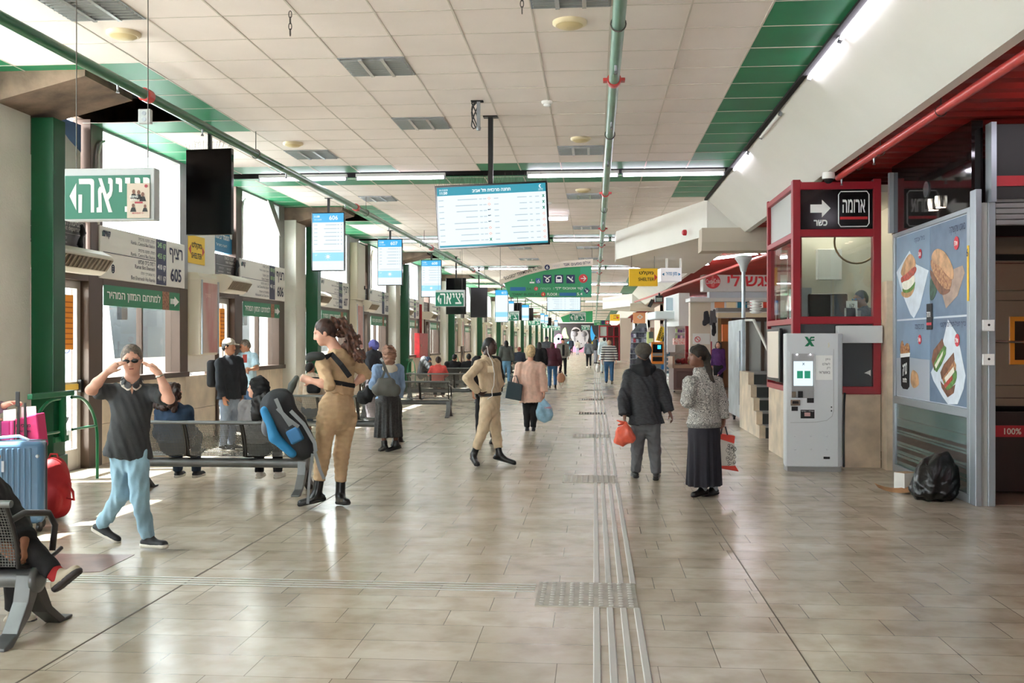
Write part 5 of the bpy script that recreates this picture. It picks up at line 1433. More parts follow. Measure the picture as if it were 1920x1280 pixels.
b = MB(); c0, c1, e0, e1 = .53, .95, .06, .95
b.tube([SP(c0 + .03, e0), SP(c1 - .03, e0), SP(c1, e0 + .08), SP(c1, e1 - .08), SP(c1 - .03, e1), SP(c0 + .03, e1), SP(c0, e1 - .08), SP(c0, e0 + .08)], .007, 6, closed=True); b.build('rounded_outline', M_whiteink, sb)
M_kwall = MAT('kiosk_wall', (206, 200, 184), .7)
b = MB(); b.box(X0 + .16, X1 + .6, Y1, Y1 + .1, .0, 1.9); b.box(3.05, X1 + .6, Y1, Y1 + .1, 1.9, 3.6); b.box(X1 + .55, X1 + .65, Y0 + .1, Y1, 0, 3.6); b.box(X0 + .1, X1 + .6, Y0 + .1, Y1, 3.5, 3.6)
b.build('back_wall', M_kwall, kt)
b = MB(); 
for x in (X0 + .16, 2.85, 3.0): b.box(x, x + .06, Y1 + .0, Y1 + .08, 1.9, 3.4)
b.box(X0 + .16, 3.05, Y1, Y1 + .08, 2.95, 3.03); b.build('rear_window_frame', M_red, kt)
MB().box(X0 + .12, X1 + .5, Y0 + .16, Y0 + .6, 1.84, 1.88).build('counter', M_greyal, kt)
MB().box(X0 + .25, X0 + .75, Y0 + .25, Y0 + .65, 1.88, 2.22).build('ticket_printer', M_black, kt, bevel=.02)
MB().box(X0 + .82, X1 - .2, Y0 + .2, Y0 + .3, 1.88, 2.0).build('counter_tray', M_greyal, kt); MB().box(X0 + .1 + .6, X0 + .84, Y0 + .14, Y0 + .145, 1.9, 2.12).build('notice', M_paper, kt)
text('קו', M_blackink, kt, (X0 + .77, Y0 + .138, 2.05), X3, Z3, h=.06, heb=True)
MB().box(3.22, 3.34, Y0 + .14, Y0 + .24, 1.9, 2.03).build('white_box', M_paper, kt)
b = MB(); b.box(X0 + .1, X0 + .3, Y0 + .3, Y0 + .75, 1.9, 2.3); b.build('brochure_rack', MAT('rack_grey', (168, 176, 180), .5), kt)
b = MB(); b.box(3.25, 3.6, Y1 - .13, Y1 - .0, 2.5, 2.95); b.build('fuse_box', M_paper, kt, bevel=.01)
MB().tube([(3.62 + .3 * math.cos(a), Y0 + 1.2, 2.98 + .3 * math.sin(a)) for a in [i * PI / 14 for i in range(28)]], .014, 6, closed=True).build('fan_ring', MAT('brass', (150, 120, 80), .4, metal=.5), kt)
MB().cyl((2.75, Y1 - .25, 3.35), (3.9, Y1 - .25, 3.35), .03).build('ceiling_lamp', MAT('kiosk_tube', (250, 248, 240), .3, emit=5), kt)
b = MB(); b.box(3.05, 3.6, Y0 - .14, Y0, 1.58, 1.8); tb = b.build('roller_box', MAT('roller_white', (206, 206, 204), .45), kt, bevel=.01)
b = MB(); b.poly3([(3.42, Y0 + .045, 1.2), (3.5, Y0 + .045, 1.24), (3.5, Y0 + .045, 1.16), (3.48, Y0 + .045, 1.18)], (0, -1, 0), .002); b.build('torn_tape', M_paper, kt)
pc = T('framed_poster', 'black framed curled poster on the left side of the red kiosk', 'poster', (X0, 14.2, 1.2))
b = MB(); b.box(X0 - .02, X0 + .02, 13.75, 14.75, 1.05, 1.78); b.build('frame', M_black, pc, bevel=.006)
def curl(u, v): return (X0 - .022 - .05 * math.sin(u * PI), 13.82 + .86 * u, 1.1 + .64 * v)
b = MB(); b.grid(curl, 8, 1); b.build('curled_sheet', MAT('sheet_beige', (216, 202, 186), .4), pc)

# ---- ticket machine
M_tm = MAT('machine_white', (206, 208, 210), .38)
t = T('ticket_machine', 'white self-service ticket machine with a green logo standing at the red kiosk', 'ticket machine', (2.72, 12.7, 0))
yf = 12.5; zt = 1.7
ta, tb_ = onY(1474, 700, yf).x, onY(1571, 700, yf).x
b = MB(); b.prism([(ta, yf), (tb_, yf), (tb_ + .06, yf + .04), (tb_ + .13, yf + .3), (ta + .02, yf + .3), (ta - .01, yf + .03)], 2, .06, zt); b.build('cabinet', M_tm, t, bevel=.012)
MB().box(ta + .02, tb_ + .05, yf + .03, yf + .28, 0, .07).build('plinth', M_greyal, t)
def mq(px, py, l=.001): 
    p = onY(px, py, yf); p.y -= l; return p
def mpan(px0, py0, px1, py1, mat, nm, d=.004, par=None, l=0.0, bev=0):
    a, c = mq(px0, py1, l), mq(px1, py0, l); return MB().box(a.x, c.x, yf - l - d, yf - l, a.z, c.z).build(nm, mat, par or t, bevel=bev)
M_rec = MAT('machine_recess', (150, 148, 148), .5)
mpan(1482, 661, 1528, 746, M_rec, 'screen_recess', .002)
b = MB()
for p in ((1480, 659, 1484, 746), (1480, 659, 1529, 663), (1526, 661, 1529, 746)): 
    a, c = mq(p[0], p[3]), mq(p[2], p[1]); b.box(a.x, c.x, yf - .02, yf, a.z, c.z)
b.build('screen_surround', M_tm, t)
sc_ = mpan(1488, 677, 1524, 723, M_sw, 'touch_screen', .012)
for x in (1494, 1508): mpan(x, 695, x + 11, 709, M_sgr, 'screen_button', .003, None, .012)
text('X', M_snv, t, mq(1506, 682, .013), X3, Z3, h=.03, bold=.03)
for x in (1494, 1519): 
    b = MB(); b.lathe([(.008, 0), (.006, .006)], mq(x, 664.5, .018), 10, axis=(0, -1, 0)); b.build('spot_lamp', MAT('spot', (250, 250, 255), .3, emit=3), t)
M_lg_ = MAT('logo_green', (0, 106, 70), .4)
def lg(pts): 
    lg.n = getattr(lg, 'n', 0) + 1; b = MB(); b.poly3([mq(*p, .002 + .0012 * lg.n) for p in pts], (0, -1, 0), .003); b.build('green_logo', M_lg_, t)
lg([(1508.5, 631), (1513.5, 631), (1527, 649), (1521, 649)]); lg([(1519, 638), (1522, 641), (1515, 649), (1508.5, 649)]); lg([(1516, 638), (1520, 631), (1527, 631), (1527, 633.5), (1521, 634), (1520, 636.5), (1527, 636), (1527, 638.5), (1521, 639)])
mpan(1528, 666, 1561, 712, M_paper, 'paper_notice', .003)
for i, s in enumerate(('ניתן', 'לשלם', 'רק', 'באשראי')): text(s, M_blackink, t, mq(1556, 674 + i * 8, .005), X3, Z3, h=.03, heb=True, align='R', maxw=.13)
mpan(1484, 734, 1492, 744, M_steel, 'coin_slot', .012); mpan(1496, 733, 1505, 745, M_black, 'coin_button', .014)
mpan(1517, 731, 1525, 745, M_rec, 'receipt_slot', .01); mpan(1513, 746, 1526, 755, M_black, 'receipt_sign', .004); mpan(1482, 749, 1500, 760, M_steel, 'card_slot', .02, bev=.004); mpan(1485, 751.5, 1497, 756.5, M_black, 'card_mouth', .004, None, .02)
mpan(1484, 762, 1496, 770, M_black, 'card_sign', .004); mpan(1501, 768, 1527, 784, M_black, 'ticket_tray', .006); mpan(1508, 773, 1519, 780, MAT('tray_pink', (196, 150, 146), .4), 'tray_flap', .004, None, .006)
text('קבלה / עודף', M_whiteink, t, mq(1514, 770.5, .008), X3, Z3, h=.02, w=.15, heb=True)
for x, y in ((1559, 763), (1559, 770)): 
    b = MB(); b.lathe([(.009, 0), (.007, .006)], mq(x, y, .0), 12, axis=(0, -1, 0)); b.build('lock', M_black, t)
mpan(1544, 856, 1556, 860, M_black, 'maker_plate', .003)
b = MB()
for x in (1491, 1521, 1551):
    for y in (817, 842): b.lathe([(.013, 0), (.008, .005), (.003, .004)], mq(x, y, 0), 12, axis=(0, -1, 0))
b.build('dimple_pattern', M_tm, t)
b = MB(); b.tube([mq(x, y, .001) for x, y in ((1482, 792), (1530, 791), (1550, 788), (1560, 780), (1563, 770), (1563, 654))], .0022, 5); b.build('door_seam', M_rec, t)
text('רכבל', MAT('seal_yellow', (214, 190, 70), .5), t, mq(1553.5, 647, .003), Vector((0, 0, 1)), Vector((-1, 0, 0)), h=.02, heb=True)
b = MB(); b.tube([(3.16, 12.92, .95), (3.14, 12.88, .8), (3.13, 12.86, .4), (3.13, 12.85, .02)], .014, 6); tag(b.build('power_cable', M_black), 'black cable running down beside the ticket machine', 'cable')

# ================================================================= FOOD SHOP AT RIGHT
XS = 3.72
M_fr = MAT('shop_frame', (168, 176, 182), .35, metal=.5)
st = T('shop_front_panel', 'aluminium framed shop front holding the sandwich posters', 'shop front', (XS, 11.4, 0))
YA, YB = 10.18, 12.72
b = MB()
b.box(XS - .03, XS + .06, YA, YB, .0, .09); b.box(XS - .03, XS + .06, YA, YB, .84, .93); b.box(XS - .03, XS + .06, YA, YB, 2.88, 2.93)
for y in (YB - .07, YA): b.box(XS - .03, XS + .06, y, y + .08, 0, 2.93)
b.build('frame', M_fr, st, bevel=.006)
MB().box(XS + .0, XS + .03, YA + .08, YB - .08, .09, .84).build('lower_glass', MAT('tinted_glass', (84, 104, 100), .12), st)
b = MB()
for z0, z1 in ((.66, .665), (.52, .56), (.49, .5), (.38, .47), (.34, .35), (.27, .32), (.22, .23), (.14, .19)): b.box(XS - .003, XS, YA + .08, YB - .08, z0, z1)
b.build('dark_stripe', MAT('stripe_brown', (56, 46, 40), .3), st)
MB().box(XS + .0, XS + .03, YA + .08, YB - .08, .93, 2.88).build('backing_board', MAT('board_white', (214, 220, 226), .5), st)
MB().box(XS - .035, XS - .03, YA + .005, YA + .05, 2.0, 2.55).build('yellow_sticker', M_yel, st); text('6', M_ink, st, (XS - .036, YA + .027, 2.48), Vector((0, -1, 0)), Z3, h=.08, maxw=.04, bold=.008)
# four posters
SR, SN = Vector((0, -1, 0)), Vector((-1, 0, 0))
yl, yr = YB - .09, YA + .1; ym_, zm = 11.40, 1.86
def poster(y0, y1, z0, z1, label, bgc):
    t = T('food_poster', label, 'poster', (XS - .01, (y0 + y1) / 2, z0), 0, 'food posters on the shop front')
    MB().box(XS - .008, XS - .002, min(y0, y1), max(y0, y1), z0, z1).build('sheet', bgc, t)
    def Q(f, g, l=.0): return Vector((XS - .009 - l, y0 + (y1 - y0) * f, z0 + (z1 - z0) * g))
    return t, Q
def shape(t, Q, pts, name, mat, l=.002, smooth_n=0):
    if smooth_n:
        out = []; n = len(pts)
        for i in range(n):
            for s in range(smooth_n):
                u = s / smooth_n; p0, p1, p2, p3 = pts[i - 1], pts[i], pts[(i + 1) % n], pts[(i + 2) % n]
                out.append(tuple(.5 * (2 * p1[c] + (-p0[c] + p2[c]) * u + (2 * p0[c] - 5 * p1[c] + 4 * p2[c] - p3[c]) * u * u + (-p0[c] + 3 * p1[c] - 3 * p2[c] + p3[c]) * u ** 3) for c in (0, 1)))
        pts = out
    b = MB(); b.poly3([Q(*p, l) for p in pts], SN, .0015); return b.build(name, mat, t)
M_pb = MAT('poster_greyblue', (132, 154, 178), .4, var=.08, vs=1.5); M_pb2 = MAT('poster_tableblue', (104, 124, 148), .4, var=.06); M_pl = MAT('poster_table', (172, 178, 188), .4)
M_wrap = MAT('wrap_white', (214, 222, 232), .5, var=.05, vs=7); M_kraft = MAT('wrap_kraft', (176, 150, 134), .5, var=.1, vs=8)
M_bun = MAT('bun_crust', (204, 158, 116), .5, var=.18, vs=8); M_bund = MAT('bread_dark', (128, 82, 58), .5, var=.2, vs=14)
M_tom = MAT('tomato', (186, 74, 58), .4, var=.25, vs=20); M_let = MAT('lettuce', (96, 140, 66), .5, var=.3, vs=18); M_che = MAT('cheese_white', (236, 230, 214), .5, var=.05, vs=12); M_fill = MAT('filling', (132, 66, 48), .5, c2=(206, 160, 110), vs=26)
M_price = MAT('price_red', (206, 44, 62), .5)
def price(t, Q, f, g, s, r=.055):
    c = Q(f, g, .003); b = MB(); b.lathe([(r, 0), (r, .003)], c, 26, axis=SN); b.build('price_disc', M_price, t)
    text(s, M_whiteink, t, c + SN * .003, SR, Z3, h=.05, maxw=.085, bold=.02)
t, Q = poster(yl, ym_ + .008, zm + .01, 2.87, 'upper left food poster of a filled bagel on white paper', M_pb)
shape(t, Q, [(.0, .58), (.42, .8), (.62, .62), (.97, .52), (.72, .12), (.55, .0), (.45, .05), (.2, .3)], 'wrap_paper', M_wrap, .001)
shape(t, Q, [(.15, .56), (.28, .7), (.45, .76), (.6, .66), (.55, .55), (.3, .5)], 'bagel_top', M_bun, .003, 4)
shape(t, Q, [(.16, .5), (.3, .53), (.58, .6), (.62, .54), (.4, .44), (.2, .43)], 'salmon', M_tom, .0045, 3)
shape(t, Q, [(.2, .44), (.4, .46), (.56, .5), (.58, .42), (.4, .35), (.24, .36)], 'cream_cheese', M_che, .005, 3)
shape(t, Q, [(.22, .37), (.4, .38), (.58, .43), (.56, .35), (.4, .31), (.24, .32)], 'lettuce', M_let, .0045, 3)
shape(t, Q, [(.18, .33), (.4, .34), (.58, .37), (.5, .28), (.35, .25), (.2, .28)], 'bagel_base', M_bun, .004, 3)
text('בייגל אבוקדו', M_ink, t, Q(.72, .9), SR, Z3, h=.075, w=.36, heb=True); price(t, Q, .74, .73, '26₪')
t, Q = poster(ym_ - .008, yr, zm + .01, 2.87, 'upper right food poster of a long filled roll on kraft paper', M_pb2)
shape(t, Q, [(.25, .52), (.3, .3), (.45, .08), (.75, .2), (.93, .42), (.88, .5), (.65, .48)], 'wrap_paper', M_kraft, .001)
shape(t, Q, [(0, .4), (.12, .44), (.2, .3), (.1, .2), (0, .2)], 'lettuce', MAT('lettuce_dark', (54, 84, 66), .5, var=.3, vs=16), .002, 3)
shape(t, Q, [(.05, .66), (.12, .72), (.25, .73), (.45, .66), (.63, .5), (.64, .38), (.5, .42), (.28, .54), (.1, .6)], 'roll_top', M_bun, .004, 4)
shape(t, Q, [(.02, .6), (.08, .63), (.3, .54), (.5, .42), (.6, .38), (.55, .28), (.35, .32), (.1, .48)], 'filling', M_fill, .0035, 3)
shape(t, Q, [(.0, .52), (.1, .48), (.35, .32), (.55, .28), (.5, .24), (.3, .24), (.05, .42)], 'roll_base', M_bund, .003, 3)
text('באגט שקשוקה', M_ink, t, Q(.75, .88), SR, Z3, h=.09, w=.45, heb=True); price(t, Q, .73, .74, '32₪', .07)
t, Q = poster(yl, ym_ + .008, .94, zm - .01, 'lower left food poster of a salad in a black cup with a bread roll', M_pb)
shape(t, Q, [(0, 0), (1, .0), (1, .5), (.3, .52), (0, .5)], 'pale_table', M_pl, .0008)
shape(t, Q, [(.15, .52), (.42, .54), (.42, .14), (.36, .1), (.22, .1), (.16, .14)], 'black_cup', M_blackink, .003)
shape(t, Q, [(.13, .56), (.44, .58), (.43, .53), (.14, .51)], 'cup_rim', M_whiteink, .0035)
shape(t, Q, [(.15, .56), (.14, .68), (.2, .74), (.26, .66), (.32, .7), (.4, .69), (.42, .58)], 'salad', M_fill, .003, 2)
text('טריה', M_whiteink, t, Q(.29, .36, .004), (SR + Z3 * .2), Z3, h=.14, w=.17, heb=True, bold=.03); text('סלטים', M_whiteink, t, Q(.29, .22, .004), SR, Z3, h=.06, w=.15, heb=True, bold=.03)
shape(t, Q, [(.46, .2), (.47, .3), (.53, .36), (.66, .32), (.7, .22), (.68, .17), (.55, .13)], 'bread_roll', M_bun, .003, 3)
text('סביח בקופסה', M_ink, t, Q(.72, .9), SR, Z3, h=.075, w=.32, heb=True); price(t, Q, .73, .75, '24₪')
t, Q = poster(ym_ - .008, yr, .94, zm - .01, 'lower right food poster of two stacked vegetable sandwiches', M_pb2)
shape(t, Q, [(.02, .35), (.3, .6), (.5, .98), (.75, .8), (.95, .35), (.9, .2), (.75, .02), (.5, .0), (.35, .08), (.1, .25)], 'wrap_paper', M_wrap, .001)
shape(t, Q, [(.05, .5), (.1, .62), (.35, .76), (.4, .68), (.3, .52), (.12, .38)], 'bread_slice', M_bund, .003)
shape(t, Q, [(.12, .46), (.4, .68), (.45, .58), (.2, .36)], 'lettuce', M_let, .0035, 2); shape(t, Q, [(.14, .44), (.38, .62), (.36, .56), (.18, .4)], 'cheese', M_che, .004)
shape(t, Q, [(.3, .36), (.4, .46), (.66, .6), (.68, .52), (.5, .38), (.34, .28)], 'bread_slice', M_bund, .0045)
shape(t, Q, [(.34, .3), (.66, .52), (.72, .46), (.7, .3), (.45, .18)], 'vegetable_filling', M_fill, .004); shape(t, Q, [(.4, .26), (.68, .4), (.74, .36), (.7, .26), (.5, .16)], 'lettuce', M_let, .005, 2); shape(t, Q, [(.42, .3), (.66, .44), (.68, .38), (.46, .24)], 'cheese', M_che, .0055); shape(t, Q, [(.4, .22), (.62, .34), (.64, .29), (.44, .18)], 'tomato', M_tom, .006)
shape(t, Q, [(.3, .26), (.5, .16), (.7, .24), (.66, .14), (.5, .08), (.34, .18)], 'bread_slice', M_bund, .0045)
text('כריך חציל-תפילים פיקנטי', M_ink, t, Q(.63, .92), SR, Z3, h=.075, w=.74, heb=True); price(t, Q, .75, .74, '29₪', .065)
t = T('logo_badge', 'small black cafe badge at the crossing of the four food posters', 'badge', (XS - .02, ym_, zm))
MB().box(XS - .02, XS - .012, ym_ - .09, ym_ + .09, zm - .13, zm + .16).build('plate', M_blackink, t, bevel=.006)
MB().box(XS - .022, XS - .02, ym_ - .08, ym_ + .08, zm - .08, zm - .05).build('red_line', M_price, t); text('ארומה', M_whiteink, t, (XS - .021, ym_, zm + .04), SR, Z3, h=.06, w=.12, heb=True, bold=.02)
# fascia above the posters and above the counter
M_gloss = MAT('gloss_black', (26, 22, 22), .06)
fa = T('shop_fascia', 'glossy black fascia of the food shop above the posters', 'shop fascia', (XS, 11.5, 3))
MB().box(XS - .01, XS + .1, YA, YB + .1, 2.93, 3.78).build('black_panel', M_gloss, fa)
MB().box(XS - .06, XS - .0, YB + .02, YB + .09, 2.95, 3.7).build('steel_edge', M_fr, fa)
for y in (11.05, 11.28): 
    b = MB(); c = Vector((XS - .03, y, 3.1)); b.lathe([(.035, -.06), (.045, 0), (.045, .06)], c, 16, axis=(0, 0, 1)); b.build('spot_lamp', M_steel, fa)
    MB().lathe([(.03, 0), (.03, .004)], (XS - .03, y, 3.035), 12).build('lamp_lens', MAT('warm_lens', (255, 226, 200), .3, emit=3), fa)
MB().lathe([(.09, 0), (.09, .012)], (XS - .011, 11.5, 3.3), 26, axis=(-1, 0, 0)).build('round_disc', MAT('disc_grey', (120, 120, 124), .2, metal=.5), fa)
fb = T('shop_fascia', 'black fascia with a red stripe above the shop counter at the right edge', 'shop fascia', (5, 10.1, 3))
MB().box(XS + .14, 7.5, 10.0, 10.1, 2.98, 3.7).build('black_panel', MAT('matt_black', (36, 36, 34), .5), fb); MB().box(XS + .14, 7.5, 9.985, 10.0, 3.1, 3.2).build('red_stripe', MAT('stripe_red', (176, 34, 42), .45), fb)
MB().box(XS + .1, XS + .15, 9.97, 10.12, 2.95, 3.72).build('steel_edge', M_fr, fb)
cp = T('shop_corner_post', 'grey aluminium corner post and shutter track beside the posters', 'post', (XS + .1, 10.05, 0))
b = MB(); b.box(XS - .03, XS + .03, 10.02, 10.17, 0, 3.08); b.build('corner_profile', M_fr, cp, bevel=.006)
b = MB(); b.box(XS + .03, XS + .09, 10.04, 10.14, 0, 2.95); b.build('cover_strip', MAT('cover_grey', (158, 158, 152), .5), cp); b = MB(); b.box(XS + .09, XS + .16, 10.02, 10.14, 0, 2.95); b.build('shutter_track', M_fr, cp, bevel=.006)
for z0 in (1.7, 1.37): 
    o_ = MB().box(XS + .03, XS + .14, 9.99, 10.02, z0, z0 + .11).build('key_switch', M_paper, cp, bevel=.004); MB().lathe([(.012, 0), (.012, .004)], (XS + .085, 9.99, z0 + .06), 10, axis=(0, -1, 0)).build('keyhole', M_black, o_)
sh = T('roller_shutter', 'rolled up grey shutter over the shop counter', 'shutter', (5, 10.05, 2.75))
for i in range(5): MB().box(XS + .165, 7.5, 10.03 + .01 * (i % 2), 10.1, 2.73 + i * .055, 2.78 + i * .055).build('slat', M_greyal, sh, bevel=.008)
# kitchen behind the counter
M_kfloor = MAT('shop_tile', (150, 132, 112), .4, var=.06)
B = MB(); B.box(XS + .15, 9.3, 10.1, 14, 0, .004); struct(B.build('floor', M_kfloor), 'tiled floor of the shop', 'floor')
B = MB(); B.box(XS + .17, 9.3, 12.3, 12.4, 0, 3.78); struct(B.build('wall_right', MAT('shop_wall', (60, 46, 40), .6)), 'dark wall of the shop behind the oven', 'wall')
ov = T('baking_oven', 'stainless steel baking oven with an orange framed door behind the counter', 'oven', (5, 11.6, 0))
ya = 11.3
MB().box(4.05, 6, ya, 12.25, .98, 2.75).build('body', M_steel, ov, bevel=.01)
MB().box(4.25, 5.6, ya - .05, ya, 1.12, 2.05).build('door', M_steel, ov, bevel=.008)
M_or = MAT('oven_orange', (240, 150, 40), .4)
b = MB(); xo, zo0, zo1 = 4.5, 1.35, 1.87
b.box(xo, xo + .05, ya - .065, ya - .05, zo0, zo1); b.box(xo, 5.4, ya - .065, ya - .05, zo1 - .05, zo1); b.box(xo, 5.4, ya - .065, ya - .05, zo0, zo0 + .05); b.build('orange_frame', M_or, ov)
MB().box(xo + .05, 5.4, ya - .056, ya - .05, zo0 + .05, zo1 - .05).build('oven_window', MAT('oven_glass', (40, 24, 16), .1), ov)
MB().cyl((xo + .2, ya - .058, zo0 + .08), (xo + .2, ya - .058, zo1 - .1), .03).build('oven_lamp', MAT('oven_glow', (180, 84, 20), .4, emit=.5), ov)
b = MB(); b.cyl((4.3, ya - .1, 1.6), (4.75, ya - .1, 1.59), .014); b.lathe([(.03, 0), (.03, .05)], (4.3, ya - .05, 1.6), 14, axis=(0, -1, 0)); b.build('handle', M_steel, ov)
MB().box(4.05, 6, ya - .12, ya, 2.15, 2.45).build('hood', M_steel, ov, bevel=.01); MB().box(4.05, 6, ya - .03, ya, 2.48, 2.55).build('vent_slot', M_black, ov); MB().box(4.1, 4.25, ya - .125, ya - .12, 2.07, 2.2).build('label_plate', M_exb, ov)
MB().box(4.0, 6, ya - .06, 12.25, .9, .98).build('plinth', M_steel, ov); MB().box(4.05, 6, ya + .1, 12.25, 0, .9).build('stand', M_dark, ov)
ct = T('shop_counter', 'dark brown counter front with a red lettered band at the right edge', 'counter', (5, 10.9, 0))
MB().box(4.1, 7, 10.85, 10.95, .03, .86).build('front_board', MAT('dark_wood', (44, 28, 24), .45, var=.15, vs=4, stretch=(1, 1, .2)), ct); MB().box(4.0, 4.1, 10.8, 11.2, .03, .7).build('side_board', MAT('dark_wood2', (34, 24, 20), .5), ct)
MB().box(4.12, 7, 10.84, 10.85, .6, .72).build('red_band', MAT('stripe_red', (176, 34, 42), .45), ct); text('100%', M_tb, ct, (4.28, 10.84, .66), X3, Z3, h=.065, align='L', bold=.02); text('ארומה', M_tb, ct, (4.49, 10.84, .66), X3, Z3, h=.065, align='L', heb=True, bold=.02)
# stone pier between kiosk and shop
B = MB(); B.box(3.62, 3.74, 12.72, 12.95, 0, 2.35); struct(B.build('pillar', M_stone), 'narrow stone pier between the red kiosk and the shop', 'pillar')
# rubbish
M_bagb = MAT('bin_bag', (9, 9, 10), .3, bump=.9, bs=11)
g = SDF(.02); c = onX(1782, 900, 3.4)
cx, cy = 3.44, 10.42
g.ell((cx, cy, .19), (.21, .2, .21), k=.08).ell((cx + .06, cy + .05, .26), (.17, .18, .2), k=.08).ell((cx - .03, cy, .1), (.22, .2, .12), k=.08).cap((cx + .07, cy + .03, .36), (cx + .12, cy, .41), .05, .055, k=.06).half((cx, cy, .005), (0, 0, -1))
tag(g.build('rubbish_bag', M_bagb, None, fold=.016, fk=26, seed=4), 'full black rubbish bag slumped against the shop front', 'rubbish bag')
t = T('cardboard_box', 'small open white box lying beside the black rubbish bag', 'box', (3.3, 11.05, 0))
F = Matrix.Translation((3.32, 10.98, 0)) @ Matrix.Rotation(.5, 4, 'Z')
b = MB(); b.box(-.09, .09, -.075, .075, 0, .2, 0, F); b.build('carton', MAT('carton_white', (220, 218, 212), .6), t, bevel=.003)
b = MB(); b.box(-.085, .085, -.07, .07, .2, .203, 0, F); b.build('open_top', MAT('carton_inner', (170, 140, 108), .7), t); b = MB(); b.box(.091, .093, -.05, .04, .03, .12, 0, F); b.build('printed_mark', M_ink, t)
b = MB()
def flap(u, v): return (2.98 + .42 * u, 10.78 + .16 * v - .05 * u, .012 + .05 * (2 * u - 1) ** 2 + .03 * v)
b.grid(flap, 10, 3); b2 = b.build('cardboard_flap', MAT('cardboard', (176, 128, 84), .7, var=.1)); tag(b2, 'torn curved strip of brown cardboard on the floor', 'cardboard')

# ================================================================= STAIRS, METAL CABINET
M_tread = MAT('stair_dark', (52, 54, 52), .6)
t = T('staircase', 'stone side staircase with dark risers climbing behind the kiosk', 'stairs', (3.1, 17.5, 0))
x0, x1 = 2.72, 3.75; ys = 16.75
prof = [(ys, 0), (19.0, 0), (19.0, 1.05)]
for i in range(5, 0, -1): prof += [(ys + (i - 1) * .3 + .0, i * .21), (ys + (i - 1) * .3, (i - 1) * .21)]
b = MB(); b.prism([(19.0, 0), (19.0, 1.05)] + [p for i in range(5, 0, -1) for p in ((ys + (i - 1) * .3, i * .21), (ys + (i - 1) * .3, (i - 1) * .21))], 0, x0, x0 + .1); b.build('stone_side', M_stone, t)
for i in range(5):
    b = MB(); b.box(x0 + .1, x1, ys + i * .3 + .02, 19.0, i * .21, (i + 1) * .21 - .035); st_ = b.build('riser', M_tread, t); b = MB(); b.box(x0 + .1, x1, ys + i * .3, 19.0 if i == 4 else ys + (i + 1) * .3 + .02, (i + 1) * .21 - .035, (i + 1) * .21); b.build('tread', M_greyal, st_)
b = MB(); 
for p, q in (((x0 + .3, ys - .05, .15), (x0 + .3, ys - .05, 1.12)), ((x0 + .3, ys - .05, 1.1), (x0 + .12, ys + 1.35, 1.98)), ((x0 + .12, ys + 1.35, 1.98), (x0 + .1, 18.9, 2.0))): b.cyl(p, q, .03, n=4)
b.build('handrail', MAT('rail_white', (206, 204, 196), .4), t)
b = MB(); b.box(x0 + .1, x1, 18.95, 19.0, 1.05, 1.95); b.build('frosted_screen', M_frost, t); b = MB()
for x in (x0 + .1, x0 + .38, x1 - .1): b.box(x, x + .06, 18.9, 18.96, 1.05, 2.0)
b.box(x0 + .1, x1, 18.9, 18.96, 1.97, 2.05); b.build('screen_frame', M_brown, t)
t = T('metal_cabinet', 'tall battered aluminium roll cabinet on casters left of the stairs', 'cabinet', (3.0, 20.4, 0))
a0 = fl(1366, 786); a1 = fl(1388, 797)
b = MB(); b.box(2.76, 3.36, 19.05, 20.9, .14, 2.02); b.build('body', MAT('cabinet_alu', (170, 178, 184), .35, metal=.6, var=.12, vs=3), t, bevel=.015)
for x in (2.86, 3.26):
    for y in (19.2, 20.75): b = MB(); b.cyl((x - .02, y, .06), (x + .02, y, .06), .06, n=14); b.box(x - .03, x + .03, y - .03, y + .03, .06, .15); b.build('caster', M_black, t)
MB().box(2.755, 2.76, 19.3, 19.6, 1.3, 1.6).build('paper_label', M_exb, t); MB().cyl((2.745, 19.2, .4), (2.745, 19.2, 1.8), .012).build('edge_rail', M_gal, t)
t = T('wall_sensor', 'white weather-sensor column with a ribbed shield standing on the stair screen', 'sensor', (3.0, 18.9, 2.0))
sx_, sy_ = onY(1394, 600, 18.9).x, 18.9
MB().cyl((sx_, sy_, 2.04), (sx_, sy_, 2.9), .035).build('pole', M_alu, t); MB().lathe([(.05, 0), (.08, .12), (.14, .22), (.16, .24), (.16, .28), (.1, .3)], (sx_, sy_, 2.9), 22).build('horn_top', M_exb, t)
b = MB(); sx2 = onY(1417, 600, 18.9).x
for i in range(5): b.lathe([(.06, 0), (.11, .02), (.11, .04), (.06, .05)], (sx2, sy_, 2.12 + i * .05), 18)
b.build('ribbed_shield', M_paper, t); MB().cyl((sx_, sy_, 2.3), (sx2, sy_, 2.3), .012).build('bracket', M_gal, t)

# ================================================================= STALLS BEYOND
M_stw = MAT('stall_white', (222, 222, 220), .5); M_cream2 = MAT('stall_cream', (224, 210, 180), .5)
z = 33.0
t = T('drink_sign', 'white stall sign box with a round red drink logo and red Hebrew letters', 'sign', at(1380, 545, z))
MB().frame(at(1318, 546, z), VR, VU, VF, 260 / FPX * z, 39 / FPX * z, .5).build('case', M_stw, t, bevel=.02)
MB().lathe([(14 / FPX * z, 0), (14 / FPX * z, .012)], at(1336.5, 527, z - .003), 30, axis=-VF).build('red_disc', MAT('drink_red', (206, 52, 62), .4), t)
b = MB(); b.poly3([at(*p, z - .018) for p in ((1335, 515), (1338, 515), (1338.5, 521), (1341, 527), (1339, 538), (1334, 538), (1332, 527), (1334.5, 521))], -VF, .003); b.build('bottle_outline', MAT('bottle_pink', (226, 120, 122), .5), t)
text('Coca-Cola', M_whiteink, t, at(1336.5, 527, z - .024), (VR + VU * .08).normalized(), VU, h=9 / FPX * z, w=26 / FPX * z, bold=.01)
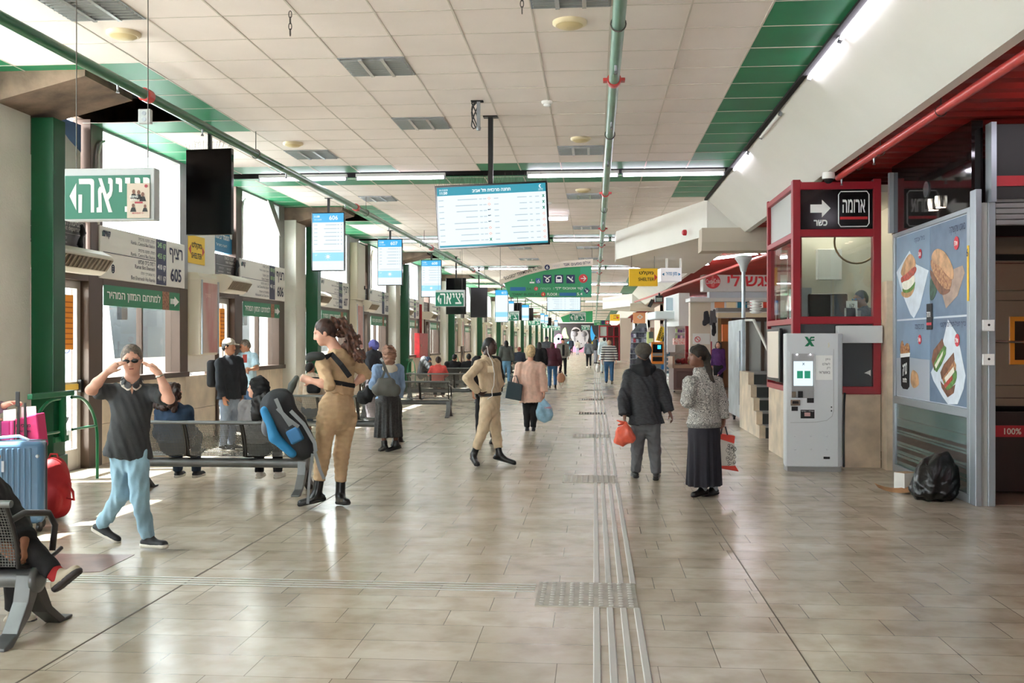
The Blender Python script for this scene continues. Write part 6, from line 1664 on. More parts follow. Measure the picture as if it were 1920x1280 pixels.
text('פגש לי', MAT('sign_red', (222, 52, 62), .5), t, at(1408, 525, z - .003), VR, VU, h=24 / FPX * z, w=88 / FPX * z, heb=True, bold=.02)
t = T('stall', 'snack stall with cream shutter and coloured cards under the drink sign', 'stall', at(1400, 700, 34))
z = 34
def sb_(px0, py0, px1, py1, zz, d, name, mat, bev=.004):
    a = at(px0, py1, zz); return MB().frame(a, VR, VU, VF, (px1 - px0) / FPX * zz, (py1 - py0) / FPX * zz, d).build(name, mat, t, bevel=bev)
sb_(1330, 546, 1450, 562, z, .4, 'grey_header', MAT('hdr_grey', (186, 194, 198), .5)); sb_(1294, 558, 1450, 565, z - .8, .9, 'aluminium_canopy', M_stw)
for i, (x, c) in enumerate(((1340, (236, 160, 110)), (1362, (244, 226, 190)), (1383, (40, 140, 176)), (1406, (236, 150, 160)), (1431, (226, 66, 50)))): sb_(x, 564, x + 18, 577, z - .3, .02, 'coloured_card', MAT('card_%d' % i, c, .6), 0)
sb_(1346, 577, 1450, 584, z, .35, 'roller_tube', M_greyal); sb_(1346, 586, 1450, 595, z - .1, .3, 'cream_shutter', M_cream2, .02)
sb_(1294, 566, 1333, 700, z + .1, .3, 'tiled_pillar', MAT('tile_beige', (214, 200, 182), .5)); sb_(1333, 596, 1346, 720, z + .05, .15, 'white_post', M_stw); sb_(1346, 596, 1372, 740, z + .8, .05, 'back_wall', MAT('stall_back', (120, 84, 54), .7))
sb_(1355, 608, 1365, 640, z + .4, .2, 'orange_menu', MAT('menu_orange', (236, 130, 60), .5)); sb_(1346, 596, 1352, 700, z + .1, .1, 'wooden_post', MAT('wood_post', (170, 130, 80), .6)); sb_(1366, 596, 1450, 740, z + .8, .05, 'dark_interior', MAT('stall_dark', (70, 62, 58), .7))
sb_(1299, 625, 1331, 645, z + .05, .02, 'notice_sheet', M_paper, 0); sb_(1333, 640, 1335, 735, z, .05, 'red_trim', M_red, 0)
b = MB(); b.tube([at(1308 + 5 * math.cos(a), 636 + 5 * math.sin(a), z + .03) for a in [i * PI / 8 for i in range(16)]], .012, 5, closed=True); b.cyl(at(1304.5, 632.5, z + .03), at(1311.5, 639.5, z + .03), .012, n=5); b.build('no_smoking_ring', MAT('ring_red', (210, 60, 80), .5), t)
gs = 'dark garments hanging from the stall pole'
for i, (x0, y0, x1, y1, c) in enumerate(((1319, 584, 1329, 607, (56, 56, 62)), (1331, 582, 1342, 606, (96, 96, 100)), (1336, 604, 1341, 626, (40, 40, 44)))):
    s = SDF(.02); zz = z - .5; s.cap(at(x0 + 3, y0 + 2, zz), at(x0 + 2, y1, zz), .05, .07, flat=(VF, .4), k=.04); s.cap(at(x1 - 3, y0, zz), at(x1 - 2, y1 - 4, zz), .05, .08, flat=(VF, .4), k=.04)
    tag(s.build('hanging_garment', MAT('garment_%d' % i, c, .9), None, fold=.01, fk=30), ['dark grey garment hanging first from the left on the stall pole', 'grey garment hanging right on the stall pole', 'thin black garment hanging lowest on the stall pole'][i], 'garment', gs)
t = T('stall', 'white market stall with a tall light panel left of the drink sign', 'stall', at(1250, 680, 36))
z = 36; 
sb_(1273, 549, 1293, 611, z - 1, 3.5, 'light_panel', M_stw); sb_(1228, 583, 1275, 598, z, 2, 'curved_header', MAT('hdr_pale', (226, 236, 240), .4), .05); sb_(1249, 558, 1272, 582, z + .3, .1, 'poster_panel', MAT('panel_pale', (206, 226, 238), .4)); sb_(1246, 598, 1250, 720, z, .1, 'steel_post', M_gal, 0)
sb_(1252, 596, 1290, 700, z + 2.2, .05, 'back_wall', MAT('stall_back2', (176, 168, 158), .7)); sb_(1285, 611, 1292, 735, z - 1.5, .1, 'red_post', M_red); sb_(1264, 634, 1286, 646, z, .3, 'red_fringed_box', MAT('fringe', (226, 120, 110), .5, c2=(240, 230, 220), vs=20)); sb_(1251, 612, 1266, 660, z + .5, .1, 'white_door', M_stw)
for i in range(3):
    sb_(1266, 612 + i * 11, 1290, 613 + i * 11, z + 1.5, .4, 'shelf', M_stw, 0)
rnd = random.Random(2)
gs = 'goods on the shelves of the white stall'
for i in range(3):
    for j in range(5):
        a = at(1267 + j * 4.6, 612 + i * 11, z + 1.55)
        o = MB().frame(a, VR, VU, VF, .06, rnd.uniform(.07, .14), .12).build('shelf_package', MAT('pack_%d' % rnd.randint(0, 5), (rnd.randint(60, 230), rnd.randint(60, 220), rnd.randint(80, 220)), .5), None, bevel=.004)
        tag(o, 'small package on the %s shelf of the white stall, %s from the left' % (['upper', 'middle', 'lower'][i], ORD[j]), 'package', gs)
z = 31.5
t = T('food_cart', 'brown vending cart on casters with a glass display top', 'cart', at(1290, 738, z))
sb_(1261, 683, 1328, 690, z, 1.0, 'worktop', MAT('cart_top', (150, 120, 100), .4)); sb_(1263, 690, 1328, 731, z + .02, .95, 'body', MAT('cart_brown', (104, 78, 74), .4)); sb_(1268, 696, 1326, 727, z + .0, .02, 'side_panel', MAT('cart_panel', (84, 62, 60), .35)); sb_(1261, 668, 1265, 690, z, .9, 'corner_post', MAT('cart_top', (150, 120, 100), .4))
for x in (1264, 1300): 
    c = at(x, 735.5, z + .1); b = MB(); b.cyl(c - VR * .025, c + VR * .025, .055, n=14); b.build('caster', M_black, t)
b = MB(); b.poly3([at(1265, 665, z), at(1280, 655, z + .4), at(1328, 655, z + .4), at(1328, 683, z), at(1265, 683, z)], -VF, .01); b.build('glass_hood', GLASS('hood_glass', (.9, .92, .9), .2), t)
gs = 'trays of food in the cart'
for i, (x, c) in enumerate(((1267, (150, 40, 44)), (1276, (190, 60, 66)), (1290, (226, 160, 80)))):
    s = SDF(.02); s.ell(at(x + 5, 676.5, z + .5), (.1, .2, .08 + .02 * i), k=.01); tag(s.build('food_heap', MAT('food_%d' % i, c, .5, var=.3, vs=16), None, fold=.01, fk=40), ['dark red heap of food in the cart', 'bright red heap of food in the cart', 'orange heap of pastry in the cart'][i], 'food', gs)
# ATM
z = 37.6
t = T('cash_machine', 'orange framed cash machine with a tilted yellow sign on top', 'cash machine', at(1238, 722, z))
sb_(1222, 642, 1246, 722, z, .8, 'cabinet', MAT('atm_grey', (120, 130, 136), .4), .02); sb_(1221, 641, 1245, 682, z - .06, .06, 'orange_surround', MAT('atm_orange', (236, 140, 50), .4), .02); sb_(1224, 645, 1242, 661, z - .1, .05, 'dark_screen', M_scr); sb_(1233, 647, 1239, 654, z - .12, .02, 'lit_icon', MAT('icon_blue', (40, 150, 220), .4, emit=.8)); sb_(1224, 662, 1242, 667, z - .1, .05, 'keypad', M_greyal); sb_(1224, 669, 1242, 677, z - .1, .05, 'cash_slot', M_dark)
sb_(1247, 647, 1256, 700, z + .1, .5, 'blue_grey_side', MAT('atm_side', (90, 126, 146), .45)); sb_(1240, 684, 1247, 692, z - .05, .05, 'blue_label', MAT('label_blue', (30, 110, 180), .5))
for i, y in enumerate((652, 660, 668, 676, 684, 692)): sb_(1249.5, y, 1253.5, y + 3, z + .08, .02, 'white_caption', M_whiteink, 0)
r_ = (at(1238, 612, z) - at(1231, 638, z)).normalized(); a_ = at(1231, 640, z - .1); u_ = VF.cross(r_) * -1
if u_.x > 0: u_ = -u_
b = MB(); b.poly3([at(*p, z - .1) for p in ((1239, 611), (1251, 616), (1244, 641), (1230, 638))], -VF, .06); ys_ = b.build('yellow_sign', M_yel, t); b = MB(); b.poly3([at(*p, z - .11) for p in ((1248, 615), (1250, 616), (1244.5, 640), (1241.5, 640))], -VF, .06); b.build('black_edge', M_black, ys_)
text('COGNO', M_blackink, t, at(1237.5, 626, z - .16), (at(1234, 638, z) - at(1240.5, 613, z)).normalized(), (at(1247, 626, z) - at(1236, 623, z)).normalized(), h=4 / FPX * z, w=24 / FPX * z, bold=.03)
text('ATM', M_blackink, t, at(1242, 629, z - .16), (at(1234, 638, z) - at(1240.5, 613, z)).normalized(), (at(1247, 626, z) - at(1236, 623, z)).normalized(), h=3 / FPX * z, w=13 / FPX * z, bold=.03)
# newspaper stand with its magazines
z = 46
t = T('newspaper_stand', 'tall grey newspaper rack behind the man in the flat cap', 'rack', at(1196, 706, z))
b = MB(); b.poly3([at(1180, 706, z), at(1218, 706, z), at(1216, 640, z + .5), at(1212, 606, z + .8), at(1199, 606, z + .8), at(1184, 622, z + .6)], -VF, .1); b.build('back_panel', MAT('rack_grey2', (110, 112, 118), .5), t)
for i in range(9):
    y = 703 - i * 10; sb_(1180 + i * .6, y - 1.2, 1218 - i * .3, y, z - .35 + i * .1, .3, 'shelf', M_gal, 0)
gs = 'papers and magazines on the newspaper stand'
for i in range(9):
    for j in range(7):
        y = 701.8 - i * 10; x = 1181 + j * 5.1 + i * .3
        if x > 1213 - i * .3 or (i == 8 and j < 3): continue
        g_ = rnd.randint(60, 210); c = (g_, g_, min(255, g_ + 12)) if rnd.random() < .8 else (rnd.randint(120, 220), rnd.randint(60, 150), rnd.randint(80, 160))
        a = at(x, y, z - .36 + i * .1); up = (VU + VF * .3).normalized(); nn = VR.cross(up) * -1
        o = MB().frame(a, VR, up, VF, 4.4 / FPX * z, rnd.uniform(6.5, 8.5) / FPX * z, .015).build('magazine', MAT('mag_%d_%d' % (i, j), c, .6, c2=(max(0, c[0] - 60), max(0, c[1] - 60), max(0, c[2] - 50)), vs=14), None)
        tag(o, 'magazine on the %s shelf from the floor of the newspaper stand, %s from the left' % (ORD[i], ORD[j]), 'magazine', gs)
# far details
z = 60
t = T('orange_banner', 'orange banner with a white eye emblem over the far shops', 'banner', at(1198, 605, z))
MB().frame(at(1187, 606, z), VR, VU, VF, 23 / FPX * z, 20 / FPX * z, .05).build('sheet', MAT('banner_orange', (244, 176, 130), .5), t)
b = MB(); b.poly3([at(*p, z - .01) for p in ((1194, 594), (1200, 589.5), (1206, 594), (1200, 598.5))], -VF, .01); b.poly3([at(*p, z - .03) for p in ((1197, 594), (1200, 591.8), (1203, 594), (1200, 596.2))], -VF, .01, 1); b.build('white_emblem', [M_whiteink, MAT('banner_orange', (244, 176, 130), .5)], t)
z = 75
t = T('shop_entrance', 'distant red framed shop entrance right of the mural', 'door', at(1142, 675, z))
for x in (1123, 1138, 1150, 1160): MB().frame(at(x, 676, z), VR, VU, VF, 2.2 / FPX * z, 66 / FPX * z, .2).build('red_post', M_red, t)
for y in (610, 630): MB().frame(at(1123, y + 2, z), VR, VU, VF, 39 / FPX * z, 2.2 / FPX * z, .2).build('red_rail', M_red, t)
MB().frame(at(1124, 676, z + .3), VR, VU, VF, 38 / FPX * z, 64 / FPX * z, .1).build('dim_interior', MAT('dim_shop', (96, 66, 62), .6), t); MB().frame(at(1125, 630, z + .1), VR, VU, VF, 12 / FPX * z, 18 / FPX * z, .05).build('window_pane', MAT('pane_pale', (190, 206, 204), .2), t); MB().frame(at(1124, 660, z - .1), VR, VU, VF, 13 / FPX * z, 27 / FPX * z, .05).build('white_notice_board', M_paper, t)
b = MB(); b.frame(at(1163, 676, z), VR, VU, VF, 20 / FPX * z, 80 / FPX * z, .3); tag(b.build('beige_partition', MAT('part_beige', (206, 190, 176), .7)), 'beige partition wall right of the distant red entrance', 'partition')
t = T('flood_light', 'black flood lamp with a pale lens fixed under the beam beyond the yellow sign', 'lamp', at(1236, 560, 32)); z = 32
MB().frame(at(1229, 566, z), VR, VU, VF, 14 / FPX * z, 12 / FPX * z, .2).build('housing', M_black, t, bevel=.01); MB().frame(at(1230.5, 565, z - .012), VR, VU, VF, 11 / FPX * z, 7 / FPX * z, .01).build('lens', MAT('lens_grey', (170, 180, 170), .3), t); MB().cyl(at(1224, 562, z), at(1217, 575, z), .06).build('second_lamp', M_black, t); MB().cyl(at(1236, 556, z), at(1236, 549, z), .03).build('bracket', M_black, t)
t = T('alarm_sounder', 'small red alarm sounder on the white bulkhead', 'alarm', at(1285, 436, 20.8)); c = Vector((1.85, 20.8, 3.9)); 
MB().lathe([(.06, 0), (.06, .05), (.045, .07)], onX(1286, 436, 1.86), 14, axis=(-.96, -.28, 0)).build('red_cap', MAT('alarm_red', (190, 40, 50), .3), t)
# shop backs along the right so the hall is closed
M_back = MAT('shop_back', (196, 186, 172), .7)
B = MB(); B.box(6.4, 6.6, 19, YEND, 0, 3.8); struct(B.build('wall_right', M_back), 'plain wall behind the stalls on the right', 'wall')
for i, (y, c, w_) in enumerate(((43, (226, 230, 232), 2.4), (52, (210, 190, 170), 2.2), (64, (232, 226, 214), 2.4), (84, (206, 210, 212), 2.2), (100, (222, 206, 186), 2.2))):
    t = T('shop_unit', 'distant %s shop unit on the right side, %s beyond the cash machine' % (['white', 'beige', 'cream', 'grey', 'sandy'][i], ORD[i]), 'shop', (4.5, y, 0), 0, 'distant shop units on the right side')
    MB().box(3.4, 6.3, y, y + .2, 2.5, 3.5).build('fascia', MAT('unit_%d' % i, c, .5), t); MB().box(3.4, 3.55, y, y + 5, 0, 3.5).build('side_wall', MAT('unit_%d' % i, c, .5), t); MB().box(3.55, 6.3, y + 1.5, y + 1.6, 0, 2.5).build('back_panel', MAT('unitb_%d' % i, (150 + 10 * i, 130 + 8 * i, 120), .6, var=.3, vs=3), t)
    MB().box(3.7, 6.0, y + .1, y + .8, 0, .95).build('counter', MAT('unitc_%d' % i, (190, 150 + 8 * i, 120), .5), t)
z = 41
t = T('lime_display', 'pale lime advertising display standing left of the cash machine', 'display', at(1218, 700, z))
MB().frame(at(1213, 708, z), VR, VU, VF, 12 / FPX * z, 86 / FPX * z, .1).build('board', MAT('lime_pale', (222, 236, 160), .5), t, bevel=.01); MB().frame(at(1217, 634, z - .01), VR, VU, VF, 8 / FPX * z, 12 / FPX * z, .01).build('grey_photo', MAT('photo_grey', (90, 104, 96), .5), t); MB().frame(at(1212.5, 709, z - .05), VR, VU, VF, 13 / FPX * z, 3 / FPX * z, .3).build('foot', M_gal, t)
# ================================================================= PEOPLE
def nv(v): v = np.array(v, float); return v / (np.linalg.norm(v) + 1e-9)
def M_cloth(name, c, **k):
    k.setdefault('var', .08); k.setdefault('vs', 9); k.setdefault('rough', .85); k.setdefault('bump', .12); k.setdefault('bs', 160)
    return MAT(name, c, **k)
SK = {'light': MAT('skin_light', (214, 162, 138), .5, var=.05, vs=12), 'tan': MAT('skin_tan', (176, 122, 94), .5, var=.05, vs=12), 'brown': MAT('skin_brown', (112, 74, 58), .45, var=.06, vs=12), 'dark': MAT('skin_dark', (64, 42, 36), .42, var=.06, vs=12)}
M_eye = MAT('eye_dark', (30, 22, 20), .15); M_eyew = MAT('eye_white', (196, 186, 178), .3); M_lip = MAT('lips', (160, 88, 82), .5); M_lipd = MAT('lips_dark', (96, 56, 54), .5)
BASE = dict(head=(0, .02, 1.605), neck=(0, -.01, 1.45), chest=(0, 0, 1.29), waist=(0, 0, 1.07), pelvis=(0, -.01, .93), shL=(.175, -.01, 1.405), shR=(-.175, -.01, 1.405),
            elL=(.235, -.035, 1.13), elR=(-.235, -.035, 1.13), wrL=(.245, .03, .89), wrR=(-.245, .03, .89), haL=(.245, .06, .8), haR=(-.245, .06, .8),
            hiL=(.09, 0, .9), hiR=(-.09, 0, .9), knL=(.1, .02, .49), knR=(-.1, .02, .49), anL=(.1, -.02, .09), anR=(-.1, -.02, .09), toL=(.115, .13, .03), toR=(-.115, .13, .03))
SEAT = dict(hiL=(.09, .0, .9), hiR=(-.09, 0, .9), knL=(.11, .43, .95), knR=(-.11, .43, .95), anL=(.11, .43, .53), anR=(-.11, .43, .53), toL=(.12, .6, .47), toR=(-.12, .6, .47), wrL=(.12, .3, 1.03), wrR=(-.12, .3, 1.03), haL=(.05, .36, 1.02), haR=(-.05, .36, 1.02), elL=(.24, .06, 1.13), elR=(-.24, .06, 1.13))
class Fig:
    def __init__(s, label, foot, face, H=1.65, J=None, head=None, skin='light', res=None, group=None, seat=False, walk=0.0, seat_z=None, name='person', cat='person', elev=0.0, wid=1.0, wx=0.0):
        s.wx = wx
        g = fl(*foot) if not isinstance(foot, Vector) else foot
        s.z = depth(g); s.g = np.array(g); s.S = H / 1.72; S_ = s.S
        s.res = res or min(.034, max(.0085, .00058 * s.z)); s.near = s.z < 20
        a = math.radians(face); R, F_, U = np.array(VR), np.array(VF), np.array(VU)
        s.f = math.sin(a) * R - math.cos(a) * F_; s.l = math.cos(a) * R + math.sin(a) * F_; s.u = U
        s.root = T(name, label, cat, (g.x, g.y, 0), 0, group)
        P_ = dict(BASE)
        if seat: P_.update(SEAT)
        if walk:
            w = walk
            P_.update(knL=(.09, .02 + .14 * w, .49), anL=(.09, .2 * w, .09), toL=(.1, .2 * w + .15, .035), knR=(-.09, .02 - .05 * w, .48), anR=(-.09, -.27 * w, .13), toR=(-.1, -.27 * w + .14, .03), wrL=(.25, -.1 * w, .9), haL=(.25, -.11 * w, .81), wrR=(-.25, .15 * w, .9), haR=(-.25, .19 * w, .82))
        s.q = {}
        dz = -.5 * S_ if False else 0
        off = elev
        if seat: off = (seat_z if seat_z is not None else .46) - .8 * S_
        for k_, v in P_.items(): s.q[k_] = s.g * np.array([1, 1, 0]) + s.l * v[0] * S_ * wid + s.f * v[1] * S_ + U * (v[2] * S_ + off)
        for k_, v in (J or {}).items():
            base = s.q[k_] if k_ in s.q else s.g
            zz = depth(base) if len(v) < 3 else s.z + v[2]
            s.q[k_] = np.array(at(v[0], v[1], zz))
        if J:
            q = s.q
            for sd in 'LR':
                if 'wr' + sd in J and 'ha' + sd not in J: q['ha' + sd] = q['wr' + sd] + nv(q['wr' + sd] - q['el' + sd]) * .085 * S_
                if 'an' + sd in J and 'to' + sd not in J: q['to' + sd] = q['an' + sd] + s.f * .15 * S_ - U * .055 * S_
            if 'shL' in J and 'chest' not in J: q['chest'] = (q['shL'] + q['shR']) / 2 - nv((q['shL'] + q['shR']) / 2 - q['pelvis']) * .12 * S_
            if 'shL' in J and 'waist' not in J: q['waist'] = q['chest'] * .4 + q['pelvis'] * .6
            if 'shL' in J and 'neck' not in J: q['neck'] = (q['shL'] + q['shR']) / 2 + U * .045 * S_
            if 'pelvis' in J:
                for sd, sg in (('L', 1), ('R', -1)):
                    if 'hi' + sd not in J: q['hi' + sd] = q['pelvis'] + s.l * .09 * S_ * sg - U * .03
        hy, hp, hr = head or (face, 0, 0)
        a = math.radians(hy); hf = math.sin(a) * R - math.cos(a) * F_; hl = math.cos(a) * R + math.sin(a) * F_
        p = math.radians(hp); hf2 = hf * math.cos(p) - U * math.sin(p); hu = U * math.cos(p) + hf * math.sin(p)
        r_ = math.radians(hr); s.hl = hl * math.cos(r_) + hu * math.sin(r_); s.hu = hu * math.cos(r_) - hl * math.sin(r_); s.hf = hf2
        s.HM = np.array([s.hl, s.hf, s.hu]); s.skin = SK[skin]; s.sk = skin
    def hp(s, x, y, z): return s.q['head'] + (s.hl * x + s.hf * y + s.hu * z) * s.S
    def tf(s):
        up = nv(s.q['neck'] - s.q['pelvis']); l = nv(s.q['shL'] - s.q['shR']); return nv(np.cross(up, l)) if np.dot(np.cross(up, l), s.f) > 0 else -nv(np.cross(up, l))
    def sides(s): return ('L', 'R')
    def hand(s, B, sd, grip=0.6, pn=None):
        S_ = s.S; q = s.q; w = q['wr' + sd]; d = nv(q['ha' + sd] - w)
        ins = (q['pelvis'] + q['chest']) / 2 - w; n = nv(pn) if pn is not None else nv(ins - d * np.dot(ins, d) + s.f * .0)
        sd_ = nv(np.cross(n, d)); 
        if np.dot(sd_, s.f) < 0: sd_ = -sd_
        B.cap(w, w + d * .035 * S_, .026 * S_, .033 * S_, k=.01, flat=(n, .62)); B.cap(w + d * .03 * S_, w + d * .075 * S_, .036 * S_, .036 * S_, k=.01, flat=(n, .42))
        fr = max(.0085 * S_, s.res * .72)
        for i, (o, L) in enumerate(((.028, .066), (.0095, .076), (-.0095, .07), (-.028, .055))):
            b0 = w + d * .088 * S_ + sd_ * o * S_; dd = d; p = b0
            for j, fr_ in enumerate((.45, .32, .26)):
                a = grip * (1.05 if j else .8) * (1 + .12 * i); dd = nv(d * math.cos(a * (j + .6)) + n * math.sin(a * (j + .6))); p2 = p + dd * L * fr_ * S_; B.cap(p, p2, fr * (1 - .07 * j), fr * (1 - .07 * (j + 1)), k=.003); p = p2
        t0 = w + d * .03 * S_ + sd_ * .028 * S_; t1 = t0 + nv(d * .6 + sd_ * .7 + n * .35) * .035 * S_; t2 = t1 + nv(d * .8 + sd_ * .1 + n * (.3 + grip * .5)) * .034 * S_
        B.cap(t0, t1, .014 * S_, .011 * S_, k=.008); B.cap(t1, t2, .0105 * S_, .009 * S_, k=.003)
    def headshape(s, B, nose=1.0):
        S_ = s.S; e = lambda c, r, k=.02, op=0: B.ell(s.hp(*c), np.array(r) * S_, s.HM, k=k * S_, op=op)
        e((0, -.012, .02), (.074, .092, .092)); e((0, .02, -.035), (.062, .07, .08), .03); e((0, .04, -.075), (.046, .052, .036), .03); e((0, .07, -.092), (.02, .018, .016), .02)
        for x in (-1, 1):
            e((x * .042, .05, -.035), (.022, .026, .026), .025); e((x * .077, -.012, -.012), (.01, .02, .031), .008); e((x * .03, .074, .03), (.024, .014, .01), .015)
            if s.res < .012: e((x * .031, .089, .008), (.015, .014, .009), 0, 1)
        B.cap(s.hp(0, .084, .02), s.hp(0, .105 * nose, -.025), .009 * S_, .013 * S_, k=.012); e((0, .098, -.03), (.018, .014, .01), .008); e((0, .084, -.062), (.022, .012, .008), .008)
    def body(s, grip=(.6, .6), pn=(None, None), legs=True, extra=None):
        S_ = s.S; q = s.q; B = SDF(s.res); f = s.tf(); c = B.cap; s.headshape(B)
        c(s.hp(0, -.022, -.06), q['neck'], .052 * S_, .056 * S_, k=.03); c(q['neck'], q['chest'], .06 * S_, .1 * S_, k=.05, flat=(f, .75))
        c(q['shL'], q['shR'], .052 * S_, k=.04); c(q['chest'], q['waist'], .138 * S_, (.118 - s.wx) * S_, k=.05, flat=(f, .68)); c(q['waist'], q['pelvis'], (.118 - s.wx) * S_, .14 * S_, k=.05, flat=(f, .72))
        for i, sd in enumerate('LR'):
            c(q['sh' + sd], q['el' + sd], .05 * S_, .039 * S_, k=.03); c(q['el' + sd], q['el' + sd] * .6 + q['wr' + sd] * .4, .039 * S_, .041 * S_, k=.02); c(q['el' + sd] * .6 + q['wr' + sd] * .4, q['wr' + sd], .041 * S_, .026 * S_, k=.02)
            s.hand(B, sd, grip[i], pn[i])
            if legs:
                c(q['hi' + sd], q['kn' + sd], .076 * S_, .048 * S_, k=.03); c(q['kn' + sd], q['kn' + sd] * .6 + q['an' + sd] * .4, .048 * S_, .049 * S_, k=.02); c(q['kn' + sd] * .6 + q['an' + sd] * .4, q['an' + sd], .049 * S_, .032 * S_, k=.02)
                c(q['an' + sd] - s.u * .03 * S_, q['to' + sd], .034 * S_, .026 * S_, k=.02)
        if extra: extra(B)
        o = B.build('body', s.skin, s.root, smooth=1)
        if s.z < 34: s.face_bits()
        return s
    def face_bits(s, brow=None):
        S_ = s.S
        for x in (-1, 1):
            c = s.hp(x * .031, .0665, .007); b = SDF(.003); b.ell(c, np.array([.0125, .0135, .0065]) * S_, s.HM); o = b.build('eye', MAT('eye_shade', (130, 118, 110), .3) if s.sk in ('dark', 'brown') else M_eyew, s.root)
            b = SDF(.002); b.ell(s.hp(x * .031, .0775, .007), np.array([.0062, .005, .006]) * S_, s.HM); b.build('iris', M_eye, o)
            b = SDF(.003); b.cap(s.hp(x * .018, .086, .027), s.hp(x * .047, .073, .028), .0045 * S_, .003 * S_); b.build('eyebrow', getattr(s, 'browmat', M_eye), s.root)
        b = SDF(.003); b.cap(s.hp(-.022, .085, -.06), s.hp(.022, .085, -.06), .0055 * S_, k=.003); b.cap(s.hp(-.01, .0925, -.06), s.hp(.01, .0925, -.06), .006 * S_, k=.008); b.build('lips', M_lipd if s.sk in ('dark', 'brown') else M_lip, s.root)
    def hair(s, mat, kind='short', res=None, fold=.006):
        S_ = s.S; B = SDF(res or max(.007, s.res)); e = lambda c, r, k=.02, op=0: B.ell(s.hp(*c), np.array(r) * S_, s.HM, k=k * S_, op=op)
        th = .95 if kind == 'tight' else 1.0; e((0, -.02 if th == 1 else -.014, .032 if th == 1 else .026), (.08 * th, .094 * th, .09)); e((0, -.06, -.02), (.066 * th, .058 * th, .07), .03)
        for x in (-1, 1): e((x * .066, -.02, .005), (.016, .04, .045), .02)
        if kind in ('short', 'tight'):
            e((0, .09, -.035 if kind == 'tight' else -.05), (.1, .075, .1), .01, 1)
        elif kind == 'bigcurly':
            for i in range(130):
                rn = random.Random(i * 5 + 2); z_ = rn.uniform(-.2, .1); w_ = .16 - .6 * max(0, z_ - .02); e((rn.uniform(-w_, w_), -.03 - rn.uniform(0, .1), z_), (.03, .03, .034), .012)
            e((0, .1, -.05), (.066, .075, .1), .01, 1)
        elif kind == 'bob':
            e((0, -.045, -.03), (.088, .07, .09), .03); e((0, -.03, .05), (.086, .096, .085), .03); e((0, .095, -.05), (.07, .075, .1), .01, 1)
        elif kind == 'curly':
            for i in range(60):
                rn = random.Random(i * 7 + 1); a = rn.uniform(0, 6.28); r = rn.uniform(.05, .095); e((r * math.cos(a), -.035 + .75 * r * math.sin(a) - .01, rn.uniform(-.14, .08)), (.03, .03, .032), .012)
            for x in (-1, 1): e((x * .088, -.005, -.05), (.036, .05, .09), .02)
            e((0, .1, -.05), (.066, .075, .1), .01, 1)
        elif kind == 'long':
            B.cap(s.hp(0, -.06, -.02), s.hp(0, -.1, -.26), .085 * S_, .08 * S_, k=.05, flat=(s.hf, .6)); e((0, .095, -.05), (.07, .075, .1), .01, 1)
        elif kind == 'longcurly':
            for i in range(70):
                rn = random.Random(i * 5 + 2); z_ = rn.uniform(-.3, .05); e((rn.uniform(-.085, .085), -.05 - rn.uniform(0, .05), z_), (.026, .026, .034), .012)
            e((0, .1, -.05), (.066, .075, .1), .01, 1)
        elif kind == 'pony':
            e((0, .1, -.055), (.09, .075, .1), .01, 1)
        return B.build('hair', mat, s.root, fold=fold * .4, fk=90, seed=3, smooth=1)
    def top(s, mat, t=.016, sleeve=1.0, hem=.12, name='shirt', flare=1.0, fold=.006, collar=True, cuffcut=True, hemcut=True, neckcut=True, chestx=0.0):
        S_ = s.S; q = s.q; B = SDF(s.res); f = s.tf(); c = B.cap; up = nv(q['neck'] - q['pelvis'])
        c(q['neck'] - up * .005, q['chest'], .058 * S_ + t, .1 * S_ + t, k=.06, flat=(f, .78)); c(q['shL'], q['shR'], .05 * S_ + t * .8, k=.045)
        c(q['chest'], q['waist'], (.146 + chestx - s.wx * .3) * S_ + t, (.125 - s.wx) * S_ + t, k=.06, flat=(f, .7)); dn = nv(q['pelvis'] - q['waist']); he = q['pelvis'] + dn * hem * S_
        c(q['waist'], he, (.128 - s.wx) * S_ + t, (.154 * flare) * S_ + t + .004, k=.06, flat=(f, .76), cut=2 if hemcut else 0)
        for sd in 'LR':
            a, e, w = q['sh' + sd], q['el' + sd], q['wr' + sd]
            if sleeve <= .5:
                m = a + (e - a) * (sleeve * 2); c(a, m, .054 * S_ + t * .8, .05 * S_ + t, k=.03, cut=2)
            else:
                c(a, e, .052 * S_ + t * .8, .042 * S_ + t * .8, k=.03); m = e + (w - e) * ((sleeve - .5) * 2); c(e, m, .043 * S_ + t * .8, .03 * S_ + t * .85, k=.02, cut=2)
        if collar: c(q['neck'], q['neck'] + nv(s.q['head'] - q['neck']) * .045 * S_, .057 * S_ + t * .6, .054 * S_ + t * .6, k=.012, cut=2)
        return B.build(name, mat, s.root, fold=fold * .75, fk=44, seed=sum(map(ord, name)) % 97 + int(s.z * 7) % 50, smooth=1)
    def trousers(s, mat, t=.02, end=.0, name='trousers', fold=.005, wide=1.0, hipx=0.0, top_=0.05):
        S_ = s.S; q = s.q; B = SDF(s.res); f = s.tf(); c = B.cap; w = q['pelvis'] + nv(q['waist'] - q['pelvis']) * top_ * S_
        c(w, q['pelvis'], (.12 - s.wx) * S_ + t, (.138 + hipx) * S_ + t, k=.05, flat=(f, .76), cut=1); c(q['pelvis'], (q['hiL'] + q['hiR']) / 2 - s.u * .02, (.13 + hipx) * S_ + t, .115 * S_ + t, k=.05, flat=(f, .78))
        for sd in 'LR':
            h, k_, a = q['hi' + sd], q['kn' + sd], q['an' + sd]; a2 = a + (k_ - a) * end
            w_ = t * (1 + (wide - 1) * .9); c(h, k_, .083 * S_ + t * .8, .054 * S_ + w_, k=.03); c(k_, a2, .053 * S_ + w_, .036 * S_ + w_ * 1.1, k=.02, cut=2)
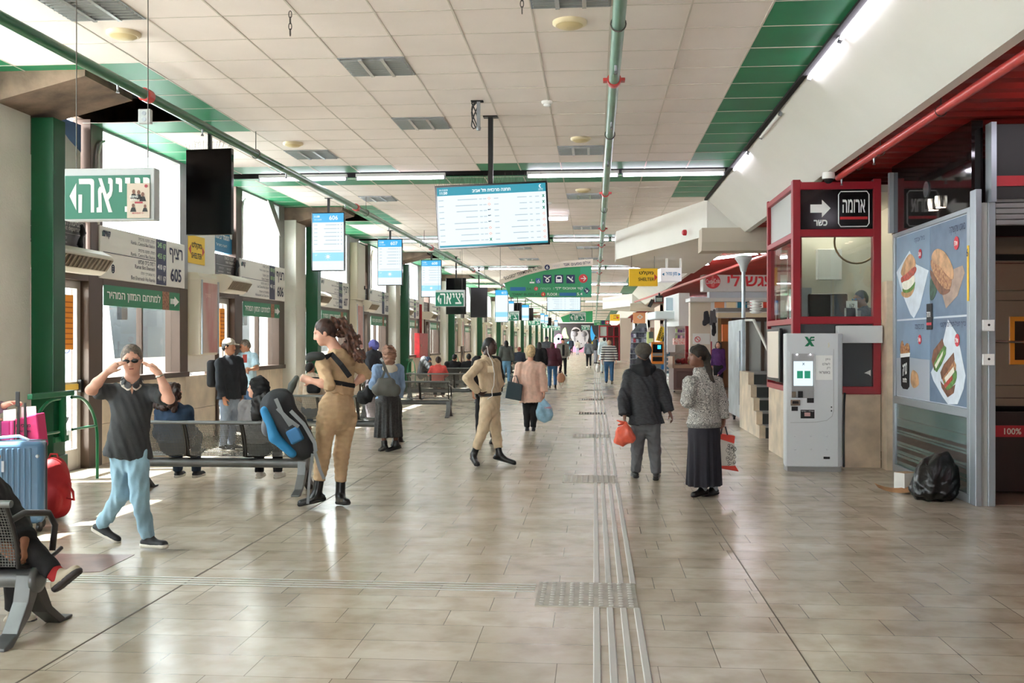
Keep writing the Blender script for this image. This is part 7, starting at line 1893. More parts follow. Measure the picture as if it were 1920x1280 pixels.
        return B.build(name, mat, s.root, fold=fold * .75, fk=40, seed=int(s.z * 13) % 60, smooth=1)
    def belt(s, mat, ctr, hw, t):
        S_ = s.S; q = s.q; B = SDF(.007); f = s.tf(); c = B.cap; w = q['pelvis'] + nv(q['waist'] - q['pelvis']) * .16 * S_
        c(q['chest'], q['waist'], (.146 - s.wx * .3) * S_ + t, (.125 - s.wx) * S_ + t, k=.06, flat=(f, .72)); c(q['waist'], q['pelvis'], (.126 - s.wx) * S_ + t, .142 * S_ + t, k=.06, flat=(f, .77)); c(w, q['pelvis'], (.122 - s.wx) * S_ + t, .142 * S_ + t, k=.05, flat=(f, .77))
        n = nv(q['waist'] - q['pelvis']); B.half(ctr + n * hw, n); B.half(ctr - n * hw, -n); return B.build('belt', mat, s.root, smooth=1)
    def skirt(s, mat, hemz, r0=.15, r1=.24, name='skirt', fold=.0, pleat=.012):
        S_ = s.S; q = s.q; B = SDF(s.res); a = q['waist'] * .4 + q['pelvis'] * .6; b = np.array([q['pelvis'][0], q['pelvis'][1], hemz])
        B.cap(a, q['pelvis'] - s.u * .08, r0 * S_, (r0 + .03) * S_, k=.04, flat=(s.f, .75), cut=1); B.cap(q['pelvis'] - s.u * .06, b, (r0 + .025) * S_, r1 * S_, k=.04, flat=(s.f, .82), cut=2)
        V, F = B.mesh(fold=fold, smooth=1)
        ctr = q['pelvis']; d = V - ctr; ang = np.arctan2(d[:, 1], d[:, 0]); fr = np.clip((ctr[2] - V[:, 2]) / max(.1, ctr[2] - hemz), 0, 1); rr = 1 + (np.sin(ang * 11) + .6 * np.sin(ang * 17 + 1)) * pleat * fr / .2
        V[:, :2] = ctr[:2] + d[:, :2] * rr[:, None]
        me = bpy.data.meshes.new(name); me.from_pydata(V.tolist(), [], F.tolist()); me.polygons.foreach_set('use_smooth', [True] * len(F)); me.update(); return link_mesh(name, me, mat, s.root, True)
    def shoes(s, mat, sole=None, boot=0.0, name='shoe', sides='LR', floor=None):
        S_ = s.S; q = s.q
        for sd in sides:
            a, t_ = q['an' + sd], q['to' + sd]; d = t_ - a; fw = nv(d - s.u * np.dot(d, s.u)); ft = nv(d + s.u * .055 * S_)
            up = nv(s.u - ft * np.dot(s.u, ft)); heel = a - up * .05 * S_ - ft * .035 * S_; toe = t_ + ft * .035 * S_ - up * .0
            toe = heel + ft * np.dot(toe - heel, ft)
            B = SDF(min(s.res, .012)); rad = .043 * S_
            B.cap(heel + up * .015, toe + up * .006, rad * .86, rad * .9, k=.02, flat=(up, .8)); B.cap(a + up * .01, (heel + toe) / 2 + up * .012, .042 * S_, .036 * S_, k=.02)
            if boot: B.cap(a, a + nv(q['kn' + sd] - a) * boot, .045 * S_, .049 * S_, k=.02, cut=2)
            B.half(heel - up * .012 * S_, -up)
            o = B.build(name, mat, s.root, smooth=1)
            B = SDF(min(s.res, .01)); B.cap(heel, toe, rad * .96, rad * 1.0, k=.01); B.half(heel - up * .026 * S_, -up); B.half(heel + up * .004, up); B.build('sole', sole or mat, o)
    def headwrap(s, mat, name='headscarf', big=1.0, tail=True, cut=True, fold=.007):
        S_ = s.S; B = SDF(max(.008, s.res)); e = lambda c, r, k=.02, op=0: B.ell(s.hp(*c), np.array(r) * S_ * big, s.HM, k=k * S_, op=op)
        e((0, -.022, .03), (.088, .104, .098)); e((0, -.075, -.005), (.075, .07, .085), .03)
        if tail: B.cap(s.hp(0, -.06, -.05), s.q['neck'] - s.f * .02, .08 * S_, .085 * S_, k=.04)
        if cut: e((0, .105, -.045), (.066, .075, .105), .01, 1)
        return B.build(name, mat, s.root, fold=fold, fk=45, seed=5, smooth=1)
    def cap_hat(s, mat, name='cap', brim=1, up_=0.0):
        S_ = s.S; B = SDF(max(.006, s.res * .8)); e = lambda c, r, k=.02, op=0: B.ell(s.hp(*c), np.array(r) * S_, s.HM, k=k * S_, op=op)
        e((0, -.012, .05), (.084, .104, .078)); B.half(s.hp(0, 0, .022 + up_), -s.hu)
        if brim: e((0, .1, .04), (.062, .07, .011), .015)
        return B.build(name, mat, s.root, smooth=1)

# ---- cloth colours
K_khaki = M_cloth('khaki_drill', (190, 160, 124)); K_khaki2 = M_cloth('khaki_pale', (200, 178, 148))
K_black = M_cloth('black_cloth', (22, 22, 25)); K_jean = M_cloth('jeans_pale', (150, 186, 206), var=.14, vs=5); K_jean2 = M_cloth('jeans_blue', (62, 104, 146), var=.14, vs=5); K_denim = M_cloth('denim_dark', (44, 66, 92), var=.16)
H_black = MAT('hair_black', (20, 16, 15), .55, var=.2, vs=30); H_brown = MAT('hair_brown', (54, 34, 26), .5, var=.35, vs=26); H_grey = MAT('hair_grey', (110, 98, 88), .7, var=.35, vs=40); H_blond = MAT('hair_blond', (196, 170, 128), .6, var=.2, vs=30)
L_black = MAT('leather_black', (16, 16, 17), .3, bump=.1, bs=40); S_white = MAT('sole_white', (214, 208, 196), .6)

def capblock(s, pts, r, mat, name, par, flat=None, res=.01, k=.02, fold=0, cut=0):
    B = SDF(res)
    for a, b in zip(pts[:-1], pts[1:]): B.cap(a, b, r, k=k, flat=flat, cut=cut)
    return B.build(name, mat, par, fold=fold, smooth=1)
def strap(pts, w, mat, name, par, nrm=None, th=.006):
    b = MB(); r = [w] * len(pts); pts = [Vector(p) for p in pts]; nr = Vector(nrm if nrm is not None else -VF)
    L = []; 
    for i, p in enumerate(pts):
        d = (pts[min(i + 1, len(pts) - 1)] - pts[max(i - 1, 0)]).normalized(); sd = d.cross(nr).normalized(); n2 = sd.cross(d).normalized(); L.append((p + sd * w / 2 + n2 * th, p - sd * w / 2 + n2 * th, p - sd * w / 2, p + sd * w / 2))
    vs = [v for q in L for v in q]; fs = []
    for i in range(len(L) - 1):
        for j in range(4): fs.append((i * 4 + j, i * 4 + (j + 1) % 4, i * 4 + 4 + (j + 1) % 4, i * 4 + 4 + j))
    fs += [(3, 2, 1, 0), tuple(range(len(vs) - 4, len(vs)))]
    b.add(vs, fs); return b.build(name, mat, par)

# 1 ---- man adjusting his sunglasses
s = Fig('man in a dark polo shirt and pale jeans adjusting his sunglasses as he walks', (283, 1031), 22, 1.62, dict(
    head=(247, 673, -.02), neck=(247, 717, .0), shL=(284, 735, .02), shR=(213, 735, -.02), elL=(318, 748, -.16), wrL=(297, 698, -.19), haL=(279, 684, -.16), elR=(170, 731, -.16), wrR=(201, 697, -.2), haR=(220, 684, -.17),
    chest=(247, 762, 0), waist=(243, 808, 0), pelvis=(240, 840, .02), hiL=(257, 850, .02), hiR=(229, 850, .04), knL=(262, 932, -.05), anL=(277, 1008, 0), toL=(300, 1022, -.05), knR=(228, 925, .12), anR=(190, 984, .33), toR=(212, 1008, .3)), head=(16, 12, 4), skin='light')
s.browmat = H_grey
s.body(grip=(.42, .42), pn=(-s.l - s.f * .4, s.l - s.f * .4)).hair(H_grey, 'short')
K_polo = M_cloth('polo_dark', (56, 58, 60)); s.top(K_polo, .016, .4, .06, 'polo_shirt', 1.17, fold=.006, collar=False)
def shirt_collar(s, mat, r=.015, w=.062, name='collar', dz=0.0):
    n_ = s.q['neck']; u_ = nv(s.q['head'] - n_); B = SDF(.006); ps = [(0, -.062, .03), (.75, -.035, .028), (1, .01, .018), (.85, .055, .0), (.35, .1, -.025)]
    for sg in (-1, 1):
        pp = [n_ + s.l * (x * w * sg) + s.f * y + s.u * (z + dz) for x, y, z in ps]
        for (p0, p1), (x, y, z) in zip(zip(pp[:-1], pp[1:]), ps): B.cap(p0, p1, r * 1.5, k=.008, flat=(nv(s.l * (x * w * sg) + s.f * y + s.u * .035), .35))
    o = B.build(name, mat, s.root, smooth=1)
    return ps
ps = shirt_collar(s, MAT('collar_grey', (60, 61, 62), .8), .018, .066); n_ = s.q['neck']
shirt_collar(s, S_white, .018, .067, 'collar_stripe', -.0085)
tri = MB(); c_ = n_ + s.f * .088; tri.poly3([c_ + s.l * .026 - s.u * .0, c_ - s.l * .026 - s.u * .0, n_ + s.f * .116 - s.u * .085], Vector(s.f), .004); tri.build('open_neck', s.skin, s.root)
s.trousers(K_jean, .016, .02, 'jeans', .007, 1.15); s.shoes(MAT('sneaker_black', (28, 30, 34), .6), S_white, name='sneaker')
B = SDF(.004)
for x in (-1, 1): B.ell(s.hp(x * .033, .1, .006), np.array([.026, .007, .018]), s.HM, k=.004)
B.cap(s.hp(-.012, .107, .01), s.hp(.012, .107, .01), .003, k=.004)
for x in (-1, 1): B.cap(s.hp(x * .055, .097, .012), s.hp(x * .08, .0, .0), .003, k=.004)
B.build('sunglasses', L_black, s.root)
B = SDF(.004); w_ = s.q['wrL']; d_ = nv(s.q['elL'] - w_); B.cap(w_ + d_ * .02, w_ + d_ * .035, .034, k=.002, cut=3); B.build('wristwatch', M_steel, s.root)
B = SDF(.004); B.cap(s.hp(-.012, .0935, -.0605), s.hp(.012, .0935, -.0605), .0045); B.build('teeth', S_white, s.root)

# 2 ---- woman soldier
s = Fig('woman soldier in khaki uniform with a long curly ponytail packing a backpack', (612, 950), -118, 1.8, dict(
    head=(608, 622, -.02), neck=(632, 662, .0), shL=(606, 684, -.17), shR=(666, 678, .17), elL=(617, 722, -.26), wrL=(585, 714, -.26), haL=(568, 709, -.24), elR=(685, 702, .18), wrR=(664, 720, .1), haR=(650, 728, .05),
    chest=(637, 684, .02), waist=(642, 712, .02), pelvis=(632, 764, .0), hiL=(612, 784, -.1), hiR=(651, 784, .08), knL=(606, 850, -.08), anL=(594, 926, -.08), toL=(573, 942, -.1), knR=(640, 850, .06), anR=(638, 930, .06), toR=(647, 942, -.08)), head=(-88, 22, -6), skin='light', wx=.03)
s.body(grip=(.9, .6)).hair(H_brown, 'pony')
B = SDF(.008); pts = [(626, 602), (634, 604), (641, 612), (647, 622), (652, 632), (657, 641), (661, 650), (666, 658), (671, 664)]
rn = random.Random(4)
for i, p in enumerate(pts):
    c = np.array(at(p[0], p[1], s.z + .02))
    for j in range(16):
        w_ = (.03, .05, .065, .075, .08, .075, .07, .06, .04)[i]; d0 = c + np.array([rn.uniform(-w_, w_), rn.uniform(-.05, .05), rn.uniform(-w_, w_) * .8]); B.cap(d0, d0 + np.array([rn.uniform(0, .04), rn.uniform(-.02, .02), rn.uniform(-.06, 0)]), .021, .015, k=.012)
B.build('ponytail', MAT('hair_brown_red', (84, 52, 38), .5, var=.4, vs=30), s.root, fold=.01, fk=80, smooth=1)
s.top(K_khaki, .018, .58, -.13, 'uniform_shirt', .86, fold=.008, collar=False); shirt_collar(s, K_khaki, .014, .058); s.trousers(K_khaki, .016, .34, 'uniform_trousers', .006, 1.2, hipx=.03, top_=.16)
s.belt(K_black, np.array(at(641, 719, s.z)), .022, .03)
s.shoes(L_black, M_rubber, .4, 'boot')
bk = -s.tf()
strap([np.array(at(610, 670, s.z - .22)), np.array(at(622, 664, s.z - .17)), np.array(at(640, 684, s.z - .2)), np.array(at(656, 706, s.z - .17))], .05, K_black, 'rifle_strap', s.root, -VF)
B = SDF(.008); c_ = np.array(at(590, 667, s.z - .2)); B.ell(c_, (.085, .06, .04), k=.02).ell(c_ + np.array([.05, 0, -.005]), (.05, .055, .04), k=.02).ell(c_ + np.array([-.05, 0, -.03]), (.04, .04, .03), k=.02); B.build('folded_beret', MAT('beret_dark', (48, 50, 48), .8), s.root)

# 2b --- backpack held in her hand
z = s.z - .28
t = T('backpack', 'large black and blue hiking backpack held by the woman soldier against the bench', 'backpack', at(540, 860, z))
def Pz(x, y, d=0.0): return np.array(at(x, y, z + d))
B = SDF(.009); K_bp = MAT('pack_black', (28, 30, 34), .7, bump=.2, bs=40)
B.cap(Pz(520, 765), Pz(560, 832), .165, .15, k=.06, flat=(VF, .8)); B.cap(Pz(528, 748), Pz(520, 790), .11, .13, k=.05, flat=(VF, .8)); B.cap(Pz(545, 800), Pz(570, 838), .14, .1, k=.05, flat=(VF, .8)); B.build('main_bag', K_bp, t, fold=.006, fk=22, smooth=1)
B = SDF(.008); B.cap(Pz(497, 770, -.1), Pz(515, 820, -.12), .045, .05, k=.03); B.cap(Pz(515, 820, -.12), Pz(548, 850, -.1), .05, .04, k=.03); B.build('blue_side_panel', MAT('pack_blue', (28, 118, 166), .6, bump=.2, bs=40), t, smooth=1)
B = SDF(.008); B.box(Pz(553, 816, -.115), (.065, .03, .07), np.array([nv(np.array(VR) + .5 * np.array(VU)), VF, nv(np.array(VU) - .5 * np.array(VR))]), .02); B.build('blue_pocket', MAT('pack_blue2', (44, 104, 150), .6), t, smooth=1)
B = SDF(.008); B.ell(Pz(500, 800, -.1), (.05, .05, .09), k=.02); B.build('grey_pocket', MAT('pack_grey', (92, 96, 102), .7), t, smooth=1)
for pts in ([(517, 747), (528, 772), (545, 798)], [(545, 770), (570, 795), (590, 830), (592, 846)], [(520, 765), (540, 785), (560, 800)]): strap([Pz(*p, -.165 if i < 2 else -.15) for i, p in enumerate(pts)], .035, MAT('webbing_grey', (120, 122, 124), .7), 'webbing', t)
strap([Pz(590, 845, -.06), Pz(600, 880, -.05), Pz(608, 898, -.04)], .03, MAT('webbing_grey', (120, 122, 124), .7), 'loose_strap', t); strap([Pz(586, 850, -.06), Pz(580, 900, -.05), Pz(577, 944, -.04)], .025, MAT('webbing_grey', (120, 122, 124), .7), 'loose_strap', t)
B = SDF(.008); B.cap(Pz(541, 742), Pz(548, 722), .03, .034, k=.02); B.cap(Pz(548, 722), Pz(556, 708), .034, .025, k=.02); B.build('haul_handle', MAT('pack_olive', (70, 74, 68), .7), t, smooth=1)

# 3 ---- man soldier
s = Fig('man soldier in khaki uniform with white earphones, hand on hip', (905, 872), 72, 1.63, dict(
    head=(919, 648, 0), neck=(912, 672, 0), shR=(899, 684, -.14), shL=(928, 682, .14), elR=(876, 709, -.26), wrR=(899, 737, -.18), haR=(909, 742, -.13), elL=(936, 716, .22), wrL=(932, 736, .12), haL=(928, 740, .05),
    chest=(913, 695, 0), waist=(918, 729, 0), pelvis=(919, 750, 0), hiR=(913, 762, -.08), hiL=(924, 762, .08), knR=(906, 804, -.1), anR=(888, 853, -.05), toR=(893, 868, -.19), knL=(929, 804, .06), anL=(936, 852, .05), toL=(958, 866, .03)), head=(62, 4, 0), skin='dark')
s.body(grip=(.5, .5)).hair(H_black, 'tight', fold=0); s.top(K_khaki2, .02, .96, -.05, 'uniform_shirt', .92, fold=.008, collar=False); shirt_collar(s, K_khaki2, .014, .058); s.trousers(K_khaki2, .018, .26, 'uniform_trousers', .006, 1.25, top_=.1)
s.belt(K_black, np.array(at(919, 739, s.z)), .02, .034)
s.shoes(L_black, M_rubber, .32, 'boot'); M_ear = MAT('earphone_white', (236, 236, 232), .4)
b = MB(); b.tube([Vector(s.hp(-.078, .0, -.015)), at(915, 662, s.z - .13), at(923, 678, s.z - .19), at(927, 700, s.z - .2), at(926, 722, s.z - .2), at(922, 732, s.z - .2), at(923, 742, s.z - .2), at(914, 748, s.z - .2)], .0045, 6); b.build('earphone_cord', M_ear, s.root)
b = MB(); b.lathe([(.008, 0), (.01, .008), (.004, .014)], Vector(s.hp(-.083, .0, -.012)), 10, axis=-Vector(s.hl)); b.build('earbud', M_ear, s.root)
B = SDF(.008); B.box(np.array(at(920, 692, s.z - .158)), (.04, .01, .045), np.array([VR, VF, VU]), .006); B.build('chest_pocket', K_khaki2, s.root)

# 4 ---- man in flat cap, seen from behind
s = Fig('elderly man seen from behind in a black quilted coat and grey flat cap', (1212, 899), 178, 1.6, dict(
    head=(1206, 661, 0), neck=(1206, 687, .02), shL=(1182, 705, 0), shR=(1233, 705, 0), elL=(1170, 748, 0), wrL=(1171, 778, -.06), haL=(1171, 790, -.08), elR=(1247, 748, 0), wrR=(1255, 771, -.02), haR=(1260, 783, -.04),
    chest=(1208, 724, 0), waist=(1210, 765, 0), pelvis=(1211, 785, 0), hiL=(1198, 795, 0), hiR=(1224, 795, 0), knL=(1195, 840, 0), anL=(1192, 884, .06), toL=(1189, 890, .2), knR=(1227, 842, -.02), anR=(1230, 888, -.05), toR=(1232, 892, .1)), head=(-172, 4, 0), skin='brown')
s.body(grip=(1.1, .5)).hair(MAT('hair_greyblack', (52, 48, 46), .8), 'tight', fold=0)
K_coat = MAT('coat_black', (26, 26, 29), .7, c2=(46, 46, 50), vs=26, stretch=(1, 1, 3)); s.top(K_coat, .045, 1.0, .06, 'coat', 1.12, fold=.008, chestx=.01)
B = SDF(.01); c_ = s.q['neck'] - s.f * .05 - s.u * .01; B.ell(c_, (.15, .09, .06), np.array([s.l, s.f, s.u]), k=.03).ell(c_ - s.f * .03 - s.u * .06, (.11, .06, .08), np.array([s.l, s.f, s.u]), k=.05).cap(s.q['neck'], s.q['neck'] + s.u * .04, .085, k=.03); B.cap(s.q['neck'] - s.u * .02, s.q['neck'] + s.u * .05, .105, .085, k=.03); B.build('hood', K_black, s.root, fold=.006, fk=30, smooth=1)
B = SDF(.009); B.cap(s.q['neck'] + s.u * .05, s.q['neck'] + s.u * .1, .072, .072, k=.01); B.build('scarf', MAT('scarf_grey', (120, 120, 124), .9), s.root, smooth=1)
s.trousers(M_cloth('trousers_grey', (92, 92, 94)), .018, .02, 'trousers', .006, 1.25); s.shoes(L_black)
B = SDF(.008); e = lambda c, r: B.ell(s.hp(*c), r, s.HM, k=.03); e((0, -.014, .03), (.096, .112, .09)); e((0, .05, .03), (.082, .08, .05)); B.half(s.hp(0, 0, -.035), -s.hu); B.build('flat_cap', MAT('cap_grey', (74, 68, 60), .9, var=.15, vs=40), s.root, smooth=1)
t = T('plastic_bag', 'orange plastic carrier bag hanging from the hand of the man in the flat cap', 'bag', at(1171, 833, 11.4)); z = 11.42
M_obag = MAT('bag_orange', (236, 104, 78), .35, var=.12, vs=7); P_ = lambda x, y, d=0: np.array(at(x, y, z + d))
B = SDF(.009); B.ell(P_(1171, 815), (.105, .09, .11), k=.05); B.cap(P_(1171, 812), P_(1172, 792), .06, .02, k=.04); B.cap(P_(1158, 826), P_(1184, 822), .05, k=.04); B.build('body', M_obag, t, fold=.009, fk=38, smooth=1)
B = SDF(.007); B.cap(P_(1170, 793), P_(1160, 796, -.05), .018, .012, k=.01); B.cap(P_(1170, 792), P_(1157, 788, -.05), .018, .008, k=.01); B.build('tied_handle', M_obag, t, smooth=1)

# 5 ---- headscarf woman
s = Fig('woman in a patterned jacket, dark headscarf and long black skirt looking left', (1322, 930), -148, 1.56, dict(
    head=(1307, 667, -.02), neck=(1314, 697, 0), shL=(1294, 719, -.09), shR=(1342, 719, .08), elL=(1289, 752, -.16), wrL=(1290, 752, .05), haL=(1283, 754, .12), elR=(1354, 756, .08), wrR=(1357, 785, .05), haR=(1356, 797, .03),
    chest=(1319, 735, 0), waist=(1320, 768, 0), pelvis=(1320, 797, 0), anL=(1318, 915, -.05), toL=(1306, 927, -.1), anR=(1338, 915, .08), toR=(1325, 927, .02)), head=(-82, 4, 0), skin='brown')
s.body(grip=(.8, 1.1)).hair(H_black, 'tight', fold=0)
K_pat = bpy.data.materials.new('patterned_jacket'); K_pat.use_nodes = True; nt = K_pat.node_tree; b_ = nt.nodes['Principled BSDF']; b_.inputs['Roughness'].default_value = .85
tc = nt.nodes.new('ShaderNodeTexCoord'); vo = nt.nodes.new('ShaderNodeTexVoronoi'); vo.inputs['Scale'].default_value = 24; sn = nt.nodes.new('ShaderNodeMath'); sn.operation = 'SINE'; ml = nt.nodes.new('ShaderNodeMath'); ml.operation = 'MULTIPLY'; ml.inputs[1].default_value = 21
cr = nt.nodes.new('ShaderNodeValToRGB'); cr.color_ramp.elements[0].position = .35; cr.color_ramp.elements[1].position = .6; cr.color_ramp.elements[0].color = rgb((112, 110, 107)); cr.color_ramp.elements[1].color = rgb((180, 176, 168)); ad = nt.nodes.new('ShaderNodeMath'); ad.operation = 'MULTIPLY_ADD'; ad.inputs[1].default_value = .5; ad.inputs[2].default_value = .5
nt.links.new(tc.outputs['Object'], vo.inputs['Vector']); nt.links.new(vo.outputs['Distance'], ml.inputs[0]); nt.links.new(ml.outputs[0], sn.inputs[0]); nt.links.new(sn.outputs[0], ad.inputs[0]); nt.links.new(ad.outputs[0], cr.inputs[0]); nt.links.new(cr.outputs[0], b_.inputs['Base Color'])
s.top(K_pat, .036, 1.0, -.02, 'patterned_jacket', 1.16, fold=.006, chestx=.01)
B = SDF(.008); f_ = s.tf(); pc_ = s.q['pelvis'] - s.u * .0; B.cap(pc_ + s.u * .035, pc_ - s.u * .02, .195, .19, k=.002, flat=(f_, .78), cut=3); wb = B.build('waistband', MAT('band_check', (150, 148, 142), .85, c2=(80, 80, 80), vs=60), s.root)
B = SDF(.008); B.cap(s.q['neck'] - s.u * .01, s.q['neck'] + s.u * .05, .068, k=.01, cut=2); B.build('knit_collar', MAT('collar_knit', (120, 118, 114), .9), s.root)
s.skirt(K_black if False else M_cloth('skirt_navy', (34, 32, 40)), .11, .165, .2, pleat=.022); s.shoes(L_black)
for sd in 'LR': B = SDF(.009); B.cap(s.q['an' + sd], s.q['an' + sd] + s.u * .07, .044, k=.002); B.build('sock', MAT('sock_grey', (150, 156, 160), .9), s.root)
K_hs = MAT('headscarf_dark', (24, 22, 22), .8, c2=(52, 42, 30), vs=34, stretch=(.4, 1, 1)); B = SDF(.008); e = lambda c, r, k=.02, op=0: B.ell(s.hp(*c), np.array(r), s.HM, k=k, op=op)
e((0, -.022, .035), (.086, .1, .088)); e((0, -.09, -.02), (.05, .05, .07), .03); B.cap(s.hp(0, -.1, -.04), np.array(at(1334, 715, s.z - .05)), .045, .03, k=.03); e((0, .1, -.06), (.1, .075, .105), .01, 1); B.build('headscarf', K_hs, s.root, fold=.006, fk=50, smooth=1)
z = s.z + .0
t = T('shopping_bag', 'white and red patterned shopping bag carried by the woman in the headscarf', 'bag', at(1370, 885, z)); P_ = lambda x, y, d=0: at(x, y, z + .05 + d)
def slab(pts, dep, name, mat, d=0, bev=.01):
    b = MB(); b.poly3([P_(*p, d) for p in pts], -VF, dep); return b.build(name, mat, t, bevel=bev)
slab([(1349, 822), (1377, 830), (1379, 876), (1349, 873)], .08, 'white_body', MAT('bag_cream', (216, 210, 198), .5, c2=(206, 200, 190), vs=4)); slab([(1349, 812), (1379, 817), (1377, 832), (1349, 823)], .085, 'red_top_band', MAT('bag_red', (206, 58, 44), .45), -.002); slab([(1349, 873), (1379, 872), (1386, 884), (1349, 878)], .085, 'red_bottom_band', MAT('bag_red', (206, 58, 44), .45), -.002)
b = MB(); rn = random.Random(8)
for i in range(26):
    c = P_(1371 + rn.uniform(-8, 7), 854 + rn.uniform(-20, 18), -.004); r0 = rn.uniform(.008, .02); b.tube([c + VR * r0 * math.cos(a) + VU * r0 * math.sin(a) for a in [j * PI / 5 for j in range(10)]], .002, 4, closed=True)
b.build('swirl_print', M_blackink, t); b = MB(); b.tube([P_(1352, 814), P_(1354, 800), P_(1360, 800), P_(1364, 815)], .008, 6); b.build('handle', M_black, t)

# 6 ---- blonde woman in pink coat
s = Fig('blonde woman seen from behind in a pale pink coat carrying bags', (995, 808), 176, 1.6, dict(head=(995, 659, 0), shL=(975, 688, 0), shR=(1013, 688, 0), elL=(969, 714, 0), wrL=(972, 735, -.04), haL=(972, 744, -.05), elR=(1018, 714, 0), wrR=(1020, 736, -.03), haR=(1020, 746, -.04), pelvis=(996, 742, 0), knL=(988, 775, .02), anL=(988, 800, .05), knR=(1001, 775, -.02), anR=(1000, 800, .0)), head=(178, 5, 0))
s.body(grip=(1., 1.)).hair(H_blond, 'bob'); s.top(M_cloth('coat_pink', (226, 186, 166)), .05, .96, .12, 'coat', 1.22, fold=.008, chestx=.01); s.trousers(K_black, .016, .0); s.shoes(L_black)
t = T('handbag', 'dark teal leather tote on the arm of the blonde woman', 'bag', at(963, 750, 17.6)); z = 17.6
b = MB(); b.poly3([at(*p, z) for p in ((952, 714), (980, 721), (977, 752), (947, 746))], -VF, .12); b.build('body', MAT('tote_teal', (40, 58, 66), .45), t, bevel=.015)
for d in (0, .12): b = MB(); b.tube([at(958, 716, z + d), at(960, 706, z + d), at(968, 704, z + d), at(973, 719, z + d)], .008, 6); b.build('handle', MAT('tote_teal', (40, 58, 66), .45), t)
t = T('plastic_bag', 'pale blue plastic carrier bag in the right hand of the blonde woman', 'bag', at(1020, 793, 17.7)); z = 17.72; P_ = lambda x, y, d=0: np.array(at(x, y, z + d))
B = SDF(.012); B.ell(P_(1019, 772), (.14, .1, .19), k=.06); B.ell(P_(1025, 776), (.12, .1, .12), k=.05); B.cap(P_(1019, 762), P_(1021, 745), .07, .015, k=.05); M_bb = MAT('bag_paleblue', (150, 190, 214), .3, var=.18, vs=6); B.build('body', M_bb, t, fold=.012, fk=30, smooth=1)
text('CARRE', MAT('bag_print_red', (206, 70, 80), .5), t, at(1027, 764, z - .115), VR, VU, h=.03, w=.12, bold=.02, lift=.0)

# 7 ---- hijab woman in blue hoodie
s = Fig('woman in a beige headscarf, pale blue hoodie and black lace skirt seen from behind', (728, 846), -150, 1.6, dict(head=(729, 664, 0), shL=(707, 692, -.08), shR=(748, 692, .08), elL=(700, 722, -.16), wrL=(699, 724, .1), haL=(694, 720, .16), elR=(752, 722, .1), wrR=(748, 745, .12), pelvis=(728, 742, 0), anL=(721, 833, -.05), toL=(715, 843, .05), anR=(743, 833, .05), toR=(731, 843, .0)), head=(-158, 14, -6), skin='brown')
s.body(); s.top(M_cloth('hoodie_blue', (126, 150, 182), var=.1), .032, 1.0, .04, 'hoodie', 1.08, fold=.007); s.headwrap(MAT('scarf_beige', (168, 126, 104), .85, c2=(112, 82, 68), vs=9, stretch=(1, 1, 2.5)), big=1.14, fold=.014)
B = SDF(.011); c_ = s.q['neck'] - s.f * .07 - s.u * .03; B.ell(c_, (.12, .07, .07), np.array([s.l, s.f, s.u]), k=.03); B.build('hood', MAT('hood_cream', (214, 204, 188), .9), s.root, fold=.006, fk=30, smooth=1)
s.skirt(MAT('lace_black', (16, 16, 18), .5, c2=(52, 50, 50), vs=40, bump=.5, bs=50), .21, .17, .225, pleat=.016); s.shoes(L_black, boot=.06)
t = T('shoulder_bag', 'slouchy grey leather shoulder bag of the woman in the beige headscarf', 'bag', at(724, 740, 14.1)); z = 14.08; P_ = lambda x, y, d=0: np.array(at(x, y, z + d))
B = SDF(.011); B.cap(P_(709, 730), P_(741, 732), .09, .085, k=.04, flat=(VF, .55)); B.cap(P_(714, 716), P_(734, 716), .06, k=.05, flat=(VF, .55)); M_gb = MAT('bag_grey', (76, 76, 72), .5); B.build('body', M_gb, t, fold=.006, fk=26, smooth=1)
strap([P_(716, 710), P_(722, 694), P_(718, 678, .05), P_(714, 672, .15)], .035, M_gb, 'strap', t); strap([P_(735, 715), P_(727, 700), P_(720, 682, .05)], .03, M_gb, 'strap', t)

# 8 ---- man in baseball cap by the wall
g = at(428, 640, 14.6); g.z = 0
s = Fig('man in a camouflage baseball cap and black jacket standing by the wall', g, 70, 1.63, dict(head=(430, 649, 0), shL=(446, 676, .13), shR=(413, 681, -.12), elR=(413, 722, -.18), wrR=(420, 745, -.18), haR=(422, 755, -.18), elL=(456, 716, .18), wrL=(454, 742, .14), pelvis=(430, 748, 0)), head=(78, 5, 0), skin='tan')
s.body().hair(H_black, 'short'); s.top(M_cloth('jacket_black', (26, 30, 38)), .035, .97, .0, 'jacket', 1.08, fold=.006); s.trousers(M_cloth('trousers_bluegrey', (128, 140, 158)), .018); s.shoes(L_black, S_white)
s.cap_hat(MAT('camo_cap', (206, 200, 190), .8, c2=(120, 108, 92), vs=28), 'baseball_cap'); 
B = SDF(.006); B.cap(s.hp(-.022, .094, -.05), s.hp(.022, .094, -.05), .006); B.build('moustache', H_black, s.root)
B = SDF(.012); c_ = np.array(at(402, 700, s.z + .05)); B.box(c_, (.07, .12, .2), np.array([s.f, s.l, s.u]), .05); o = B.build('backpack', K_black, None, smooth=1); tag(o, 'small black backpack on the back of the man in the baseball cap', 'backpack')

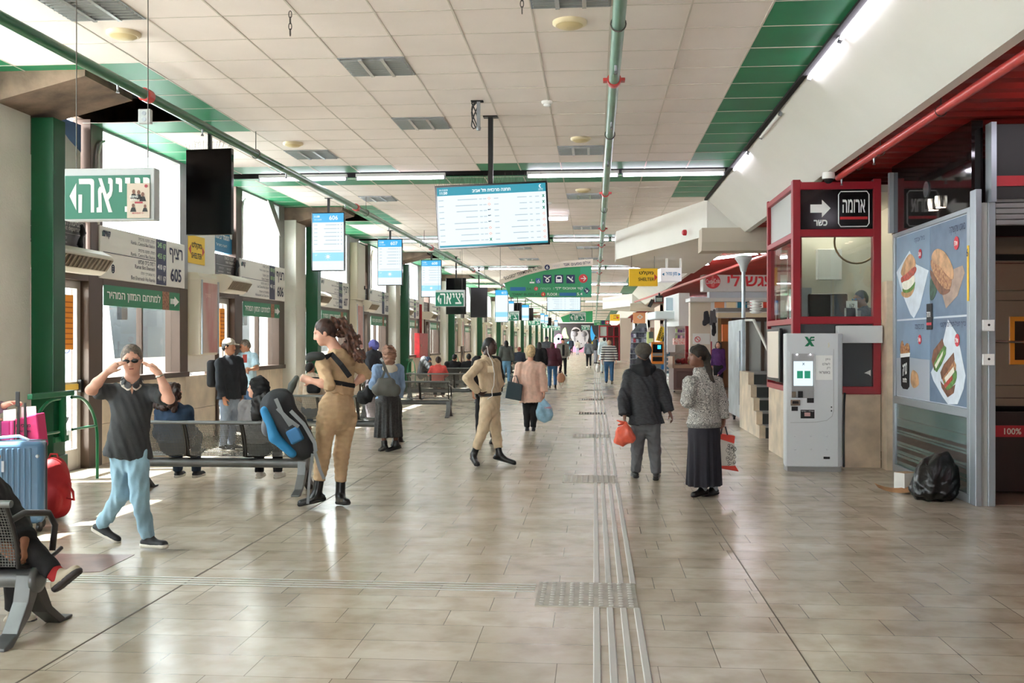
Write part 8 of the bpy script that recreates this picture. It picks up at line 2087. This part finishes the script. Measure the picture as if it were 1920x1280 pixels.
# 9 ---- man outside the window
g = at(466, 640, 17.9); g.z = 0
s = Fig('grey haired man in a pale blue shirt leaning on the sill outside the window', g, -40, 1.6, dict(head=(459, 648, 0), shL=(476, 668, 0), shR=(452, 668, 0), elL=(482, 690, -.1), wrL=(470, 692, -.25), elR=(450, 690, -.15), wrR=(458, 694, -.28), pelvis=(466, 728, 0)), head=(-60, 20, 0), skin='tan')
s.body().hair(H_grey, 'short'); s.top(M_cloth('shirt_paleblue', (176, 206, 222)), .02, .4, .02, 'shirt', fold=.005); s.trousers(K_denim); s.shoes(L_black)
B = SDF(.005)
for x in (-1, 1): B.cap(s.hp(x * .05, .088, .01), s.hp(x * .015, .1, .005), .008)
B.build('glasses', M_black, s.root)
b = MB(); b.frame(at(455, 680, 16.9), Y3, Z3, X3, .2, .14, .004); b2 = b.build('red_note', MAT('note_red', (226, 90, 80), .6)); b2.location = (0, 0, 0); tag(b2, 'small red notice stuck on the window glass by the man outside', 'notice')

# ---- seated people
def seated(label, px, y, face, seat, head=None, skin='light', H=1.62, J=None, wid=1.0, X=None):
    g = onY(px, 640, y); g.z = 0
    return Fig(label, g, face, H, J, head, skin, seat=True, seat_z=seat, wid=wid)
s = seated('seated woman in a dark denim jacket with long curly hair', 328, 10.44, 180, .4, (150, 10, 0), H=1.6, J=dict(head=(326, 738, .02), shL=(303, 772), shR=(350, 772), elL=(298, 812), elR=(356, 812)))
s.body().hair(H_brown, 'bigcurly', fold=.01); s.top(K_denim, .03, 1, .0, 'denim_jacket', 1.1, fold=.006); s.trousers(M_cloth('jeans_dark', (48, 62, 80)), .016); s.shoes(MAT('sneaker_black', (28, 30, 34), .6), S_white)
s = seated('seated woman in a black head wrap and grey sweater turning her head left', 486, 10.44, 180, .4, (-95, 0, 0), H=1.6, J=dict(head=(482, 727, .02), shL=(460, 762), shR=(510, 764), elL=(455, 800), elR=(518, 805)))
s.body(); s.top(M_cloth('sweater_grey', (128, 124, 124)), .028, 1, .0, 'sweater', 1.08, fold=.006); s.trousers(K_black, .014); s.shoes(MAT('sneaker_pale', (206, 198, 186), .6), S_white); s.headwrap(M_cloth('wrap_black', (16, 16, 18)), 'head_wrap', 1.12)
B = SDF(.01); 
for i in range(16): rn = random.Random(i + 40); B.ell(np.array(at(492 + rn.uniform(-14, 16), 748 + i * 2.1, s.z - .12)), (.05, .04, .06), k=.02)
B.build('hair', H_black, s.root, fold=.012, fk=50, smooth=1)
s = seated('boy in a pale shirt with a black backpack sitting beyond the soldier', 583, 15.5, 180, .44, (150, 5, 0), skin='tan', H=1.35, J=dict(head=(582, 690), shL=(570, 708), shR=(598, 708)))
s.body().hair(H_black, 'short'); s.top(M_cloth('shirt_beige', (206, 186, 164)), .02, 1, .0, 'shirt'); s.trousers(K_denim)
B = SDF(.012); B.box(np.array(at(588, 722, s.z - .17)), (.11, .05, .13), np.array([VR, VF, VU]), .05); tag(B.build('backpack', K_black, None, smooth=1), 'black school backpack on the boy beyond the woman soldier', 'backpack')
B = SDF(.015); B.ell(np.array(at(690, 738, 15.3)), (.1, .12, .12), k=.03).ell(np.array(at(682, 745, 15.3)), (.12, .12, .1), k=.03); tag(B.build('luggage_heap', K_black, None, fold=.015, fk=30, smooth=1), 'black bag lying on the bench left of the lace skirt', 'bag')
s = seated('seated person in a coral red sweater seen from behind', 821, 26.2, 180, .42, J=dict(head=(822, 676), shL=(811, 690), shR=(832, 690)), head=(180, 10, 0)); s.body().hair(H_brown, 'short'); s.top(M_cloth('sweater_coral', (214, 84, 78)), .03, 1, 0, 'sweater'); s.trousers(K_black)
s = seated('seated man in a black hooded jacket, left of a pair on a bench', 850, 31.6, 180, .42, (150, 10, 0), 'tan', J=dict(head=(853, 670), shL=(838, 682), shR=(860, 682))); s.body().hair(H_black, 'short'); s.top(K_black, .04, 1, 0, 'jacket'); s.trousers(K_black)
s = seated('seated man in a black jacket, right of a pair on a bench', 878, 31.6, 180, .42, None, 'tan', J=dict(head=(879, 669), shL=(870, 682), shR=(888, 682))); s.body().hair(H_black, 'short'); s.top(K_black, .035, 1, 0, 'jacket'); s.trousers(K_black)
s = seated('person bent over in a dark jacket sitting against the wall beyond the third post', 795, 29.5, 90, .5, (90, 40, 0), 'tan', J=dict(head=(803, 676), shL=(797, 674), shR=(793, 676), pelvis=(790, 700), elR=(806, 690), wrR=(806, 680))); s.body().headwrap(MAT('scarf_navy', (60, 74, 96), .8)); s.top(M_cloth('jacket_charcoal', (70, 70, 72)), .04, 1, .1, 'jacket'); s.trousers(K_black)
s = seated('red haired person in a dark jacket on a distant bench', 974, 41.9, 180, .42, (150, 0, 0), J=dict(head=(974, 655), shL=(966, 664), shR=(981, 664))); s.body().hair(MAT('hair_red', (130, 60, 50), .6), 'short'); s.top(M_cloth('jacket_navy', (40, 48, 62)), .04, 1, 0, 'jacket'); s.trousers(K_black)
# person at the lower left corner
g = Vector((-3.62, 5.2, 0))
s = Fig('person in black on the corner bench with one leg crossed and a beige shoe', g, 120, 1.62, dict(head=(-40, 850, .0), shL=(-8, 930, .15), shR=(-60, 930, -.1), elL=(28, 975, .1), wrL=(46, 1012, -.05), haL=(48, 1030, -.06), elR=(-40, 985, -.1), wrR=(0, 1020, -.1), chest=(-35, 950), waist=(-40, 1000), pelvis=(-42, 1045, .05), hiL=(-20, 1045, .1), hiR=(-40, 1050, -.05), knL=(52, 1028, .0), anL=(108, 1078, -.05), toL=(132, 1076, -.08), knR=(30, 1060, .15), anR=(28, 1150, .25), toR=(45, 1165, .25)), (120, 0, 0), 'tan', seat=True, seat_z=.44)
s.body(); s.hair(H_black, 'short'); s.top(K_black, .04, 1, .0, 'coat'); s.trousers(K_black, .018, .12); s.shoes(MAT('shoe_beige', (176, 164, 144), .6), MAT('sole_dark', (50, 44, 44), .6))
B = SDF(.008); a_ = s.q['anL']; k_ = nv(s.q['knL'] - a_); B.cap(a_ + k_ * .0, a_ + k_ * .06, .045, k=.01); B.build('red_sock', MAT('sock_red', (160, 30, 34), .8), s.root)
# person reaching in at the left edge
g = at(-80, 640, 9.05); g.z = 0
s = Fig('person reaching in from the left edge holding a phone over the pink bag', g, 60, 1.6, dict(head=(-70, 690, 0), shL=(-50, 725, .1), shR=(-92, 725, -.08), elL=(-30, 775, .06), wrL=(18, 756, -.04), haL=(33, 753, -.05), elR=(-60, 790, -.1), wrR=(-20, 790, -.1), pelvis=(-72, 830, 0)), (80, 15, 0), 'light', seat=True, seat_z=.44)
s.body(grip=(.7, .6)).hair(H_brown, 'bob'); s.top(M_cloth('sweater_mauve', (150, 132, 150)), .025, .88, 0, 'sweater'); s.trousers(K_denim); s.shoes(L_black)
t = T('phone', 'black phone held upright in the hand at the left edge', 'phone', at(33, 745, 8.84)); MB().frame(at(28.5, 762, 8.86), VR, VU, VF, 8 / FPX * 8.86, 28 / FPX * 8.86, .012).build('case', M_black, t, bevel=.004)
# ---- walking and standing people further down the hall
def back(label, foot, top_y, face=180, walk=.6, skin='light', J=None, head=None, H=None, wid=1.0):
    z = FPX * HCAM / (foot[1] - 640.0); return Fig(label, foot, face, H or (foot[1] - top_y) / FPX * z, J, head, skin, walk=walk, wid=wid)
s = back('woman in a burgundy quilted jacket and blue jeans walking away', (1036, 728), 642, wid=1.1); s.body().hair(MAT('hair_dkred', (72, 36, 34), .6), 'longcurly'); s.top(MAT('quilt_burgundy', (92, 38, 56), .6, c2=(64, 24, 40), vs=3, stretch=(.1, .1, 6)), .06, 1, .1, 'jacket', 1.15); s.trousers(K_jean2, .02); s.shoes(L_black)
t = T('handbag', 'round tan handbag carried by the woman in burgundy', 'bag', at(1052, 718, 33.8)); z = 33.8; B = SDF(.02); B.ell(np.array(at(1052, 708, z)), (.14, .07, .17), k=.02); B.build('body', MAT('bag_tan', (190, 140, 108), .5), t); b = MB(); b.tube([at(1046, 703, z), at(1047, 697, z), at(1053, 696, z), at(1057, 703, z)], .012, 6); b.tube([at(1046, 712, z), at(1052, 727, z), at(1058, 712, z)], .012, 6); b.build('strap', MAT('strap_plum', (84, 40, 50), .5), t)
s = back('woman in an olive grey jacket and light blue jeans standing by a bench', (949, 722), 638, -170, 0); s.body().hair(H_black, 'long'); s.top(M_cloth('jacket_olive', (76, 82, 80)), .05, 1, .0, 'jacket', 1.1); s.trousers(M_cloth('jeans_light', (104, 152, 190)), .014); s.shoes(MAT('shoe_tan', (176, 130, 106), .6))
s = back('man in a striped sweater and blue jeans walking away with a white bag', (1142, 720), 637, 178, .3, wid=1.12); s.body().hair(MAT('hair_sandy', (190, 150, 120), .6), 'tight', fold=0)
ms = MAT('stripes', (226, 224, 218), .8); nt = ms.node_tree; tc = nt.nodes.new('ShaderNodeTexCoord'); sp = nt.nodes.new('ShaderNodeSeparateXYZ'); ml = nt.nodes.new('ShaderNodeMath'); ml.operation = 'MULTIPLY'; ml.inputs[1].default_value = 11; fr = nt.nodes.new('ShaderNodeMath'); fr.operation = 'FRACT'; cr = nt.nodes.new('ShaderNodeValToRGB'); cr.color_ramp.interpolation = 'CONSTANT'; cr.color_ramp.elements[0].color = rgb((44, 46, 56)); cr.color_ramp.elements[1].position = .45; cr.color_ramp.elements[1].color = rgb((224, 222, 216))
for a, b in ((tc.outputs['Object'], sp.inputs[0]), (sp.outputs['Z'], ml.inputs[0]), (ml.outputs[0], fr.inputs[0]), (fr.outputs[0], cr.inputs[0]), (cr.outputs[0], nt.nodes['Principled BSDF'].inputs['Base Color'])): nt.links.new(a, b)
s.top(ms, .04, .9, .06, 'striped_sweater', 1.1); s.trousers(K_jean2, .022); s.shoes(L_black, S_white)
B = SDF(.02); B.ell(np.array(at(1121, 690, 37.4)), (.09, .07, .17), k=.03); tag(B.build('plastic_bag', MAT('bag_white', (226, 224, 218), .4), None, fold=.012, fk=30), 'white plastic bag in the left hand of the man in stripes', 'bag')
s = back('man in a grey hoodie and black trousers walking away', (1104, 690), 637, 180, .6); s.body().hair(H_black, 'short'); s.top(M_cloth('hoodie_grey', (112, 120, 128)), .045, 1, .08, 'hoodie', 1.1); s.trousers(K_black, .02); s.shoes(S_white)
s = back('man in a black blazer and grey trousers standing sideways', (1117, 682), 630, 110, 0, 'tan'); s.body().hair(H_black, 'short'); s.top(K_black, .04, 1, .1, 'blazer'); s.trousers(M_cloth('trousers_grey2', (120, 120, 128))); s.shoes(L_black)
s = back('man in a black cap and open grey jacket walking towards the camera', (1055, 705), 634, 8, .5, 'tan', wid=1.1); s.body().hair(H_black, 'short'); s.top(M_cloth('jacket_taupe', (130, 126, 118)), .05, 1, .1, 'jacket', 1.12); s.trousers(K_black); s.shoes(L_black); s.cap_hat(K_black)
c_ = s.q['chest'] + s.f * .17; B = SDF(.02); B.box(c_ - s.u * .12, (.06, .03, .26), np.array([s.l, s.f, s.u]), .02); B.build('black_undershirt', K_black, s.root)
s = back('woman with long black hair in a black jacket between the blonde and the burgundy woman', (1011, 730), 641, 178, .4); s.body().hair(H_black, 'long'); s.top(K_black, .05, 1, .1, 'jacket'); s.trousers(K_black); s.shoes(L_black)
s = back('man in a dark cap and grey jacket walking away behind the burgundy woman', (1025, 705), 631, 175, .5); s.body().hair(H_grey, 'tight'); s.top(M_cloth('jacket_slate', (72, 76, 82)), .05, 1, .1, 'jacket', 1.1); s.trousers(K_black); s.shoes(L_black); s.cap_hat(M_cloth('cap_navy', (38, 44, 62)))
s = back('distant person in a navy coat and dark trousers in front of the mural', (1071, 664), 635, 180, .3); s.body().hair(H_grey, 'bob'); s.top(M_cloth('coat_navy', (34, 42, 60)), .06, 1, .2, 'coat', 1.1); s.trousers(K_black); s.shoes(L_black)
s = back('distant person in a beige jacket in front of the mural mouth', (1083, 665), 638, 180, .3); s.body().hair(H_brown, 'short'); s.top(M_cloth('jacket_beige', (186, 176, 166)), .06, 1, .1, 'jacket', 1.1); s.trousers(M_cloth('trousers_pale', (160, 170, 186))); s.shoes(L_black)
s = back('person in a pale blue robe standing just behind the man in stripes', (1133, 700), 632, 180, 0); s.body().hair(H_black, 'short'); s.top(M_cloth('robe_pale', (206, 220, 226)), .06, 1, .3, 'robe', 1.3); s.trousers(M_cloth('robe_pale', (206, 220, 226))); s.shoes(L_black)
s = back('woman with curly dark hair in a purple sweater standing by the stairs', (1347, 735), 640, -20, 0, wid=.84, head=(-28, -4, 0), J=dict(elL=(1358, 690), wrL=(1347, 702, -.2))); s.body().hair(H_brown, 'curly'); s.top(M_cloth('sweater_purple', (74, 34, 92)), .026, 1, .02, 'sweater'); s.trousers(K_black); s.shoes(S_white)
s = back('woman in a violet head wrap and dark quilted jacket standing at the wall', (700, 790), 634, -110, 0, 'brown', H=1.62); s.q['wrL'] = np.array(at(690, 690, s.z - .2)); s.body(); s.headwrap(MAT('wrap_violet', (92, 92, 160), .8), 'head_wrap', 1.08, tail=False); s.top(M_cloth('jacket_quilt', (40, 42, 50)), .05, 1, .12, 'jacket', 1.1); s.trousers(M_cloth('skirt_grey', (170, 160, 168)), .04, .0, 'trousers', wide=1.6); s.shoes(L_black)
s = back('person in black walking away hidden behind the man soldier', (912, 832), 640, -160, .5, 'tan', H=1.58); s.body().hair(H_black, 'short'); s.top(K_black, .04, 1, .1, 'jacket'); s.trousers(K_black); s.shoes(L_black)
# clerk in the kiosk
g = Vector((3.28, 13.6, 0))
s = Fig('clerk with glasses in a navy shirt sitting inside the red kiosk', g, -70, 1.62, dict(head=(1613, 560, 0), shL=(1612, 588, -.15), shR=(1628, 586, .12), elL=(1606, 600, -.3), wrL=(1599, 578, -.28), haL=(1598, 567, -.24), chest=(1620, 602, 0), waist=(1622, 625, 0), pelvis=(1624, 650, 0)), (-75, 10, 0), 'tan', seat=True, seat_z=1.1)
s.body(grip=(1., .6)).hair(H_black, 'short'); s.top(M_cloth('shirt_navy', (44, 54, 78)), .022, .9, 0, 'shirt'); s.trousers(K_black)
B = SDF(.004)
for x in (-1, 1): B.ell(s.hp(x * .033, .1, .006), np.array([.022, .004, .015]), s.HM, k=.004); B.cap(s.hp(x * .055, .097, .01), s.hp(x * .08, 0, 0), .003, k=.004)
B.build('glasses', MAT('lens_blue', (120, 150, 200), .1), s.root)
flush_texts()
